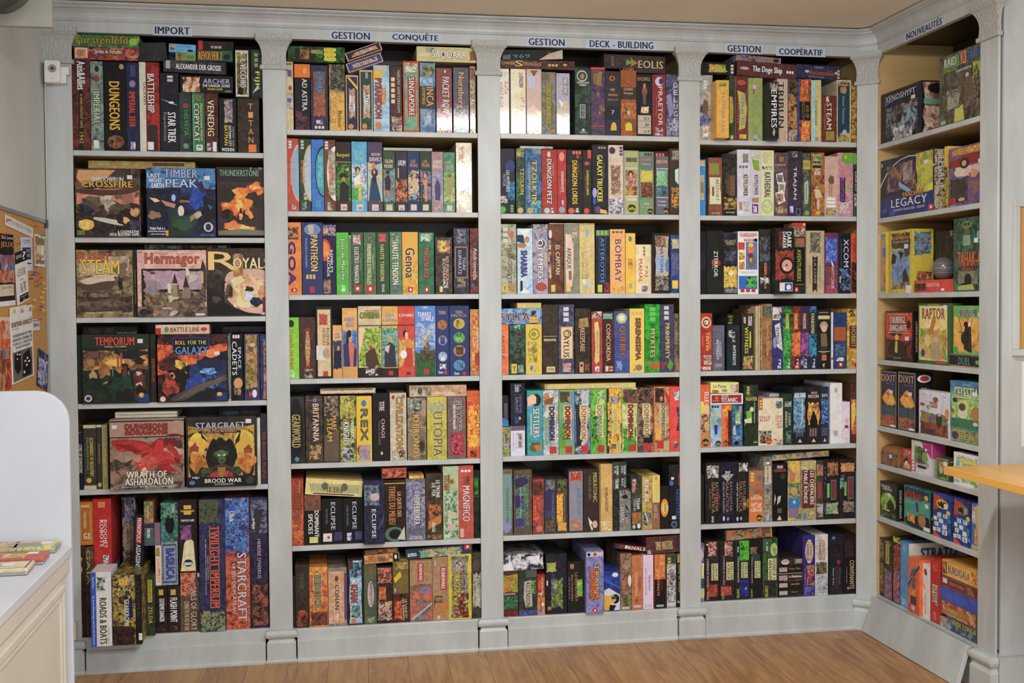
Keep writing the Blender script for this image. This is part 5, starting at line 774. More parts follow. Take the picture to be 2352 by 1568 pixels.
790 958 125|132~354|n 386~132 4 50 4 20;i da4 18 36 2 16 3;h FIGHTER db5 12 90 20 26;g 8b5 10,44 50,40 56,56 30,70;g dda 0,56 50,54 56,68 30,70 5,68;e edb 40 66 36 44;r cc9 70 74 28 66;g ba6 36,66 48,70 34,86 26,86;n 332~253 4 96 60 98;e 153 60 98 89 98;h iello dc3 66 94 92 95|dark green box with archer figure
955 1132 285|dca~edc|r c43 2 28 0 24;i dc4 8 24 3 22 3;h SPACE a43 6 80 38 43;h ALERT a43 8 80 44 49;n 332~998~dca 4 92 68 96;e c43 48 96 84 98;h iello dc3 54 92 90 94|cream box, horizontal red two-line title
1132 1252 282|dca~edc|e 356 28 92 6 22;n 9bb~234 30 88 6 20;i dc4 50 94 1 4 1;t SPACE a43 64 88 36 64;t ALERT a43 38 60 36 64;r b97 26 29 36 64;e b43 4 56 90 99;n 876~dca 4 96 86 99|cream box, vertical red two-line title
1255 1368 228|354~243|n bba~565 10 90 14 26;t LE_SEIGNEUR ccb 56 78 38 62;t ANNEAUX ccb 20 46 34 66;n 9a9~354 30 80 72 96|dark green box, pale lettering with grey figure
1375 1535 145|234~123|n 58a~8bd~345 2 90 16 80;h GHOST_STORIES cdd 8 92 10 18;g ccb 66,20 74,24 70,60 20,90 60,60;h NIGHTS cdd 12 92 13 19;i 667 20 80 72 86 3;g ec9 34,96 50,90 66,96|black box with pale blue ghost and bow
1540 1700 145|322~433|e f83 2 98 28 68;n fc5~a53 10 90 26 66;g 221 20,60 50,40 80,60 70,72 30,72;g 221 40,44 60,44 60,68 44,66;h WHITE cbb 30 76 8 12;h MOON dcb 10 86 13 19;i 877 18 76 72 86 3;g ec9 34,96 50,90 66,96|black box with glowing orange figure
1703 1800 140|234~347|h BM bcc 18 80 12 18;n 6ad~338~234 6 94 20 66;i 667 14 86 72 86 3;g ec9 34,96 50,90 70,96|narrow black box with violet-blue flames|
1808 1962 92|ddd~eee|r 249 0 4 0 100;e bbb 38 64 8 16;h SECRETS ccc 20 78 23 25;n aab~ddd 26 66 78 88|tall plain white box with blue left edge|
1962 2055 315|dcd~ede|h THE 765 40 66 38 41;h BOARD 765 34 76 43 46;h GAME 765 40 70 48 51;n a43~556 30 80 56 64;e ccc 40 66 86 93|small plain white box
2065 2170 100|532~743|n c64~f93~643 2 98 25 80;t 7 edd 60 95 10 22;r d64 10 95 78 85;g ec5 5,35 40,28 60,50 10,80|dark red box with flames at right pillar
1965 2060 100 300|633~522|n b54~733 5 90 20 90|dark red box standing behind the white box|D=.2;d=.1
385 775 235 355|eee~ddd|r a33 3 95 12 86;h SOS eee 34 54 14 32;h TITANIC eee 32 82 38 78;r ecc 34 82 84 85;h COCKTAIL dba 6 26 55 70;e d83 14 24 25 50|white box lying flat with red title panel
385 722 98 230|dd9~ee8|h La_Pasta 765 10 55 20 50;n a54~dcb~333 70 98 15 95;n 933~ca8 4 30 68 98;e 9a8 40 60 60 90|cream box lying flat with red wreath|a=-1
1090 1245 225 270|889~aab|r ccc 0 100 30 50|grey booklets lying under dark green box|D=.2;d=.06;t=booklet_stack
@B4F 1560 1020 5.2267 4 5 262 2118 985 875
225 300 380|221~332|r 443 20 50 60 90|nearly black box edge at left pillar
318 498 235|211~332|t BATTLESTAR 988 66 84 32 80;t GALACTICA b86 40 62 32 82;t LE_JEU_DE_PLATEAU aaa 22 32 42 74;n 933~211 60 98 50 70;n ccc~433 5 90 4 26;e eee 48 66 10 18;t EDGE eee 40 54 88 98|black wrapped box with red glow
500 662 225|211~225|t BATTLESTAR 988 66 84 32 80;t GALACTICA b86 36 58 32 82;t LE_JEU_DE_PLATEAU ddd 14 26 32 82;g aaa 2,22 40,18 98,20 50,32;n ccc~211 30 70 14 28;n 225~211 5 95 50 90;e ccc 14 30 88 96;e 99b 44 60 90 96|black box with silver crumple and blue tint
662 832 218|211~332|t BATTLESTAR 988 60 78 32 80;t GALACTICA b76 34 56 32 82;t LE_JEU_DE_PLATEAU ddd 14 26 34 80;n ddd~433 30 96 2 16;n ba3~211 60 98 60 76;e ccc 14 28 90 97;e aab 40 54 90 96|black box with amber glow at right
838 1008 320|887~c74|r d84 0 100 52 100;i dc4 12 34 3 22 3;e 876 54 90 10 20;e b75 44 76 24 34;g b64 30,40 60,34 96,40 90,50 40,50;h SANG dcb 30 74 46 50;h RANCUNE dcb 14 90 50 56;n ecb~d84 10 90 62 80;e 343 50 92 86 98;h iello dc3 56 88 90 95|grey and orange western-style box
1012 1115 152|776~aaa|e b43 36 60 3 6;g eee 30,8 70,8 70,11 30,11;r dca 16 84 14 42;t ALCATRAZ 332 34 60 15 40;n 99a~665 30 80 44 56;n cb9~776 10 90 56 90;t ZMAN dcd 30 66 88 97|tall grey wrapped box with cream title label
1118 1300 225|221~211|h LETTERS_OF_NIGHT ccc 30 68 4 9;h HORROR c54 12 86 10 15;e 543 50 84 18 28;g 222 26,30 84,28 94,60 40,70 24,50;g bba 14,52 24,62 10,72;g ccb 34,58 56,56 50,66 30,72;i 776 32 62 78 86 3;g ec9 30,98 46,90 60,98|black box with hooded figure, red small title
1300 1455 195|db5~9a6~356|n ec6~c95 5 95 2 28;e da8 60 86 18 28;g c86 10,12 60,22 50,36 12,34;n 465~aa7 5 95 36 62;r 28c 5 90 62 86;e dd5 40 60 66 72;n c64~48b 5 90 78 96;e ca7 22 74 44 58|colourful box with adventurers above sea
1460 1640 185|ca8~976|n 9b7~ca7~eda 3 97 2 16;r 732 8 88 16 80;t LES_CHEVALIERS eed 60 84 18 74;t DE_LA dba 46 56 38 52;t TABLE_RONDE eee 18 42 16 72;n b97~8a5~eda 3 97 80 99;r 58c 14 34 88 98|brown and gold box, white medieval lettering
1640 1730 185|443~554|n c84~756~9a9 5 95 6 26;r a44 24 74 36 64;r 99a 20 22 35 65;n cbb~543 5 95 72 96|narrow dark box with red pill-shaped label
1735 1915 170|322~333|n c85~554 20 96 4 28;r 778 44 82 34 68;r 844 48 78 36 66;r 8c6 20 36 40 64;n bba~7a5~445 10 95 72 92;n 558~322 0 14 10 90|black box with red label and green strip
1920 2110 160|322~433|n da7~c84~544 5 96 6 22;r 778 50 88 30 68;r 844 55 84 32 66;r 8b6 30 44 38 62;n 876~a98~322 20 96 70 90;n 8cc~322 2 30 26 50|black box with orange faces, red label, green strip
2112 2160 300|27b~38c|r d64 20 100 0 40|blue and red box edge at right pillar
1115 1795 98 165|557~ba7|n ca8~668~b75 2 20 5 95;n ba7~875 78 98 5 95;h LA_COMPAGNIE_DE_MERLIN cb8 18 78 46 86;r 49b 0 4 0 60;h aux_chevaliers_de_la_table aa8 22 72 12 36|purple-gold box lying flat across the boxes|a=3
@B4G 1560 1200 5.2267 4 6 250 2105 985 830
225 290 275|335~99b|e dbb -60 90 10 30;r eda 20 90 34 60;t ARKHAM 332 30 60 36 58;e cc9 10 110 76 94;n 466~335 5 95 60 78|dark blue box edge with pale moon
298 470 240|322~433|n cbb~b43~322 20 80 2 26;r dda 44 90 38 66;t HORREUR_A 332 70 86 39 65;t ARKHAM 332 48 68 39 65;t L'HORREUR_DE_YUGGOTH cbb 12 26 30 76;n b53~833 10 90 72 94;h edge eee 8 24 4 8;t CARTES bb6 12 26 84 98|black box with red stain, thin side lettering
475 652 235|322~433|n cbb~b43~322 30 86 2 26;r dda 44 92 36 66;t ARKHAM 332 70 88 38 65;t HORREUR 332 48 68 38 65;t L'HORREUR_NOIRE bab 22 34 26 74;n c64~944 4 80 76 92;t CARTES bb6 14 28 86 98|dark red-stained box, title label at middle
655 828 215|232~243|n 4b3~7c4~243 30 98 2 36;r dda 44 88 38 64;t HORREUR_A 332 68 85 39 63;t ARKHAM 332 48 66 39 63;t L'HORREUR_DE_KINGSPORT cbb 18 30 28 72;n 33a~225 30 98 66 96;e 9ce 70 82 80 84;t CARTES cc6 14 30 82 97;t EDGE eee 16 28 12 21|green and violet-blue box
830 985 195|222~332|n a86~554 4 60 14 26;r 355 20 80 26 38;r dda 40 84 38 66;t HORREUR_A 332 64 81 39 65;t ARKHAM 332 44 62 39 65;t L'HORREUR_D'INNSMOUTH cbb 14 26 30 74;t CARTES bb6 10 24 84 98|black box with teal glow, title label at middle|d=.02
990 1168 190|473~565~332|e bc8 50 98 8 30;g 9a6 62,16 96,18 80,30;r dda 34 90 34 70;t HORREUR_A 332 64 86 36 69;t ARKHAM 332 38 60 36 69;n 222~443 4 96 70 98;t CARTES cc5 14 34 80 98;e 99b 20 34 6 10;t EDGE eee 20 34 13 21|green box with large moon, title label
1175 1465 790|322~332|r dcc 5 38 24 72;h ARKHAM 433 7 36 28 46;h HORREUR 433 7 36 50 70;h Rituel ba6 54 80 30 48;n 436~322 30 98 70 96|small flat black box, bottom of a stack|D=.2
1175 1465 700 788|322~211|r dcc 4 38 20 76;h ARKHAM 433 6 36 24 46;h HORREUR 433 6 36 50 72;h Livre_Noir ba6 52 88 20 50|small flat black box, second in a stack|D=.2
1175 1465 608 698|322~543|r dcc 4 38 20 80;h ARKHAM 433 6 36 24 48;h HORREUR 433 6 36 52 76;h La_Malediction eee 44 96 20 50;n b64~322 20 98 82 98|small flat box with white lettering, middle of a stack|D=.2
1175 1465 512 606|322~211|r dcc 4 36 18 72;h ARKHAM 433 6 34 20 44;h HORREUR 433 6 34 48 70;h Douze_Nuits 986 44 92 20 50;r b97 0 100 90 100|small flat dark box, fourth in a stack|D=.2
1175 1465 412 510|322~443|e dcc 12 46 20 84;h CONTREES 433 16 44 34 56;n aaa~764 66 98 20 80|small flat dark box, top of a stack|D=.2
1468 1615 145|327~438|e dcb 20 86 6 46;t CONTREES_DE a43 55 78 10 42;t L'HORREUR 433 28 52 10 42;n d94~437~b66 30 95 48 84;t Le_Seigneur ccb 14 24 54 84;n c65~327 30 90 60 75;n 77b~327 10 95 84 98|violet box with pale oval title
1615 1770 125|ddd~bbb|e dcb 16 84 6 44;r 433 14 16 12 40;t CONTREES_DE a43 52 76 10 42;t L'HORREUR 433 26 50 10 42;n 875~443~a98 4 96 45 66;n aab~ccc~865 10 98 66 98|white box with pale oval title
1785 1950 120|223~334|n 433~223 10 90 10 40;e a33 56 80 42 50;t COVENANTE 844 48 64 54 88;t Les_Chroniques bba 72 80 56 84;t Equipe_de_jeu ccb 24 36 56 84;e 79b 22 42 3 8|plain black box with small red mark
1955 2105 110|322~221|t CONVENANTE ba8 50 86 44 92;t La_course_au_tresor bbb 24 32 56 82;n 533~322 10 90 10 40;e 99b 30 46 88 93|black-brown box, silver lettering at right pillar
535 1100 75 210|554~433|n 997~b74~334 3 97 5 95;r 765 78 96 10 60;e 6ac 12 20 60 90;r a96 97 100 0 100|grey-brown box lying flat touching the shelf above|a=3
@WA 1970 0 4.613 5 0 250 1285 1535 1222
240 690 0 1400|123~234~112|n 99a~345~112 12 94 30 92;n eee~567 30 80 72 98;h XENOSHYFT ccd 12 86 8 20;g 37c 10,22 86,8 92,9 12,26;n 9bc~222 46 90 45 75;g 222 40,50 56,46 52,64 44,66;e c64 70 86 36 38;P 76 86 22 29;R n 765~cba~a54 4 98 3 97;R e 322 20 80 4 24;R r 7a8 8 80 34 44;R n dba~864 10 90 46 90|face-out black box with grey art and blue-white title|y=1005,870,1535;D=.15
875 1310 0 1300|554~776~443|g 7a6 12,4 46,4 48,20 10,20;h RAID ddd 12 40 5 17;n b85~da9 50 64 3 20;h & b43 54 62 5 18;h TRADE 58b 66 98 6 17;h ZOMBICIDE bb4 10 40 21 25;n 8a5~bb6~443 78 98 22 46;n 654~876~333 10 96 45 90;g cc6 38,80 56,76 60,98 36,98;g 765 56,46 74,42 80,66 60,66;e dba 62 70 34 40;n aa9~665 18 50 50 80;h RAIDER ddd 4 16 92 97;h AGGRESSIVE_FURNITURE ddd 40 76 26 29|face-out olive-brown box with crowd of figures|y=470,600,1330;D=.07
@WB 1970 310 4.1257 5 1 235 1160 810 628
243 748 0 0|135~246~124|e dde -12 122 2 190;e 335 -10 120 3.5 190;n 536~a86~225 12 70 12 60;n dc5~9a4 68 98 2 70;g cc4 78,34 84,32 84,54 78,54;g cc4 88,28 96,26 96,46 88,48;g dd5 90,56 98,55 98,66 90,66;g 9bd 36,42 60,60 54,64 36,50;n bab~764 44 62 10 44;r 126 0 100 76 100;n 249~137 0 100 66 98;e 36b 4 14 84 92;e 36b 18 30 90 98;h PANDEMIC ea4 44 82 62 70;h LEGACY ddd 22 88 71 85;h VERSION_FRANCAISE_-_SAISON ccd 26 84 88 92;r c43 90 99 89 98;e eee 93 97 91 96;r eee 2 4 5 11;P 82 90 16 22;R n 443~ba8~cb9 2 98 2 98;R t LEGACY ccc 25 75 15 65|face-out blue box with large white arc|y=260,135,790;D=.07
840 870 0 0|dc4~eb3|n 332~dc4 2 98 30 98;R r ec4 0 100 0 100|yellow-topped box edge between two face-out boxes|y=110,100,690;D=.18;d=.05
878 1190 0 0|86a~655|n eb6~c94 12 100 3 14;h L'AGERCHIA da5 12 98 4 15;g 933 0,24 60,14 98,14 98,34 50,30 0,36;n caa~dbb 20 98 34 52;e 432 34 62 20 38;e ba8 40 54 24 34;e dcb 18 50 36 50;n 433~554 4 60 52 96;n 965~658 60 98 46 96;g c97 68,40 90,46 80,56 66,54;e b32 6 24 84 96;h iello dcb 6 24 96 99;e ca9 30 50 86 92;P 88 98 27 34|face-out purple box with seated man in white|y=130,50,670;D=.07
@WC 1970 310 4.1257 5 2 235 1165 1510 1475
205 315 0 0|dc3~db3|r 59c 10 90 4 96;n b86~da8~79c 12 88 6 92;n a65~ca6 40 90 60 94;r 48c 40 90 26 40|narrow yellow-framed box with desert picture|y=932,925,1510;D=.09;d=.0;R=1
350 550 0 0|dc3~cb3|n 443~655 6 94 4 30;n 68b~8ac~9bc 6 94 30 96;g 322 10,36 30,40 26,52 6,54;g 322 40,34 66,36 50,48;g 555 60,20 94,14 90,40 70,44;g 443 60,66 72,60 86,76 90,88 58,88;n ba8~654 6 94 82 94;h COLT eb4 26 74 5 9;h EXPRESS eb4 16 84 10 15;h CHEVAUX dcb 12 86 17 20;r eee 74 98 88 100;P 66 84 23 30;R r cb3 0 100 0 100;R n 554~69b~a86 8 92 4 42;R n 644~b54~db4 20 94 66 84|face-out yellow box with steam train|y=915,892,1505;D=.1
575 930 0 0|333|r 333 0 100 0 100|red window box holding round grey ball|kind=orb;y=900,890,1490
925 1190 0 0|355~466~243|n 476~354~232 4 96 2 98;e 785 32 62 4 16;e 332 38 46 7 11;e 332 50 58 7 11;g 785 26,8 34,10 32,14;g 785 60,8 70,6 62,14;e 665 38 60 16 24;g 8a8 36,24 60,24 62,38 34,38;h TAHAK-A d63 16 98 46 66;h ABLE b43 32 74 68 73;n 776~998 16 90 72 90;e 222 40 66 76 94;g bb6 20,92 70,90 76,98 14,98;g 585 4,84 16,90 18,98 4,98;P 74 88 29 35;r 8a9 84 96 20 30|face-out teal box with goblin, orange title|y=800,750,1475;D=.06
@WD 1970 670 4.238 5 3 248 1195 665 745
320 585 0 0|322~211|r c43 3 96 3 60;n d53~a33 3 96 3 60;n 922~333 3 96 56 94;e 322 18 62 42 50;e dc5 36 50 46 60;g 221 14,66 36,58 60,58 74,72 78,92 8,90;g dc3 38,60 46,60 46,84 36,82;h L'AUBERGE eee 20 72 10 24;h SANGLANTE eee 18 78 27 40;r eca 12 84 6 7;r eca 12 86 43 44;e 421 76 92 18 34;h RICHARD ccc 32 58 92 95;P 72 86 50 58;R r 211 0 100 0 100;R t L'AUBERGE_SANGLANTE c97 30 60 20 80|face-out red and black box with caped villain|y=192,188,680;D=.035
630 915 0 0|463~574|r dda 4 96 4 94;n fc5~fd8~eee 5 95 5 50;n 6a4~db6~d95 5 95 40 92;h RAPTOR 843 14 88 8 26;g c84 38,46 44,30 52,20 60,22 58,34 50,44 46,52 34,50;g d96 50,48 70,40 76,36 66,50 52,54;e ec9 22 42 52 72;e dba 52 68 54 66;g ba8 46,64 70,62 80,92 44,92;e 359 10 24 76 88;g c85 74,50 96,56 92,80 86,64;r c43 60 92 93 98;h BRUNO_CATHALA dc4 32 70 1 3.5;P 84 94 3 10;R r 574 0 100 0 100;R i c43 55 80 45 62 3|face-out green box with leaping dinosaur|y=112,108,710;D=.06
925 1230 0 700|554~332|r b96 0 100 0 6;r 223 0 100 20 80;h DUEL 698 28 64 24 80;r 6b5 80 92 40 70;r b96 0 100 90 100|flat box with mirrored title, under the desert warrior box|y=605,605,720;D=.2
958 1230 0 590|7a6~8b7|n da4~eb5~a74 2 98 22 96;r 587 24 82 7 22;h DUEL 354 30 74 8 20;n 8b7~6a5 0 100 0 8;g 322 36,66 44,34 52,34 52,94 38,90;e 322 38 52 32 44;e ddc 52 62 34 42;g 332 52,44 62,42 66,96 52,96;g 654 18,22 20,22 38,66 36,66;e 322 28 50 54 80;e 6b5 0 18 84 100;r 5a6 4 14 88 98;h ANTOINE_BAUZA ddc 40 62 95 98;P 86 98 14 22|face-out golden box with helmeted warriors|y=130,128,595;D=.2
@WE 1970 670 4.238 5 4 205 1190 1305 1505
238 395 0 0|223~124|r ca8 2 98 2 98;r 224 5 95 3 97;n 225~137~124 5 95 3 36;g ea3 20,44 56,28 92,50 94,58 50,64 8,50;e d53 30 64 38 54;n e83~ec5 20 84 42 58;n 248~365~135 6 94 60 84;n 955~c63~643 6 94 78 97;h DIXIT ca7 8 92 7 19;h Mirrors ca8 40 84 22 24;r 4a4 8 30 90 93;e eee 60 96 94 98;P 56 78 34 40;R r 223 0 100 0 100|face-out dark blue box with lit kite, left of two|y=765,770,1305;D=.08
408 580 0 0|223~124|r ca8 2 98 2 98;r 224 5 95 3 97;n 225~137~124 5 95 3 36;g ea3 20,44 56,28 92,50 94,58 50,64 8,50;e d53 30 64 38 54;n e83~ec5 20 84 42 58;n 248~365~135 6 94 60 84;n 955~c63~643 6 94 78 97;h DIXIT ca7 8 92 7 19;h Mirrors ca8 40 84 22 24;r 4a4 8 30 90 93;e eee 60 96 94 98;P 58 80 34 40;R r 223 0 100 0 100;R e eee 10 90 4 17;R e c43 24 76 6 15;R t DIXIT aa7 30 65 26 50;R i ca5 30 60 72 84 3|face-out dark blue box with lit kite, right of two|y=775,780,1350;D=.08
612 915 0 0|ccd~dde|n b64~6a5~557 4 96 46 98;n 433~a53 4 96 70 98;e a53 4 20 28 36;g 7a4 24,36 32,30 34,44;e 66a 38 50 50 64;e 433 56 76 46 78;e dba 62 72 46 54;e d97 84 98 34 56;h 7 433 52 60 14 22;r a43 36 60 24 36;h KATO eed 38 58 26 34;e 976 46 64 12 24;h THEME a43 14 24 8 10;h THEME a43 76 88 9 11;R r dde 0 100 0 100;R n c43~544~dde 10 90 20 45;R n a44~dde 10 90 70 95|face-out white box with caricature crowd|y=952,985,1400;D=.045
920 1230 0 1460|488~9b6|n ba6~376 2 98 5 95;h CELESTIA cc7 28 76 30 75;e 447 4 26 25 85|flat blue and green box, under the matching face-out one|y=1335,1345,1450;D=.2
915 1230 0 1340|38a~5aa~9b7|n 37a~59b 2 98 0 14;n 8b6~cd8~6a9 4 96 26 80;e cd8 24 60 40 66;e ddb 24 56 56 78;e 654 28 50 46 62;h CELESTIA dda 14 88 12 36;e b84 66 96 50 80;e 543 8 24 36 46;g a64 2,56 14,62 12,70 2,66;n 376~485 2 98 78 98;e dcb 72 88 82 90;e 576 76 96 8 24;h DAMIEN bcd 42 64 5 8;P 70 84 20 28|face-out blue and green box with flying boat|y=866,878,1335;D=.2
@WF 1970 980 5.228 5 5 248 1450 445 765
305 490 0 0|864|r 864 0 100 0 100|small brown treasure chest with grey fittings|kind=chest;y=230,250,470
555 655 0 0|c33~d43|n 5ac~c33 10 90 14 30;g 253 10,52 50,36 90,70 10,80;n dc5~d93~c43 10 92 64 90;r 38b 4 96 90 97;e ec4 70 90 6 20;h HARBOUR eee 20 60 8 12;P 30 64 56 74|small red box with white sticker|y=265,280,510;D=.03
658 905 0 0|ccc~ddd|n 453~7a5~554 14 80 14 70;n 348~445 44 64 24 70;e 9a5 50 78 30 60;g b38 50,0 98,0 98,48 78,30 60,24;h CARDLINE a8b 26 88 62 74;e 433 28 76 72 82;r c58 0 22 62 96;i eee 4 16 64 94 3;h FAUNE ccd 28 58 88 93;P 72 88 80 94;e eee 66 76 18 26;h Monument edd 56 76 4 8;R r bbb 0 100 0 100;R r b38 0 100 0 45;R n eb4~ba8 50 90 84 96|white and magenta window box with sticker|y=155,205,600;D=.06
950 1110 0 0|473~364|r ba5 4 90 4 96;r 375 10 84 8 92;g c43 14,14 40,12 40,30 20,34;n ca7~586 20 60 16 60;e db8 26 52 40 72;e 9a5 40 70 84 96;P 56 84 14 34;R r 453 0 100 0 100;R r ca5 10 90 10 14|small green tin with golden rim|y=345,400,650;D=.05;t=game_tin
1160 1470 0 0|ddd~eee|n 7bd~eee~59c 6 94 6 70;e dd3 16 90 14 30;h TIME'S 333 17 91 13.5 31;h TIME'S dd3 18 90 15 30;h UP! dd3 34 76 34 52;n 5b4~8c6 30 90 74 90;h 350 eee 44 66 80 92;r 999 2 22 84 94;n 333~ddd 3 21 84 94;e 9b6 78 94 82 98|white box with yellow cartoon lettering|y=295,350,760;D=.035
@WG 1970 980 5.228 5 6 240 1440 1095 1490
280 478 0 0|232~343|e 9c4 4 94 28 84;n bd6~6a4 8 90 32 80;g 243 40,60 60,42 84,56 86,84 50,80;g 121 30,80 60,52 92,72 80,98 20,98;n 574~232 4 96 82 98;e cc4 34 60 74 80;h SEIGNEUR dcc 6 60 8 16;h ANNEAUX dcc 16 72 15 23;P 46 64 28 38;h iello ddd 6 26 94 97;R r 232 0 100 0 100;R t SEIGNEUR_ANNEAUX bba 30 60 14 92|face-out dark green box with bright green disc|y=680,710,1160;D=.04
565 880 0 0|367~4aa|r 4aa 2 96 3 80;r 246 2 96 3 26;g 332 2,78 40,66 60,72 96,60 98,98 2,98;h A_LA c43 14 42 8 16;h BOUFFE! c43 4 68 14 30;r 357 74 94 10 26;e db5 76 92 12 24;e 5a3 4 22 44 62;g 6b5 64,32 74,30 76,54 66,60;g 447 44,36 54,34 56,56 48,58;e 964 52 84 58 92;e b85 56 82 62 90;n c53~dc5 12 44 66 88;P 80 92 32 42;r eee 74 98 88 97;h PERSONNES bbb 10 40 36 40;R r 332 0 100 0 100;R i ddd 30 65 8 60 4;R e 8b4 10 80 56 70|face-out teal box with pineapple, red cartoon title|y=705,790,1295;D=.045
905 1125 0 0|137~24a~126|g c43 8,3 60,10 30,36 4,40;e ec3 20 86 13 34;e dc3 22 84 14 33;g 222 24,22 32,18 36,24 42,18 50,16 54,22 60,16 68,18 76,18 84,24 74,30 64,28 54,34 44,28 34,30;n 27d~136~4ad 10 98 40 90;r eee 26 46 44 53;r eee 58 80 44 53;r eee 6 24 54 63;r eee 36 58 57 66;r eee 10 32 66 75;r eee 54 78 68 78;r eee 2 20 79 88;r eee 24 44 78 87;r eee 54 80 80 91;h O 333 32 40 46 51;h R 333 65 73 46 51;h G 333 16 24 68 73;h G 333 29 38 80 85;h a 333 62 72 82 89;g e42 6,88 40,96 50,100 4,100;e dd4 74 96 34 44;P 62 82 20 32;R n 126~26b 2 98 2 98|face-out blue box with yellow oval and white dice, left|y=770,830,1400;D=.04
1150 1360 0 0|137~24a~126|g c43 8,3 60,10 30,36 4,40;e b94 20 86 13 34;e a83 22 84 14 33;g 222 24,22 32,18 36,24 42,18 50,16 54,22 60,16 68,18 76,18 84,24 74,30 64,28 54,34 44,28 34,30;n 27d~136~4ad 10 98 40 90;r eee 26 46 44 53;r eee 58 80 44 53;r eee 6 24 54 63;r eee 36 58 57 66;r eee 10 32 66 75;r eee 54 78 68 78;r eee 2 20 79 88;r eee 24 44 78 87;r eee 54 80 80 91;h O 333 32 40 46 51;h R 333 65 73 46 51;h G 333 16 24 68 73;h G 333 29 38 80 85;h a 333 62 72 82 89;g e42 6,88 40,96 50,100 4,100;e dd4 74 96 34 44;r aaa 60 80 18 30|face-out blue box with shaded oval and white dice, right|y=825,880,1480;D=.04
1368 1480 0 1410|57b~48c|n ddd~c98~57b 5 50 5 50;r dc4 50 98 3 60;n eb5~c63 30 98 60 98|blue box with yellow panel and burst|y=890,920,1410;D=.04;s=48c
1335 1480 0 0|5ac~6bd|r db5 20 98 10 98;h TWIN 347 16 90 52 90|yellow and blue box leaning below, blue lettering|y=1390,1420,1540;D=.05
@WH 1970 1200 4.262 5 7 170 1150 700 1215
190 240 0 0|324~435|n b85~324~487 2 98 3 40;n 363~a33~ac4 2 98 40 95|narrow purple box in left corner|y=125,150,710;D=.25
240 325 0 0|332~443|r dc4 22 62 8 40;t PERSONNE 433 30 55 10 38;n b86~75a~433 4 96 48 98;n b84~332 10 90 0 8|dark box, yellow title bar, comic faces|y=150,185,770;D=.25
330 400 0 0|322~433|n c53~322~d83 4 96 12 60;t KATOOUM! d43 44 80 10 45;n e73~46a~322 4 96 50 98;n dd4~332 0 100 0 9|narrow black box with yellow stripes and robots|y=120,150,800;D=.25
400 485 0 0|59c~6ad|t MEDITERRANEE 79a 36 60 22 82;e 8bd 30 70 4 16;n acd~59c 10 90 86 97;r 5bd 5 95 84 85;R r ddc 0 100 0 100;R h STRATO 46a 20 80 8 22|sky blue box, cream side facing out|y=170,200,850;D=.28
478 588 0 0|d62~e73|g 337 2,48 30,26 98,6 98,14 30,40 2,58;g eee 2,46 98,4 98,5.5 2,47;t GOD 788 30 62 20 56;h Z dc4 26 66 58 66;t GODZ 887 34 60 24 54;n 733~446 20 76 68 84;r d54 2 98 84 96;r ccc 30 60 86 94|orange box with navy stripe, yellow initial|y=335,355,910;D=.2;d=-.0
588 692 0 0|ddd~eee|e b43 18 56 8 20;e 353 38 58 14 20;g da5 14,40 26,36 32,48 14,46;t TWILL_THE_LINDE ba6 30 48 52 92;r 555 16 18 60 78;R r ccc 0 100 0 100|plain white box, gold lettering, red fruit|y=390,415,975;D=.14
690 790 0 0|b22~c33|n d75~b22 26 74 6 18;t RICOCHET eee 48 74 40 72;t ROBOTS eee 20 46 40 68;n d84~b33 30 66 82 96;R r a22 0 100 0 100|bright red box, white slanted lettering|y=345,375,1035;D=.2
785 850 0 0|a98~cba|n cba~876 5 95 5 95|small pale wooden box end at the bottom|y=920,930,1035;D=.06;t=wooden_box
845 1150 0 1195|556~668~334|n 445~79a 2 98 5 95;h ALBA_LONGA cb6 20 96 6 48;e 9bc 2 14 50 98|flat slate box, lowest of the pile|y=905,1060,1195;D=.2
795 1140 0 0|a53~764~c86|n b54~ca7~643 2 98 4 96;h BRUXELLES db5 20 74 34 76;g dcb 4,20 14,60 8,62;n d85~a43 20 70 0 36|flat rust patterned box, second from pile bottom|y=745,905,1055;D=.2
788 1150 0 0|15b~26c|h MARE_NOSTRUM 37c 20 74 34 66|flat plain bright blue box|y=615,775,895;D=.22;d=-.01
795 1165 0 0|733~844|r c97 4 96 8 10;r c97 4 96 90 92;r ddd 6 18 22 62;h STREAM_TOWERS b87 24 62 34 62;n a86~733 66 92 20 80|flat maroon box with white sticker|y=500,655,765;D=.2
812 1165 0 0|da4~eb5|r 443 2 13 12 88;n dc4~443 3 12 16 84;h BURDIGALA 754 17 76 26 76;n 843~eb5 80 96 10 90;g b85 2,2 98,2 98,5 2,5|flat orange box topmost of the pile|y=360,490,635;D=.2
"""  # right-hand dice box: shade put into the oval and sticker colours
# ---------------------------------------------------------------- the room
XS = {'1l': -0.102, '1r': 0.0, '2l': 0.753, '2r': 0.849, '3l': 1.652, '3r': 1.75, '4l': 2.55, '4r': 2.647, '5l': 3.39}
XW, WL, WR, WE = 3.461, -0.06, -0.862, -0.981
ZL = 2.607; CEIL = 2.724
def g(z): return z+GZ
SH = {1: [1.988, 1.637, 1.311, .960, .608, 0], 2: [2.087, 1.748, 1.399, 1.046, .689, .341, -.009],
      3: [2.088, 1.744, 1.398, 1.047, .693, .347, -.009], 4: [2.077, 1.742, 1.392, 1.049, .707, .361, .012],
      5: [2.059, 1.728, 1.39, 1.092, .793, .622, .383, .02]}
SH = {k: [g(z) for z in v] for k, v in SH.items()}
BX = {1: ('1r', '2l'), 2: ('2r', '3l'), 3: ('3r', '4l'), 4: ('4r', '5l')}
TH = .021; DEP = .345
struct(boxo('floor', -.9, 6.2, -7.6, .6, -.06, 0, M_FLOOR))
struct(boxo('ceiling', -.9, 6.2, -7.6, .6, CEIL, CEIL+.08, M_CEIL))
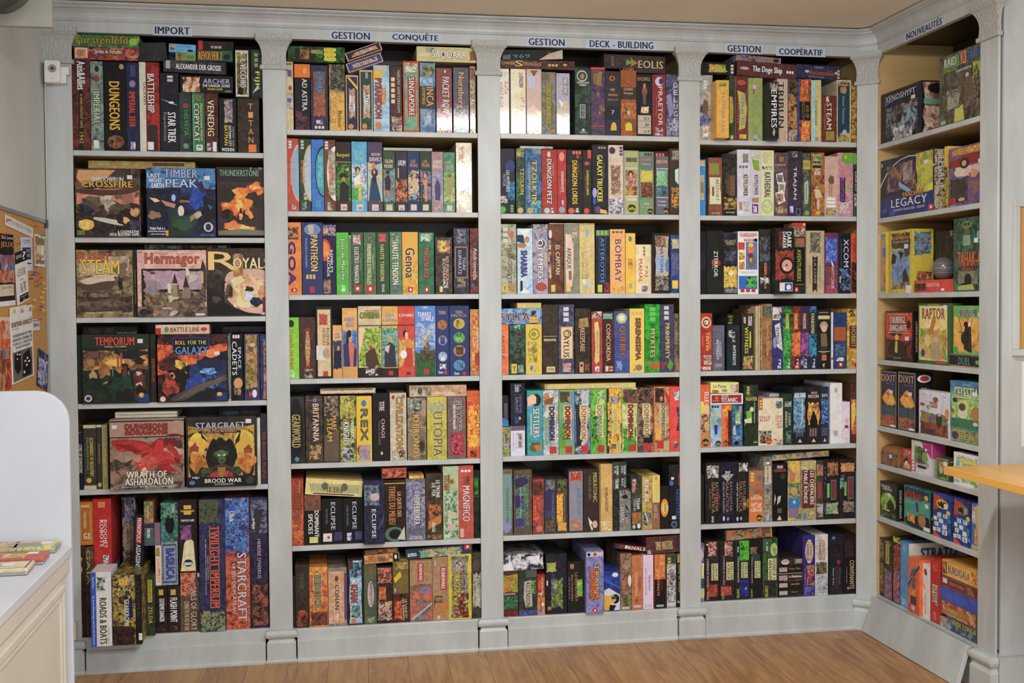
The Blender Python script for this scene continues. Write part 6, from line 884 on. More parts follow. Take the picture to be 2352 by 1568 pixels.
struct(boxo('wall_left', -.25, -.108, -7.6, .6, 0, CEIL, M_WALL))
struct(boxo('wall_back', -.25, 4.1, .42, .6, 0, CEIL, M_WALL))
bm = bmesh.new(); add_box(bm, 3.482, 6.2, WE-.0, WE+.12, .172, CEIL); add_box(bm, 3.474, 6.2, WE-.012, WE+.12, 0, .166); add_box(bm, 3.40+.082, 6.2, WE+.01, WE+.12, .16, .18)
struct(finish(bm, 'wall_right', M_PAINT))
struct(boxo('trim_1', 3.474, 6.2, WE-.016, WE, .166, .172, M_PAINT))
# ---------------------------------------------------------------- the built-in bookcase (back run)
BC = empty('built_in_bookcase', (1.6, 0, 0))
tag(BC, 'grey-white painted built-in bookcase with four bays along the back wall', 'bookcase')
WC = empty('built_in_bookcase', (XW, -.5, 0))
tag(WC, 'grey-white painted single-bay bookcase wing at right angle in the right corner', 'bookcase')
def par(o, p): o.parent = p; o.matrix_parent_inverse = Matrix.Translation(-p.location); return o
CAPZ0, CAPZ1 = 2.478, ZL
def pilaster(x0, x1, root, base=None):
    par(boxo('pilaster', x0, x1, -.0, .0095, .136, ZL, M_PAINT, bev=.002), root)
    # capital: neck band, bell flaring out to the abacus
    r = []
    for z, e in ((2.478, .008), (2.4795, .010), (2.494, .010), (2.4955, .003), (2.50, .002), (2.53, .001), (2.552, .003), (2.572, .009), (2.588, .018), (2.596, .026), (2.600, .028), (2.602, .024), (2.624, .025), (2.6255, .0)):
        r.append((x0-e, x1+e, -e-.003, .0095, z))
    par(loft_rects(r, 'capital', M_CARVE), root)
    r = []
    for z, e in ((.0, .014), (.004, .016), (.010, .0175), (.016, .012), (.086, .012), (.094, .006), (.100, .003), (.104, .006), (.108, .0125), (.114, .016), (.122, .0175), (.130, .016), (.136, .0125), (.139, .006)):
        r.append((x0-e, x1+e, -e-.012, .0095, z))
    par(loft_rects(r, 'pedestal', M_PAINT), root)
pilaster(XS['1l']-.004, XS['1r'], BC)
for a, b in (('2l', '2r'), ('3l', '3r'), ('4l', '4r')): pilaster(XS[a], XS[b], BC)
# partitions behind the pilasters, back panel
for x in (-.052, .801, 1.701, 2.5985): par(boxo('partition', x-.01, x+.01, .022, .39, .13, ZL+.06, M_SHELFWOOD), BC)
par(boxo('partition', 3.428, 3.444, .012, .39, .13, ZL+.06, M_SHELFWOOD), BC)
par(boxo('back_panel', -.06, 3.44, .39, .405, .0, ZL+.1, M_BACKW), BC)
par(boxo('top_panel', -.06, 3.428, .0, .39, ZL+.05, ZL+.065, M_BACKW), BC)
for b, (l, r) in BX.items():
    xl, xr = XS[l], XS[r]; zs = SH[b]
    for i, z in enumerate(zs):
        bot = i == len(zs)-1
        y0 = .022; a0, a1 = xl-.038, xr+.038
        par(boxo('shelf_board', a0+.001, a1-.001, y0, .388, z-TH+.002, z, M_SHELFWOOD), BC)
        if not bot: par(boxo('shelf_edging', xl+.0005, xr-.0005, 0.001, .022, z-TH, z+.0005, M_PAINT, bev=.002), BC)
    z = zs[-1]
    prof = [(-.004, 0.0), (.022, 0.0), (.022, .009), (.018, .014), (.013, .016), (.013, .088), (.010, .091), (.003, .094), (.003, z-.004), (.0, z)]
    bmm = sweep('plinth', prof, [(xl+.0175, 0), (xr-.0175 if b < 4 else xr-.002, 0)], .022, M_PAINT); par(bmm, BC)
    par(boxo('plinth_edging', xl+.0005, xr-.0005, .001, .022, .10, z+.0003, M_PAINT), BC)
# corner post: a narrow pilaster set diagonally between the two runs
cx_, cy_ = (3.39+XW)/2, WL/2; cl = math.hypot(XW-3.39, WL); ang = math.atan2(WL, XW-3.39)
def diag(o): o.parent = BC; o.matrix_parent_inverse = Matrix.Translation(-BC.location); o.location = (cx_, cy_, 0); o.rotation_euler = (0, 0, ang); return o
diag(boxo('pilaster', -cl/2, cl/2, 0, .0095, .13, ZL, M_PAINT, bev=.001))
r = [(-cl/2-e*.9, cl/2+e*.9, -e-.002, .0095, z) for z, e in ((2.478, .008), (2.4795, .010), (2.494, .010), (2.4955, .003), (2.53, .001), (2.552, .003), (2.572, .009), (2.588, .018), (2.596, .026), (2.600, .028), (2.602, .024), (2.624, .025))]
diag(loft_rects(r, 'capital', M_CARVE))
r = [(-cl/2-e*.6, cl/2+e*.6, -e-.010, .0095, z) for z, e in ((.0, .012), (.086, .012), (.094, .006), (.102, .003), (.108, .0125), (.114, .016), (.122, .0175), (.130, .016), (.136, .0125), (.139, .006))]
diag(loft_rects(r, 'pedestal', M_PAINT))
# lintel and cornice running round all three faces
prof = [(0, ZL), (.003, ZL+.001), (.003, 2.650), (.009, 2.652), (.011, 2.656), (.009, 2.660), (.006, 2.662), (.008, 2.672), (.014, 2.684), (.026, 2.695), (.038, 2.700), (.041, 2.700), (.041, 2.705), (.048, 2.707), (.056, 2.712), (.056, 2.718)]
par(sweep('cornice', prof, [(-.104, 0), (3.39, 0)], .03, M_PAINT), BC)
par(sweep('cornice', prof, [(3.39, 0), (XW, WL)], .02, M_PAINT), BC)
par(sweep('cornice', prof, [(XW, WL), (XW, WE), (XW+.04, WE)], .02, M_PAINT), WC)
# ---------------------------------------------------------------- the wing
def wbox(n, a, b, xa, xb, z0, z1, m, bev=0): return par(boxo(n, xa, xb, a, b, z0, z1, m, bev=bev), WC)
wbox('pilaster', WE, WR, XW, XW+.0095, .15, ZL, M_PAINT, .002)
r = [(XW-e-.003, XW+.0095, WE-e, WR+e, z) for z, e in ((2.478, .008), (2.4795, .010), (2.494, .010), (2.4955, .003), (2.53, .001), (2.552, .003), (2.572, .009), (2.588, .018), (2.596, .026), (2.600, .028), (2.602, .024), (2.624, .025))]
par(loft_rects(r, 'capital', M_CARVE), WC)
r = [(XW-e-.012, XW+.0095, WE-e*.6, WR+e, z) for z, e in ((.0, .014), (.010, .0175), (.016, .012), (.094, .012), (.106, .006), (.112, .003), (.118, .006), (.124, .0125), (.130, .016), (.138, .0175), (.146, .016), (.152, .0125), (.156, .006))]
par(loft_rects(r, 'pedestal', M_PAINT), WC)
wbox('partition', WL+.004, WL+.02, XW+.002, 3.83, .13, ZL+.06, M_SHELFWOOD)
wbox('partition', -.925, -.909, XW+.024, 3.83, .13, ZL+.06, M_SHELFWOOD)
wbox('partition', WE+.001, WE+.013, XW+.022, 3.83, .0, ZL+.06, M_PAINT)
wbox('back_panel', -.925, WL+.02, 3.83, 3.845, 0, ZL+.1, M_BACKW)
wbox('top_panel', -.909, WL+.004, XW+.002, 3.83, ZL+.05, ZL+.065, M_BACKW)
for i, z in enumerate(SH[5]):
    wbox('shelf_board', -.908, WL+.003, XW+.024, 3.829, z-TH+.002, z, M_SHELFWOOD)
    if i < 7: wbox('shelf_edging', WR-.0005, WL+.0035, XW+.001, XW+.022, z-TH, z+.0005, M_PAINT, .002)
wbox('plinth', WR, WL+.003, XW+.001, XW+.022, 0, SH[5][7]+.0005, M_PAINT)
# loose skirting board leaning on the wing's plinth
lb = boxo('loose_skirting_board', -.385, .385, -.009, .009, 0, .168, M_PAINT, bev=.002)
lb.location = (3.398, -.447, .0); lb.rotation_euler = (math.radians(-17), 0, math.radians(-90))
tag(lb, 'loose grey-white skirting board leaning against the foot of the corner wing', 'board')
# ---------------------------------------------------------------- shelf category signs
def sign(text, p0, p1, label, wing=False, tw=(.06, .94, .14, .86)):
    if not wing:
        a, b = hit(*p0, 1, -.0045), hit(*p1, 1, -.0045); w = b.x-a.x; h = .041; cx, cz = (a.x+b.x)/2, (a.z+b.z)/2
        loc, rz = (cx, -.0032, cz-h/2), 0
    else:
        a, b = hit(*p0, 0, XW-.004), hit(*p1, 0, XW-.004); w = a.y-b.y; h = .041; cz = (a.z+b.z)/2
        loc, rz = (XW-.0032, (a.y+b.y)/2, cz-h/2), math.radians(-90)
    loc = (loc[0], loc[1], min(max(loc[2], ZL-.012), 2.648-h))
    o = boxo('shelf_sign', -w/2, w/2, -.0008, 0, 0, h, M_SIGN); o.location = loc; o.rotation_euler = (0, 0, rz)
    vs, fs = text_polys(text, 0); me = bpy.data.meshes.new('lettering')
    top = .02 if any(c in text for c in 'ÊÉ') else tw[2]
    pt, ff = [], []
    for e in (-.0013, -.0007, 0, .0007, .0013):
        b = len(pt); pt += [(-w/2+w*(tw[0]+x*(tw[1]-tw[0]))+e, -.0012+e*.05, h*(1-tw[3]+y*(tw[3]-top))) for x, y in vs]; ff += [tuple(b+i for i in f) for f in fs]
    me.from_pydata(pt, [], ff)
    link('lettering', me, M_INK, o); tag(o, label, 'sign', 'category signs on the cornice')
sign('IMPORT', (351, 69.5), (441, 71), 'pale blue sign reading IMPORT above the leftmost bay')
sign('GESTION', (756, 76), (855, 79), 'pale blue sign reading GESTION above the second bay')
sign('CONQUÊTE', (894.5, 80), (1013, 84), 'pale blue sign reading CONQUÊTE above the second bay')
sign('GESTION', (1209, 92), (1302, 95), 'pale blue sign reading GESTION above the third bay')
sign('DECK - BUILDING', (1345, 96), (1510, 104), 'long pale blue sign reading DECK - BUILDING above the third bay')
sign('GESTION', (1666, 110), (1752, 114), 'pale blue sign reading GESTION above the fourth bay')
sign('COOPÉRATIF', (1783, 116), (1896, 122), 'pale blue sign reading COOPÉRATIF above the fourth bay')
sign('NOUVEAUTÉS', (2077, 82), (2169, 36), 'pale blue sign reading NOUVEAUTÉS above the corner wing', True)
# ---------------------------------------------------------------- the games
ORD = 'leftmost second third fourth fifth sixth seventh eighth ninth tenth eleventh twelfth thirteenth fourteenth fifteenth sixteenth seventeenth eighteenth nineteenth twentieth'.split()
BAY = {1: 'leftmost bay', 2: 'second bay', 3: 'third bay', 4: 'fourth bay', 5: 'corner wing'}
SHN = ['top', 'second', 'third', 'fourth', 'fifth', 'sixth', 'seventh', 'bottom']
used_labels = {}; DIAG = []; BOXES = []
def parse_opts(p):
    d = {}
    for t in p.split(';'):
        if '=' in t: a, b = t.split('=', 1); d[a.strip()] = b.strip()
    return d
def lerp(a, b, t): return a+(b-a)*t
def place_cell(head, lines):
    nm, ox, oy, s, bay, si, xl, xr, yl, yr = head.split(); ox, oy, s = float(ox), float(oy), float(s); bay, si = int(bay), int(si)
    xl, xr, yl, yr = [float(v) for v in (xl, xr, yl, yr)]
    zs = SH[bay]; z0 = zs[si]; ztop = (zs[si-1]-TH if si > 0 else ZL-.001)
    nsh = len(zs); sname = 'bottom' if si == nsh-1 else SHN[si]
    px = lambda x: ox+x/s
    py = lambda y: oy+y/s
    wing = bay == 5
    if not wing:
        EL, ER = XS[BX[bay][0]], XS[BX[bay][1]]; fl, fr = proj((EL, 0, z0)), proj((ER, 0, z0))
    else:
        fl, fr = proj((XW, WL, z0)), proj((XW, WR, z0))
        if True: EL, ER = -WL, -WR
    dx = (fl[0]-px(xl), fr[0]-px(xr)); dy = (fl[1]-py(yl), fr[1]-py(yr))
    def warp(x, y):
        t = (x-xl)/(xr-xl); tt = min(1.1, max(-.1, t))
        return px(x)+lerp(dx[0], dx[1], tt), py(y)+lerp(dy[0], dy[1], tt)
    items = []
    for ln in lines:
        f = ln.split('|'); n = [float(v) for v in f[0].split()]; o = parse_opts(f[4]) if len(f) > 4 else {}
        yb = n[3] if len(n) > 3 and n[3] > 0 else None
        d = float(o.get('d', .014))
        if d < .009 and (n[0] < xl+8 or n[1] > xr-8): d = .014
        it = dict(base=f[1], el=f[2], desc=f[3], o=o, d=d, onshelf=yb is None, tilt=float(o.get('a', 0)))
        if not wing:
            ys = lerp(yl, yr, (n[0]-xl)/(xr-xl)); yref = yb if yb is not None else ys
            a = hit(*warp(n[0], yref), 1, d); b = hit(*warp(n[1], yref), 1, d)
            mx = (n[0]+n[1])/2; zt = hit(*warp(mx, n[2]), 1, d).z; zb = hit(*warp(mx, yb), 1, d).z if yb is not None else z0
            if yb is not None and zb < z0 and d < .06:   # it stands on the shelf and sticks out of it
                d = it['d'] = max(-.2, min(d, hit(*warp(mx, yb), 2, z0).y))
                a = hit(*warp(n[0], yref), 1, d); b = hit(*warp(n[1], yref), 1, d); zt = hit(*warp(mx, n[2]), 1, d).z; zb = z0; it['onshelf'] = True
            it.update(a=a.x, b=b.x, zt=zt, zb=zb)
        else:
            yy = [float(v) for v in o['y'].split(',')]
            a = hit(*warp(n[0], (yy[0]+yy[2])/2), 0, XW+d); b = hit(*warp(n[1], (yy[1]+yy[2])/2), 0, XW+d)
            zt = hit(*warp(n[0], yy[0]), 0, XW+d).z; zt2 = hit(*warp(n[1], yy[1]), 0, XW+d).z; zt = (zt+zt2)/2
            zb = hit(*warp(n[0] if si != 7 else (n[0]+n[1])/2, yy[2] if si != 7 else yy[2]), 0, XW+d).z if False else z0
            it['onshelf'] = True
            it.update(a=-a.y, b=-b.y, zt=zt, zb=zb, stack=yy)
        w = it['b']-it['a']
        it['D'] = float(o.get('D', min(max(w, it['zt']-it['zb'], .1), .28)))
        items.append(it)
    if wing:   # piles in the wing: rest each on the one below
        pile = [it for it in items if it['desc'].startswith('flat') or 'face-out golden box' in it['desc'] or 'flying boat' in it['desc'] or 'yellow panel' in it['desc']]
        for it in pile: it['onshelf'] = False
        for key in (('mirrored', 'golden box'), ('matching face-out', 'flying boat'), ('leaning below', 'yellow panel'), ('slate', 'rust', 'bright blue', 'maroon', 'topmost of the pile')):
            seq = [next((i for i in items if k in i['desc']), None) for k in key]
            if None in seq: continue
            zc = z0+.0008
            for q in seq: q['zb'] = zc; q['fix'] = 1; zc = max(q['zt'], zc+.02); q['zt'] = zc; zc += .0006
    order = sorted(range(len(items)), key=lambda i: (0 if items[i]['onshelf'] else 1, items[i]['zb'] if not items[i]['onshelf'] else items[i]['a']))
    done = []
    for i in order:
        it = items[i]; mrg = .0352 if it['d'] >= .009 else -.002
        lim0, lim1 = EL-mrg, ER+mrg
        if wing: lim0 = EL+.0005 if True else lim0
        if bay == 4: lim1 = 3.425
        it['a'] = max(it['a'], lim0); it['b'] = min(it['b'], lim1)
        for p in done:
            ox_ = min(it['b'], p['b'])-max(it['a'], p['a']); oz = min(it['zt'], p['zt'])-max(it['zb'], p['zb'])
            oy_ = min(it['d']+it['D'], p['d']+p['D'])-max(it['d'], p['d'])
            if ox_ > 0 and oz > .012 and oy_ > 0 and not it['tilt'] and not p['tilt']:
                if ox_ < .045 and ox_ < .6*(it['b']-it['a']):
                    if (it['a']+it['b']) > (p['a']+p['b']): it['a'] = p['b']+.0006
                    else: it['b'] = p['a']-.0006
                elif it['d'] > p['d']+.02: it['d'] = p['d']+p['D']+.002
                elif p['d'] > it['d']+.02: it['D'] = max(.02, p['d']-it['d']-.002)
        if not it['onshelf'] and not it['tilt'] and 'fix' not in it:
            sup = [p['zt'] for p in done if min(it['b'], p['b'])-max(it['a'], p['a']) > .004 and p['zt'] < it['zt']-.008 and min(it['d']+it['D'], p['d']+p['D']) > max(it['d'], p['d'])]
            if sup:
                gap = it['zb']-max(sup)
                if abs(gap) < .016: it['zb'] = max(sup)+.0006
                elif abs(gap) < .045: it['zb'] -= gap-.0006; it['zt'] -= gap-.0006
        it['zt'] = min(it['zt'], ztop-.0015)
        if it['onshelf']: it['zb'] = z0+.0006
        if wing: it['D'] = min(it['D'], .36-it['d'])
        else: it['D'] = min(it['D'], .376-it['d'])
        done.append(it)
    up = sorted([i for i in range(len(items)) if items[i]['onshelf'] and items[i]['d'] < .07], key=lambda i: items[i]['a'])
    for i, it in enumerate(items):
        w, h = it['b']-it['a'], it['zt']-it['zb']
        if w < .004 or h < .004: DIAG.append('SMALL %s %s %.3f %.3f' % (nm, it['desc'], w, h)); continue
        o = it['o']; mid = (it['a']+it['b'])/2
        name = o.get('t', 'board_game_box')
        kind = o.get('kind')
        if kind == 'orb': ob = orb_pack(w, h, .10)
        elif kind == 'chest': ob = treasure_chest(w, h, .085)
        else: ob = game_box(name, w, h, it['D'], it['base'], it['el'], o.get('s'), gloss='g' in o, wrap='k' not in o)
        if not wing: ob.location = (mid, it['d'], it['zb'])
        else: ob.location = (XW+it['d'], -mid, it['zb']); ob.rotation_euler = (0, 0, math.radians(-90))
        if it['tilt']:
            a = math.radians(it['tilt']); c = Vector((mid, it['d'], (it['zb']+it['zt'])/2))
            if abs(it['tilt']) <= 2 and it['onshelf']: a = 0
            R = Matrix.Rotation(-a, 4, 'Y'); ob.matrix_world = Matrix.Translation(c) @ R @ Matrix.Translation((0, 0, -h/2))
        desc = it['desc']; loc = f'{sname} shelf, {BAY[bay]}'
        if it['onshelf'] and i in up and 'edge' not in desc:
            k = up.index(i); n = len(up)
            od = 'leftmost' if k == 0 else ('rightmost' if k == n-1 else ORD[min(k, 19)]+' from left')
            lab = f'{desc}, {od}, {loc}'
        else: lab = f'{desc}, {loc}'
        lab = ' '.join(lab.split())
        wd = lab.split()
        if len(wd) > 16:
            lab = f'{desc}, {loc}'; wd = lab.split()
            if len(wd) > 16: lab = lab.replace(' shelf,', ' shelf'); lab = ' '.join(lab.split()[:16]); DIAG.append('LONG '+lab)
        if lab in used_labels: DIAG.append('DUP '+lab)
        used_labels[lab] = 1
        if name == 'board_game_box' and not kind: BOXES.append(((w*h*(.45 if it['d'] > .07 or 'behind' in it['desc'] else 1))+(9 if wing else 0), ob))
        cat = 'board game' if name in ('board_game_box', 'card_game_box', 'game_tin') else name.replace('_', ' ')
        if kind: cat = {'orb': 'toy', 'chest': 'treasure chest'}[kind]
        tag(ob, lab, cat, f'board games on the {sname} shelf of the {BAY[bay]}' if cat == 'board game' else None)
def merge_rest(keep=310):
    '''beyond the largest boxes the small and half-hidden ones are one mass'''
    rest = [o for a, o in sorted(BOXES, key=lambda q: -q[0])[keep:]]
    bpy.context.view_layer.update()
    mats, bm = [], bmesh.new()
    for k in ('c1', 'c2', 'c3'): bm.loops.layers.float_color.new(k)
    for o in rest:
        for q in [o]+list(o.children):
            me = q.data.copy(); me.transform(q.matrix_world)
            if me.materials[0] not in mats: mats.append(me.materials[0])
            i = mats.index(me.materials[0])
            for p in me.polygons: p.material_index = i
            bm.from_mesh(me)
    me = bpy.data.meshes.new('small_game_boxes'); bm.to_mesh(me); bm.free()
    for mt in mats: me.materials.append(mt)
    s = bpy.data.objects.new('small_game_boxes', me); COL.objects.link(s); s['kind'] = 'stuff'
    tag(s, 'the smaller, narrower and half-hidden game boxes filling the gaps on all shelves', 'board game')
    for o in rest:
        for q in list(o.children): bpy.data.objects.remove(q)
        bpy.data.objects.remove(o)
def orb_pack(w, h, D):
    e = empty('ball_game_pack')
    p = Print(); p.outline = True; l = Print(); st = Print()
    bm = bmesh.new(); add_box(bm, -w/2, w/2, 0, D, 0, h*.2); add_box(bm, -w/2, w/2, D-.004, D, h*.2, h)
    me = bpy.data.meshes.new('tray'); bm.to_mesh(me); bm.free(); cb = cols('c43~d54', .2); ck = cols('322~433', .2)
    set_cols(me, [ck if q.center.z > h*.21 else cb for q in me.polygons]); link('backing_card', me, M_PRINT, e)
    elements('h PERPLEXUS dd9 3 30 84 96;h DEATH_STAR fcb 32 66 85 91;r eee 70 78 94 98;h STAR ccc 38 84 1 8;h WARS ddd 30 92 9 17', w, h, p, l, st, lambda u, v, k: Vector((-w/2+u*w, (-k*STEP if v > .8 else D-.005-k*STEP), (1-v)*h)))
    p.build('printed_artwork', M_PRINT, e) if p.f else None; l.build('title_lettering', M_PRINT, e)
    r = min(w*.48, h*.31, D*.5-.003)*1.0
    for nm, rr, m in (('grey_maze_ball', r*.86, M_BALL), ('clear_shell', r, M_PLASTIC)):
        bm = bmesh.new(); bmesh.ops.create_uvsphere(bm, u_segments=40, v_segments=24, radius=rr)
        bmesh.ops.translate(bm, verts=bm.verts[:], vec=(0, D*.5-.002, h*.2+r+.001)); finish(bm, nm, m, e, True)
    bm = bmesh.new()
    for t in (-.3, 0, .3):
        rr = r*.87*math.cos(t*1.6); 
        bmesh.ops.create_cone(bm, segments=36, radius1=rr*1.02, radius2=rr*1.02, depth=.003, matrix=Matrix.Translation((0, D*.5-.002, h*.2+r+.001+r*.87*math.sin(t*1.6))))
    finish(bm, 'ridge_rings', M_GREYP, e, True)
    return e
def treasure_chest(w, h, D):
    e = empty('treasure_chest_box'); brown = wood_mat('chest_brown_wood', rgb(150, 92, 50), rgb(166, 106, 60), rgb(120, 72, 40), 3, (1, 6, 6)); grey, *_ = new_mat('chest_pewter', rgb(128, 112, 112), .45, .4)
    boxo('chest_body', -w/2, w/2, 0, D, 0, h*.62, brown, e, .002)
    bm = bmesh.new(); N = 14; rows = []
    for x in (-w/2, w/2):
        rows.append([bm.verts.new((x, D/2-D/2*math.cos(math.pi*i/N), h*.63+h*.37*math.sin(math.pi*i/N))) for i in range(N+1)])
    for i in range(N): bm.faces.new((rows[0][i], rows[1][i], rows[1][i+1], rows[0][i+1]))
    bm.faces.new(rows[0]); bm.faces.new(rows[1][::-1]); bm.faces.new((rows[0][0], rows[0][-1], rows[1][-1], rows[1][0]))
    bmesh.ops.recalc_face_normals(bm, faces=bm.faces[:]); finish(bm, 'chest_lid', brown, e)
    bm = bmesh.new()
    for sx in (-1, 1):
        for i in range(N):
            a0, a1 = math.pi*i/N, math.pi*(i+1)/N
            q = [(D/2-(D/2+.0015)*math.cos(a), h*.63+(h*.37+.0015)*math.sin(a)) for a in (a0, a1)]
            x0, x1 = sorted((sx*w/2+sx*.001, sx*(w/2-w*.08)))
            vs = [bm.verts.new((x, y, z)) for x, (y, z) in ((x0, q[0]), (x1, q[0]), (x1, q[1]), (x0, q[1]))]; bm.faces.new(vs)
        add_box(bm, sx*w/2-(w*.08 if sx > 0 else .001), sx*w/2+(w*.08 if sx < 0 else .001), -.0015, .001, 0, h*.62)
        add_box(bm, sx*(w/2+.0002)-.0006, sx*(w/2+.0002)+.0006, .004, D-.004, h*.04, h*.14)
    add_box(bm, -w/2, w/2, -.0015, .001, h*.56, h*.66); add_box(bm, -w/2, w/2, -.0015, .001, 0, h*.06)
    add_box(bm, -w*.1, w*.1, -.004, .0, h*.44, h*.72, .001)
    finish(bm, 'metal_fittings', grey, e)
    bm = bmesh.new()
    for pts in (((0, .44), (.16, .30), (.08, .12), (0, .04), (-.08, .12), (-.16, .30)),):
        vs = [bm.verts.new((x*w, -.0016, z*h)) for x, z in pts]; bm.faces.new(vs)
    finish(bm, 'crest', grey, e)
    boxo('price_sticker', w*.06, w*.22, -.0052, -.0044, h*.42, h*.60, M_PAPER, e)
    return e
def run_cells(txt):
    head = None; buf = []
    for ln in txt.strip().split('\n')+['@']:
        if ln.startswith('@'):
            if head: place_cell(head, buf)
            head = ln[1:]; buf = []
        elif ln.strip(): buf.append(ln)
run_cells(DATA)
merge_rest()
# ---------------------------------------------------------------- cork boards and notices
def frame_board(name, w, h, label, ins, mat_frame):
    e = empty(name); t = .014
    boxo('cork_panel', -w/2+t, w/2-t, -.006, 0, t, h-t, M_CORK, e)
    bm = bmesh.new()
    for a in ((-w/2, w/2, 0, t), (-w/2, w/2, h-t, h), (-w/2, -w/2+t, t, h-t), (w/2-t, w/2, t, h-t)): add_box(bm, a[0], a[1], -.012, 0, a[2], a[3], .0015)
    finish(bm, 'frame', mat_frame, e)
    if ins:
        bm = bmesh.new()
        for sx in (-1, 1):
            for z in (0, h-.03): add_box(bm, sx*w/2-(.03 if sx > 0 else .003), sx*w/2+(.03 if sx < 0 else .003), -.0145, .0, z-.002, z+.032, .002)
        finish(bm, 'corner_cap', M_BLACKP, e)
    tag(e, label, 'cork board'); return e
WLX = -.108
ctr = hit(106, 505, 0, WLX+.012); zt = ctr.z; y1 = -.03
cb = frame_board('cork_board', 1.2, .9, 'framed cork board covered with notices on the left wall', True, M_ALU)
cb.location = (WLX, y1-.6, zt-.9); cb.rotation_euler = (0, 0, math.radians(90))
def on_wall(name, quad, base, el, label, cat, group=None, a=0, off=.009):
    """quad = x0,x1,y0,y1 of the photograph, on the plane of the left cork board"""
    x0, x1, y0, y1_ = quad; X = WLX+off; ym = (y0+y1_)/2
    A, B = hit(x0, ym, 0, X), hit(x1, ym, 0, X); xm = (x0+x1)/2
    zt_, zb_ = hit(xm, y0, 0, X).z, hit(xm, y1_, 0, X).z
    w, h = B.y-A.y, zt_-zb_
    o = game_box(name, w, h, .0008, base, el, wrap=False, bev=.0001)
    R = Matrix.Rotation(math.radians(90), 4, 'Z') @ Matrix.Rotation(math.radians(-a), 4, 'Y')
    o.matrix_world = Matrix.Translation((X, (A.y+B.y)/2, (zt_+zb_)/2)) @ R @ Matrix.Translation((0, 0, -h/2))
    tag(o, label, cat, group)
pg = 'notices pinned to the left cork board'
on_wall('notice', (12, 76, 508, 532), 'ddd', 'h 30_JOURS_A_VIVRE 998 4 94 25 75', 'white paper strip with outlined letters at the top of the cork board', 'notice', pg, -3)
on_wall('poster', (-30, 33, 536, 704), '222~333', 'h eux_des_jeux eee 30 98 3 8;h JEUX da7 50 98 11 20;n 57a~a54~bbd 45 100 28 66;n ca8~a43 30 100 50 68;r dcb 20 96 70 86;r eee 0 100 93 100;h tarifs 776 50 90 72 76', 'black poster with boxes picture at the left edge of the cork board', 'poster', pg, 2)
on_wall('leaflet', (48, 74, 545, 622), 'bce~dde', 'h Les_Mille 333 18 84 6 13;h JEUX 333 30 84 15 20;r 446 14 88 30 66;h SPIRIT cce 22 80 36 44;h LOVES cce 22 80 50 58;r 446 10 90 76 80', 'pale blue leaflet with dark blue square, right of the question mark strip', 'leaflet', pg, 3)
on_wall('leaflet', (80, 104, 540, 612), 'eee', 'n d43~5a3~46c 4 96 4 96;n dc4~eee~846 10 90 30 80;h FETE eee 20 80 40 56;h JEUX 333 14 86 62 76', 'multicoloured leaflet near the top right of the cork board', 'leaflet', pg, 0)
on_wall('leaflet', (36, 64, 576, 695), 'eee~ddd', 'r 222 0 100 0 22;h ? eee 62 92 3 18;h QUOI ddd 10 55 6 14;h CLUB 333 14 80 38 47;h Ouvert 333 20 84 32 37;h soiree 666 30 60 52 56;n 999~eee 30 85 60 80;r 222 22 98 84 97;h Renseignez-vous ddd 28 94 86 90;h ici ddd 50 70 92 96', 'white paper strip with black question mark head, hanging crooked', 'leaflet', pg, 8, .0105)
on_wall('poster', (25, 76, 702, 873), 'ddd~eee', 'n 8b8~dd6 10 26 3 9;n c55~eee 46 64 4 10;n 777~eee 82 96 4 10;h tournois-ouest.fr 222 4 98 17 26;h Vous_y_jouez 444 5 40 28 30;h VOTRE_NOUVEAU_SITE_POUR 333 10 94 36 40;h RETROUVER_L\'ENSEMBLE_DES 333 8 96 41.5 45.5;h TOURNOIS_ET_ANIMATIONS 888 6 94 47 51;h DE_VOS_BOUTIQUES 333 20 84 52.5 56.5;r 777 6 94 59 98;g 222 14,62 40,60 42,84 26,90 12,80;g 222 50,66 80,60 90,78 86,96 46,96;e eee 22 30 62 64;e eee 32 40 63 65;e eee 56 64 74 77;e eee 66 74 71 74;e eee 62 70 80 83;e eee 72 82 76 79;e eee 50 58 88 92;e eee 22 28 68 70', 'large white poster with black dice photo, reading tournois-ouest.fr', 'poster', pg, 3, .0100)
on_wall('poster', (-30, 27, 728, 905), 'd83~c54~ea5', 'n c43~643~e95 5 95 40 98;n 48a~d83 60 90 40 56;r dcb 30 98 0 6;n b54~dba 60 98 4 30;n 733~c96 40 70 50 98', 'orange poster with figures at the lower left of the cork board', 'poster', pg, 0)
on_wall('notice', (73, 91, 733, 759), 'ddd~ccc', 'r 555 10 80 10 16;e 999 20 60 30 70;r 888 55 90 40 60', 'small white note pinned below the yellow push pins', 'notice', pg, 0)
on_wall('flyer', (86, 110, 806, 892), '225~348~99b', 'n 36b~ccd~a34 4 96 20 80;n bce~336 20 90 50 90;h PARIS dde 10 50 84 94', 'dark blue flyer hanging diagonally at the lower right of the cork board', 'flyer', pg, -12)
def pin_mat(n, c): m, *_ = new_mat(n, rgb(*c), .35); return m
PM = {'red': pin_mat('red_plastic', (190, 45, 40)), 'yellow': pin_mat('yellow_plastic', (225, 190, 60)), 'blue': pin_mat('blue_plastic', (45, 45, 120)), 'green': pin_mat('green_plastic', (30, 110, 80))}
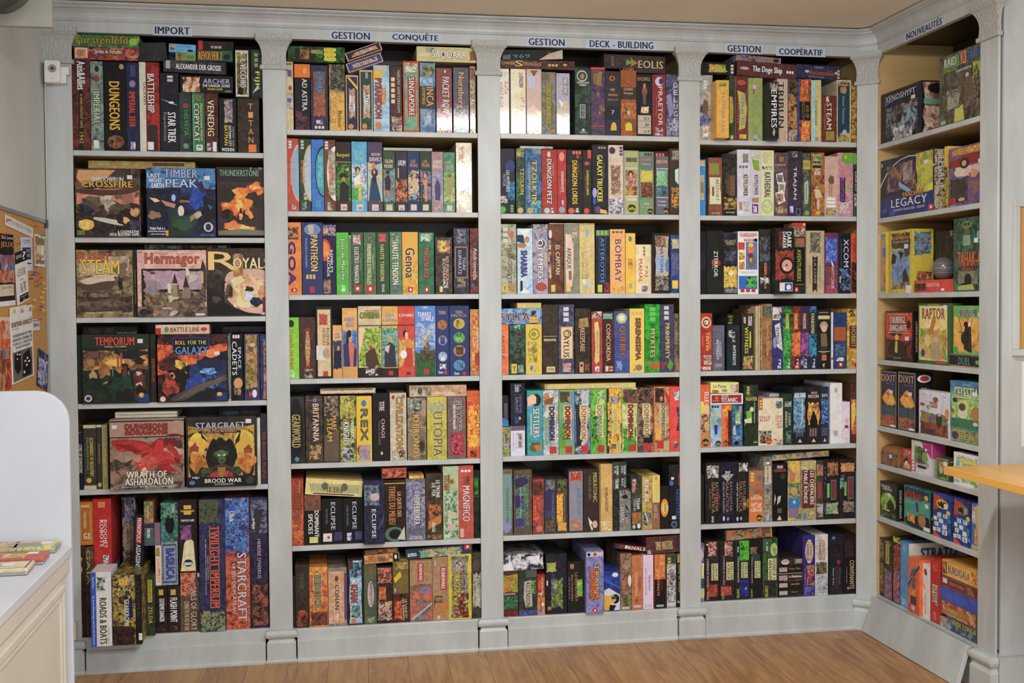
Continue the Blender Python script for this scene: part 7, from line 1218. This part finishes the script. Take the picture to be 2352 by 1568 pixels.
pins = [(17, 505, 'red', 'pinning the white strip at its left end'), (79, 519, 'red', 'pinning the white strip at its right end'), (4, 541, 'red', 'at the top of the black poster'), (40, 559, 'red', 'alone beside the pale blue leaflet'), (96, 541, 'green', 'on top of the multicoloured leaflet'), (80, 613, 'green', 'just below the pale blue leaflet'), (78, 625, 'blue', 'highest of the blue ones'), (86, 629, 'red', 'highest in the loose cluster'), (73, 631, 'blue', 'second blue one down'), (68, 640, 'blue', 'lowest of the three blue ones together'), (92, 637, 'red', 'second red one in the cluster'), (81, 646, 'red', 'third red one in the cluster'), (90, 651, 'red', 'next to the highest yellow one'), (98, 650, 'yellow', 'highest of the yellow ones'), (82, 657, 'green', 'in the middle of the cluster'), (102, 663, 'yellow', 'closest to the board frame'), (97, 671, 'yellow', 'third yellow one down'), (92, 683, 'yellow', 'fourth yellow one down'), (77, 689, 'yellow', 'at the foot of the question mark strip'), (96, 694, 'yellow', 'above the single low blue one'), (92, 704, 'blue', 'lowest blue one'), (72, 704, 'yellow', 'at the head of the dice poster'), (89, 712, 'red', 'left of the lowest yellow one'), (98, 713, 'yellow', 'lowest of the yellow ones'), (89, 733, 'red', 'pinning the small white note'), (64, 698, 'red', 'at the top edge of the dice poster')]
def make_pin(colr):
    e = empty('push_pin'); prof = [(.0, .0), (.0042, .0), (.0042, .0015), (.0022, .003), (.002, .008), (.0035, .0095), (.0038, .0115), (.0, .012)]
    bm = bmesh.new(); rows = []
    for rr, hh in prof: rows.append([bm.verts.new((hh, rr*math.cos(t*math.pi/5), rr*math.sin(t*math.pi/5))) for t in range(10)])
    for a, b in zip(rows, rows[1:]):
        for i in range(10): bm.faces.new((a[i], b[i], b[(i+1) % 10], a[(i+1) % 10]))
    bmesh.ops.remove_doubles(bm, verts=bm.verts[:], dist=1e-6); bmesh.ops.recalc_face_normals(bm, faces=bm.faces[:])
    finish(bm, 'pin_head', PM[colr], e, True)
    bm = bmesh.new(); add_box(bm, -.005, .0005, -.0005, .0005, -.0005, .0005); finish(bm, 'needle', M_ALU, e); return e
protos = {}
for x, y, c, lab in pins:
    p = hit(x, y, 0, WLX+.013)
    if c not in protos: o = protos[c] = make_pin(c)
    else:
        o = protos[c].copy(); COL.objects.link(o)
        for ch in protos[c].children:
            q = ch.copy(); COL.objects.link(q); q.parent = o
    o.location = (WLX+.0125, p.y, p.z); tag(o, f'{c} push pin, {lab}', 'push pin', 'push pins in the left cork board')
# right cork board
a, b = hit(2325, 460, 1, WE), hit(2325, 817, 1, WE)
rb = frame_board('cork_board', .9, a.z-b.z, 'cork board in a painted white frame on the right wall', False, M_PAINT)
for ch in rb.children:
    if ch.name.startswith('frame'): bpy.data.objects.remove(ch)
wv, hv, t = .9, a.z-b.z, .024
bm = bmesh.new()
for q in ((-wv/2, wv/2, 0, t), (-wv/2, wv/2, hv-t, hv), (-wv/2, -wv/2+t, t, hv-t), (wv/2-t, wv/2, t, hv-t)): add_box(bm, q[0], q[1], -.016, 0, q[2], q[3], .002)
finish(bm, 'frame', M_PAINT, rb)
rb.location = (a.x+.45, WE-.0005, b.z)
pp = hit(2347, 830, 1, WE); nt_ = boxo('paper_sheet', 0, .21, -.001, 0, -.32, 0, M_PAPER); nt_.location = (pp.x, WE-.0005, pp.z)
tag(nt_, 'white paper sheet below the cork board on the right wall', 'paper')
# ---------------------------------------------------------------- security camera and its cable
sc = empty('security_camera', (-.05, -.03, 2.13))
p0, p1 = hit(100, 137, 1, -.07), hit(138, 190, 1, -.07)
w, h = p1.x-p0.x, p0.z-p1.z; mx, mz = (p0.x+p1.x)/2, (p0.z+p1.z)/2
def ppar(o): o.parent = sc; o.matrix_parent_inverse = Matrix.Translation(-sc.location); return o
ppar(boxo('camera_body', mx-w/2, mx+w/2, -.072, -.045, mz-h/2, mz+h/2, M_WHITEP, bev=.007))
def disc(name, r, y, x, z, mat, dep=.002):
    bm = bmesh.new(); bmesh.ops.create_cone(bm, cap_ends=True, segments=32, radius1=r, radius2=r, depth=dep, matrix=Matrix.Translation((x, y, z)) @ Matrix.Rotation(math.pi/2, 4, 'X'))
    return ppar(finish(bm, name, mat, None, False))
lz = mz+h*.12
disc('lens_ring', w*.26, -.073, mx+.002, lz, M_GREYP); disc('lens_glass', w*.09, -.0745, mx+.002, lz, M_BLACKP)
ppar(boxo('logo_bar', mx-.006, mx+.006, -.0726, -.0718, mz-h*.33, mz-h*.315, M_GREYP))
q0, q1 = hit(139, 155, 1, -.03), hit(168, 173, 1, -.03)
ppar(boxo('bracket_arm', q0.x-.012, min(q1.x, -.001), -.045, -.001, q1.z, q0.z, M_WHITEP, bev=.003))
q0, q1 = hit(120, 172, 1, -.02), hit(155, 194, 1, -.02)
ppar(boxo('bracket_foot', q0.x, q1.x, -.046, -.001, q1.z, q0.z, M_WHITEP, bev=.004))
tag(sc, 'small white security camera mounted high on the leftmost pilaster', 'security camera')
pts = [hit(104, 192, 1, -.05), hit(103, 225, 1, -.02), hit(102, 262, 0, WLX+.006), hit(98, 270, 0, WLX+.006), hit(103, 300, 0, WLX+.006), hit(101, 340, 0, WLX+.006), hit(106, 400, 0, WLX+.006), hit(107, 440, 0, WLX+.006), hit(104, 498, 0, WLX+.006)]
cab = tube('camera_cable', pts[:1]+[Vector((-.100, -.012, p.z)) if i else p for i, p in enumerate(pts[1:])][:8], .0026, M_CABLE)
tag(cab, 'thin cream cable running down beside the leftmost pilaster', 'cable')
# wall socket by the foot of the left pilaster
a, b = hit(156, 1424, 1, 0), hit(179, 1466, 1, 0)
so = empty('wall_socket', (a.x, 0, b.z)); 
def spar(o): o.parent = so; o.matrix_parent_inverse = Matrix.Translation(-so.location); return o
x0s = b.x-.075; zs_ = (a.z+b.z)/2
spar(boxo('socket_plate', x0s, b.x, -.03, -.001, b.z, a.z, M_CREAM, bev=.003))
bm = bmesh.new(); bmesh.ops.create_cone(bm, cap_ends=True, segments=28, radius1=.022, radius2=.019, depth=.004, matrix=Matrix.Translation((x0s+.037, -.031, zs_)) @ Matrix.Rotation(math.pi/2, 4, 'X')); spar(finish(bm, 'socket_well', M_GREYP))
tag(so, 'cream wall socket at the foot of the leftmost pilaster', 'socket')
# ---------------------------------------------------------------- counter with rounded end screen, left
YD = -1.35
c0 = hit(155, 1253, 1, YD); XD, ZD = c0.x, c0.z
dk = empty('shop_counter', (XD-.15, YD-.6, 0))
def dpar(o): o.parent = dk; o.matrix_parent_inverse = Matrix.Translation(-dk.location); return o
xa, yn = -.106, -3.4
dpar(boxo('counter_top', xa, XD+.012, yn, YD, ZD-.028, ZD, M_DESK, bev=.003))
dpar(boxo('counter_body', xa, XD-.006, yn, YD-.006, .0, ZD-.0285, M_CREAM, bev=.002))
bm = bmesh.new()
# panel mouldings on the customer side: raised frames
def frame_x(bm, x, y0, y1, z0, z1, t, d):
    for q in ((y0, y1, z0, z0+t), (y0, y1, z1-t, z1), (y0, y0+t, z0+t, z1-t), (y1-t, y1, z0+t, z1-t)): add_box(bm, x, x+d, q[0], q[1], q[2], q[3], .003)
for k in range(2):
    y1_ = YD-.06-k*.98; y0_ = y1_-.86
    frame_x(bm, XD-.0065, y0_, y1_, .09, ZD-.10, .022, .012); frame_x(bm, XD-.0065, y0_+.03, y1_-.03, .12, ZD-.13, .012, .007)
dpar(finish(bm, 'panel_moulding', M_CREAM))
dpar(boxo('apron', XD-.006, XD+.006, yn, YD-.004, ZD-.075, ZD-.029, M_CREAM, bev=.003))
tp, rp = hit(60, 898, 1, YD), hit(160, 1000, 1, YD)
zt_ = tp.z; R_ = .095; xr_ = XD+.010; xl_ = xa
bm = bmesh.new(); P = [(xl_, .0), (xr_, .0), (xr_, zt_-R_)]
P += [(xr_-R_+R_*math.cos(a*math.pi/24), zt_-R_+R_*math.sin(a*math.pi/24)) for a in range(1, 13)]+[(xl_, zt_)]
f = [bm.verts.new((x, YD+.0005, z)) for x, z in P]; bk = [bm.verts.new((x, YD+.022, z)) for x, z in P]
bm.faces.new(f); bm.faces.new(bk[::-1])
for i in range(len(P)): bm.faces.new((f[i], bk[i], bk[(i+1) % len(P)], f[(i+1) % len(P)]))
bmesh.ops.recalc_face_normals(bm, faces=bm.faces[:]); bmesh.ops.bevel(bm, geom=[e for e in bm.edges if abs(e.verts[0].co.y-e.verts[1].co.y) < 1e-6], offset=.003, segments=2, profile=.5, affect='EDGES')
dpar(finish(bm, 'end_screen', M_DESK))
tag(dk, 'white panelled shop counter with rounded upright end screen at lower left', 'counter')
# tins on the counter
def tin(x, y, z, rz, base, el, label):
    o = game_box('flat_card_game_tin', .135, .0, .0, base, '') if False else None
    w, d, h = .125, .095, .020
    e = empty('card_game_tin', (x, y, z)); e.rotation_euler = (0, 0, math.radians(rz))
    boxo('tin_body', -w/2, w/2, -d/2, d/2, .0, h*.45, M_ALU, e, .004)
    bm = bmesh.new(); add_box(bm, -w/2-.001, w/2+.001, -d/2-.001, d/2+.001, h*.4, h, .004)
    me = bpy.data.meshes.new('tin_lid'); bm.to_mesh(me); bm.free(); set_cols(me, [cols(base, .5)]*len(me.polygons)); link('tin_lid', me, M_PRINT, e)
    art, let, st = Print(), Print(), Print(); art.outline = False
    elements(el, w, d, art, let, st, lambda u, v, k: Vector((-w/2+u*w, d/2-v*d, h+k*STEP)))
    if art.f: art.build('printed_artwork', M_PRINT, e)
    if let.f: let.build('title_lettering', M_PRINT, e)
    if st.f: st.build('price_sticker', M_PAPER, e)
    tag(e, label, 'card game tin', 'card game tins on the counter')
for (qx, qy), base, el, lab in (((92, 1249), '697~dc8', 'r dc8 6 94 8 92;n 7a8~c65~48a 10 70 20 90;P 60 84 20 50', 'green-edged card game tin at the far end of the counter'), ((8, 1249), 'ca6~88a', 'n ca6~46a~dc8 6 94 8 92', 'yellow and blue card game tin at the left photo edge, far row'),
    ((52, 1279), 'b54~c65', 'n dc6~b54~8a5 6 60 20 90;P 56 80 10 40', 'red card game tin in the middle of the group on the counter'), ((14, 1302), 'cb9~dca', 'r 664 4 96 4 96;r dca 8 92 8 92;n 876~dca 20 50 20 70;P 40 66 30 60', 'beige card game tin nearest the front of the group')):
    p = hit(qx, qy, 2, ZD+.015); tin(min(p.x, XD-.075) if qx > 60 else p.x, min(p.y, YD-.06), ZD+.0005, 2, base, el, lab)
# ---------------------------------------------------------------- counter table at right
ta = empty('wooden_table', (3.9, -1.6, 0))
def tpar(o): o.parent = ta; o.matrix_parent_inverse = Matrix.Translation(-ta.location); return o
k = hit(2167, 1071, 2, .90); TX, TY = k.x, k.y
tpar(boxo('table_top', TX, 5.0, -2.3, TY, .872, .90, M_BEECH, bev=.002))
for lx, ly in ((4.0, -1.2), (4.85, -1.2), (4.0, -2.2), (4.85, -2.2)): tpar(boxo('leg', lx-.03, lx+.03, ly-.03, ly+.03, 0, .872, M_BEECH, bev=.003))
tpar(boxo('apron', 3.98, 4.87, -2.19, -1.19, .79, .872, M_BEECH))
tag(ta, 'yellow varnished wooden table top jutting in at the right edge', 'table')
# ---------------------------------------------------------------- things hanging in the top left corner
a, b = hit(122, 65, 1, -.95), hit(0, 62, 1, -.95)
pl = boxo('hanging_board', WLX+.001, a.x, -.965, -.94, a.z, CEIL-.001, M_PLATE, bev=.002); tag(pl, 'worn grey board hanging from the ceiling in the top left corner', 'board')
dh = empty('round_duct', (0, 0, 0)); c = hit(30, -16, 1, -1.12); dh.location = c
for i, (r1, r2, z0_, z1_) in enumerate(((.080, .078, 0, .02), (.078, .105, .02, .06), (.105, .112, .06, .11), (.112, .112, .11, .2))):
    bm = bmesh.new(); bmesh.ops.create_cone(bm, cap_ends=True, segments=40, radius1=r1, radius2=r2, depth=z1_-z0_, matrix=Matrix.Rotation(math.radians(62), 4, 'X') @ Matrix.Rotation(math.radians(-25), 4, 'Y') @ Matrix.Translation((0, 0, (z0_+z1_)/2)))
    finish(bm, ('lens_rim', 'cone', 'collar', 'housing')[i], M_DGREY, dh, False)
tag(dh, 'dark grey ribbed round duct fitting cut by the top left photo corner', 'duct')
# ceiling lamps (out of view, they light the shop)
for (x, y) in ((2.0, -2.05), (1.7, -4.6)):
    e = empty('ceiling_lamp', (x, y, CEIL)); boxo('lamp_housing', -.66, .66, -.1, .1, -.06, -.001, M_WHITEP, e, .004); boxo('diffuser', -.64, .64, -.085, .085, -.075, -.0605, M_EMIT, e)
    tag(e, 'long white fluorescent ceiling lamp '+('nearer the bookcase' if y > -3 else 'further back in the shop'), 'lamp', 'ceiling lamps')
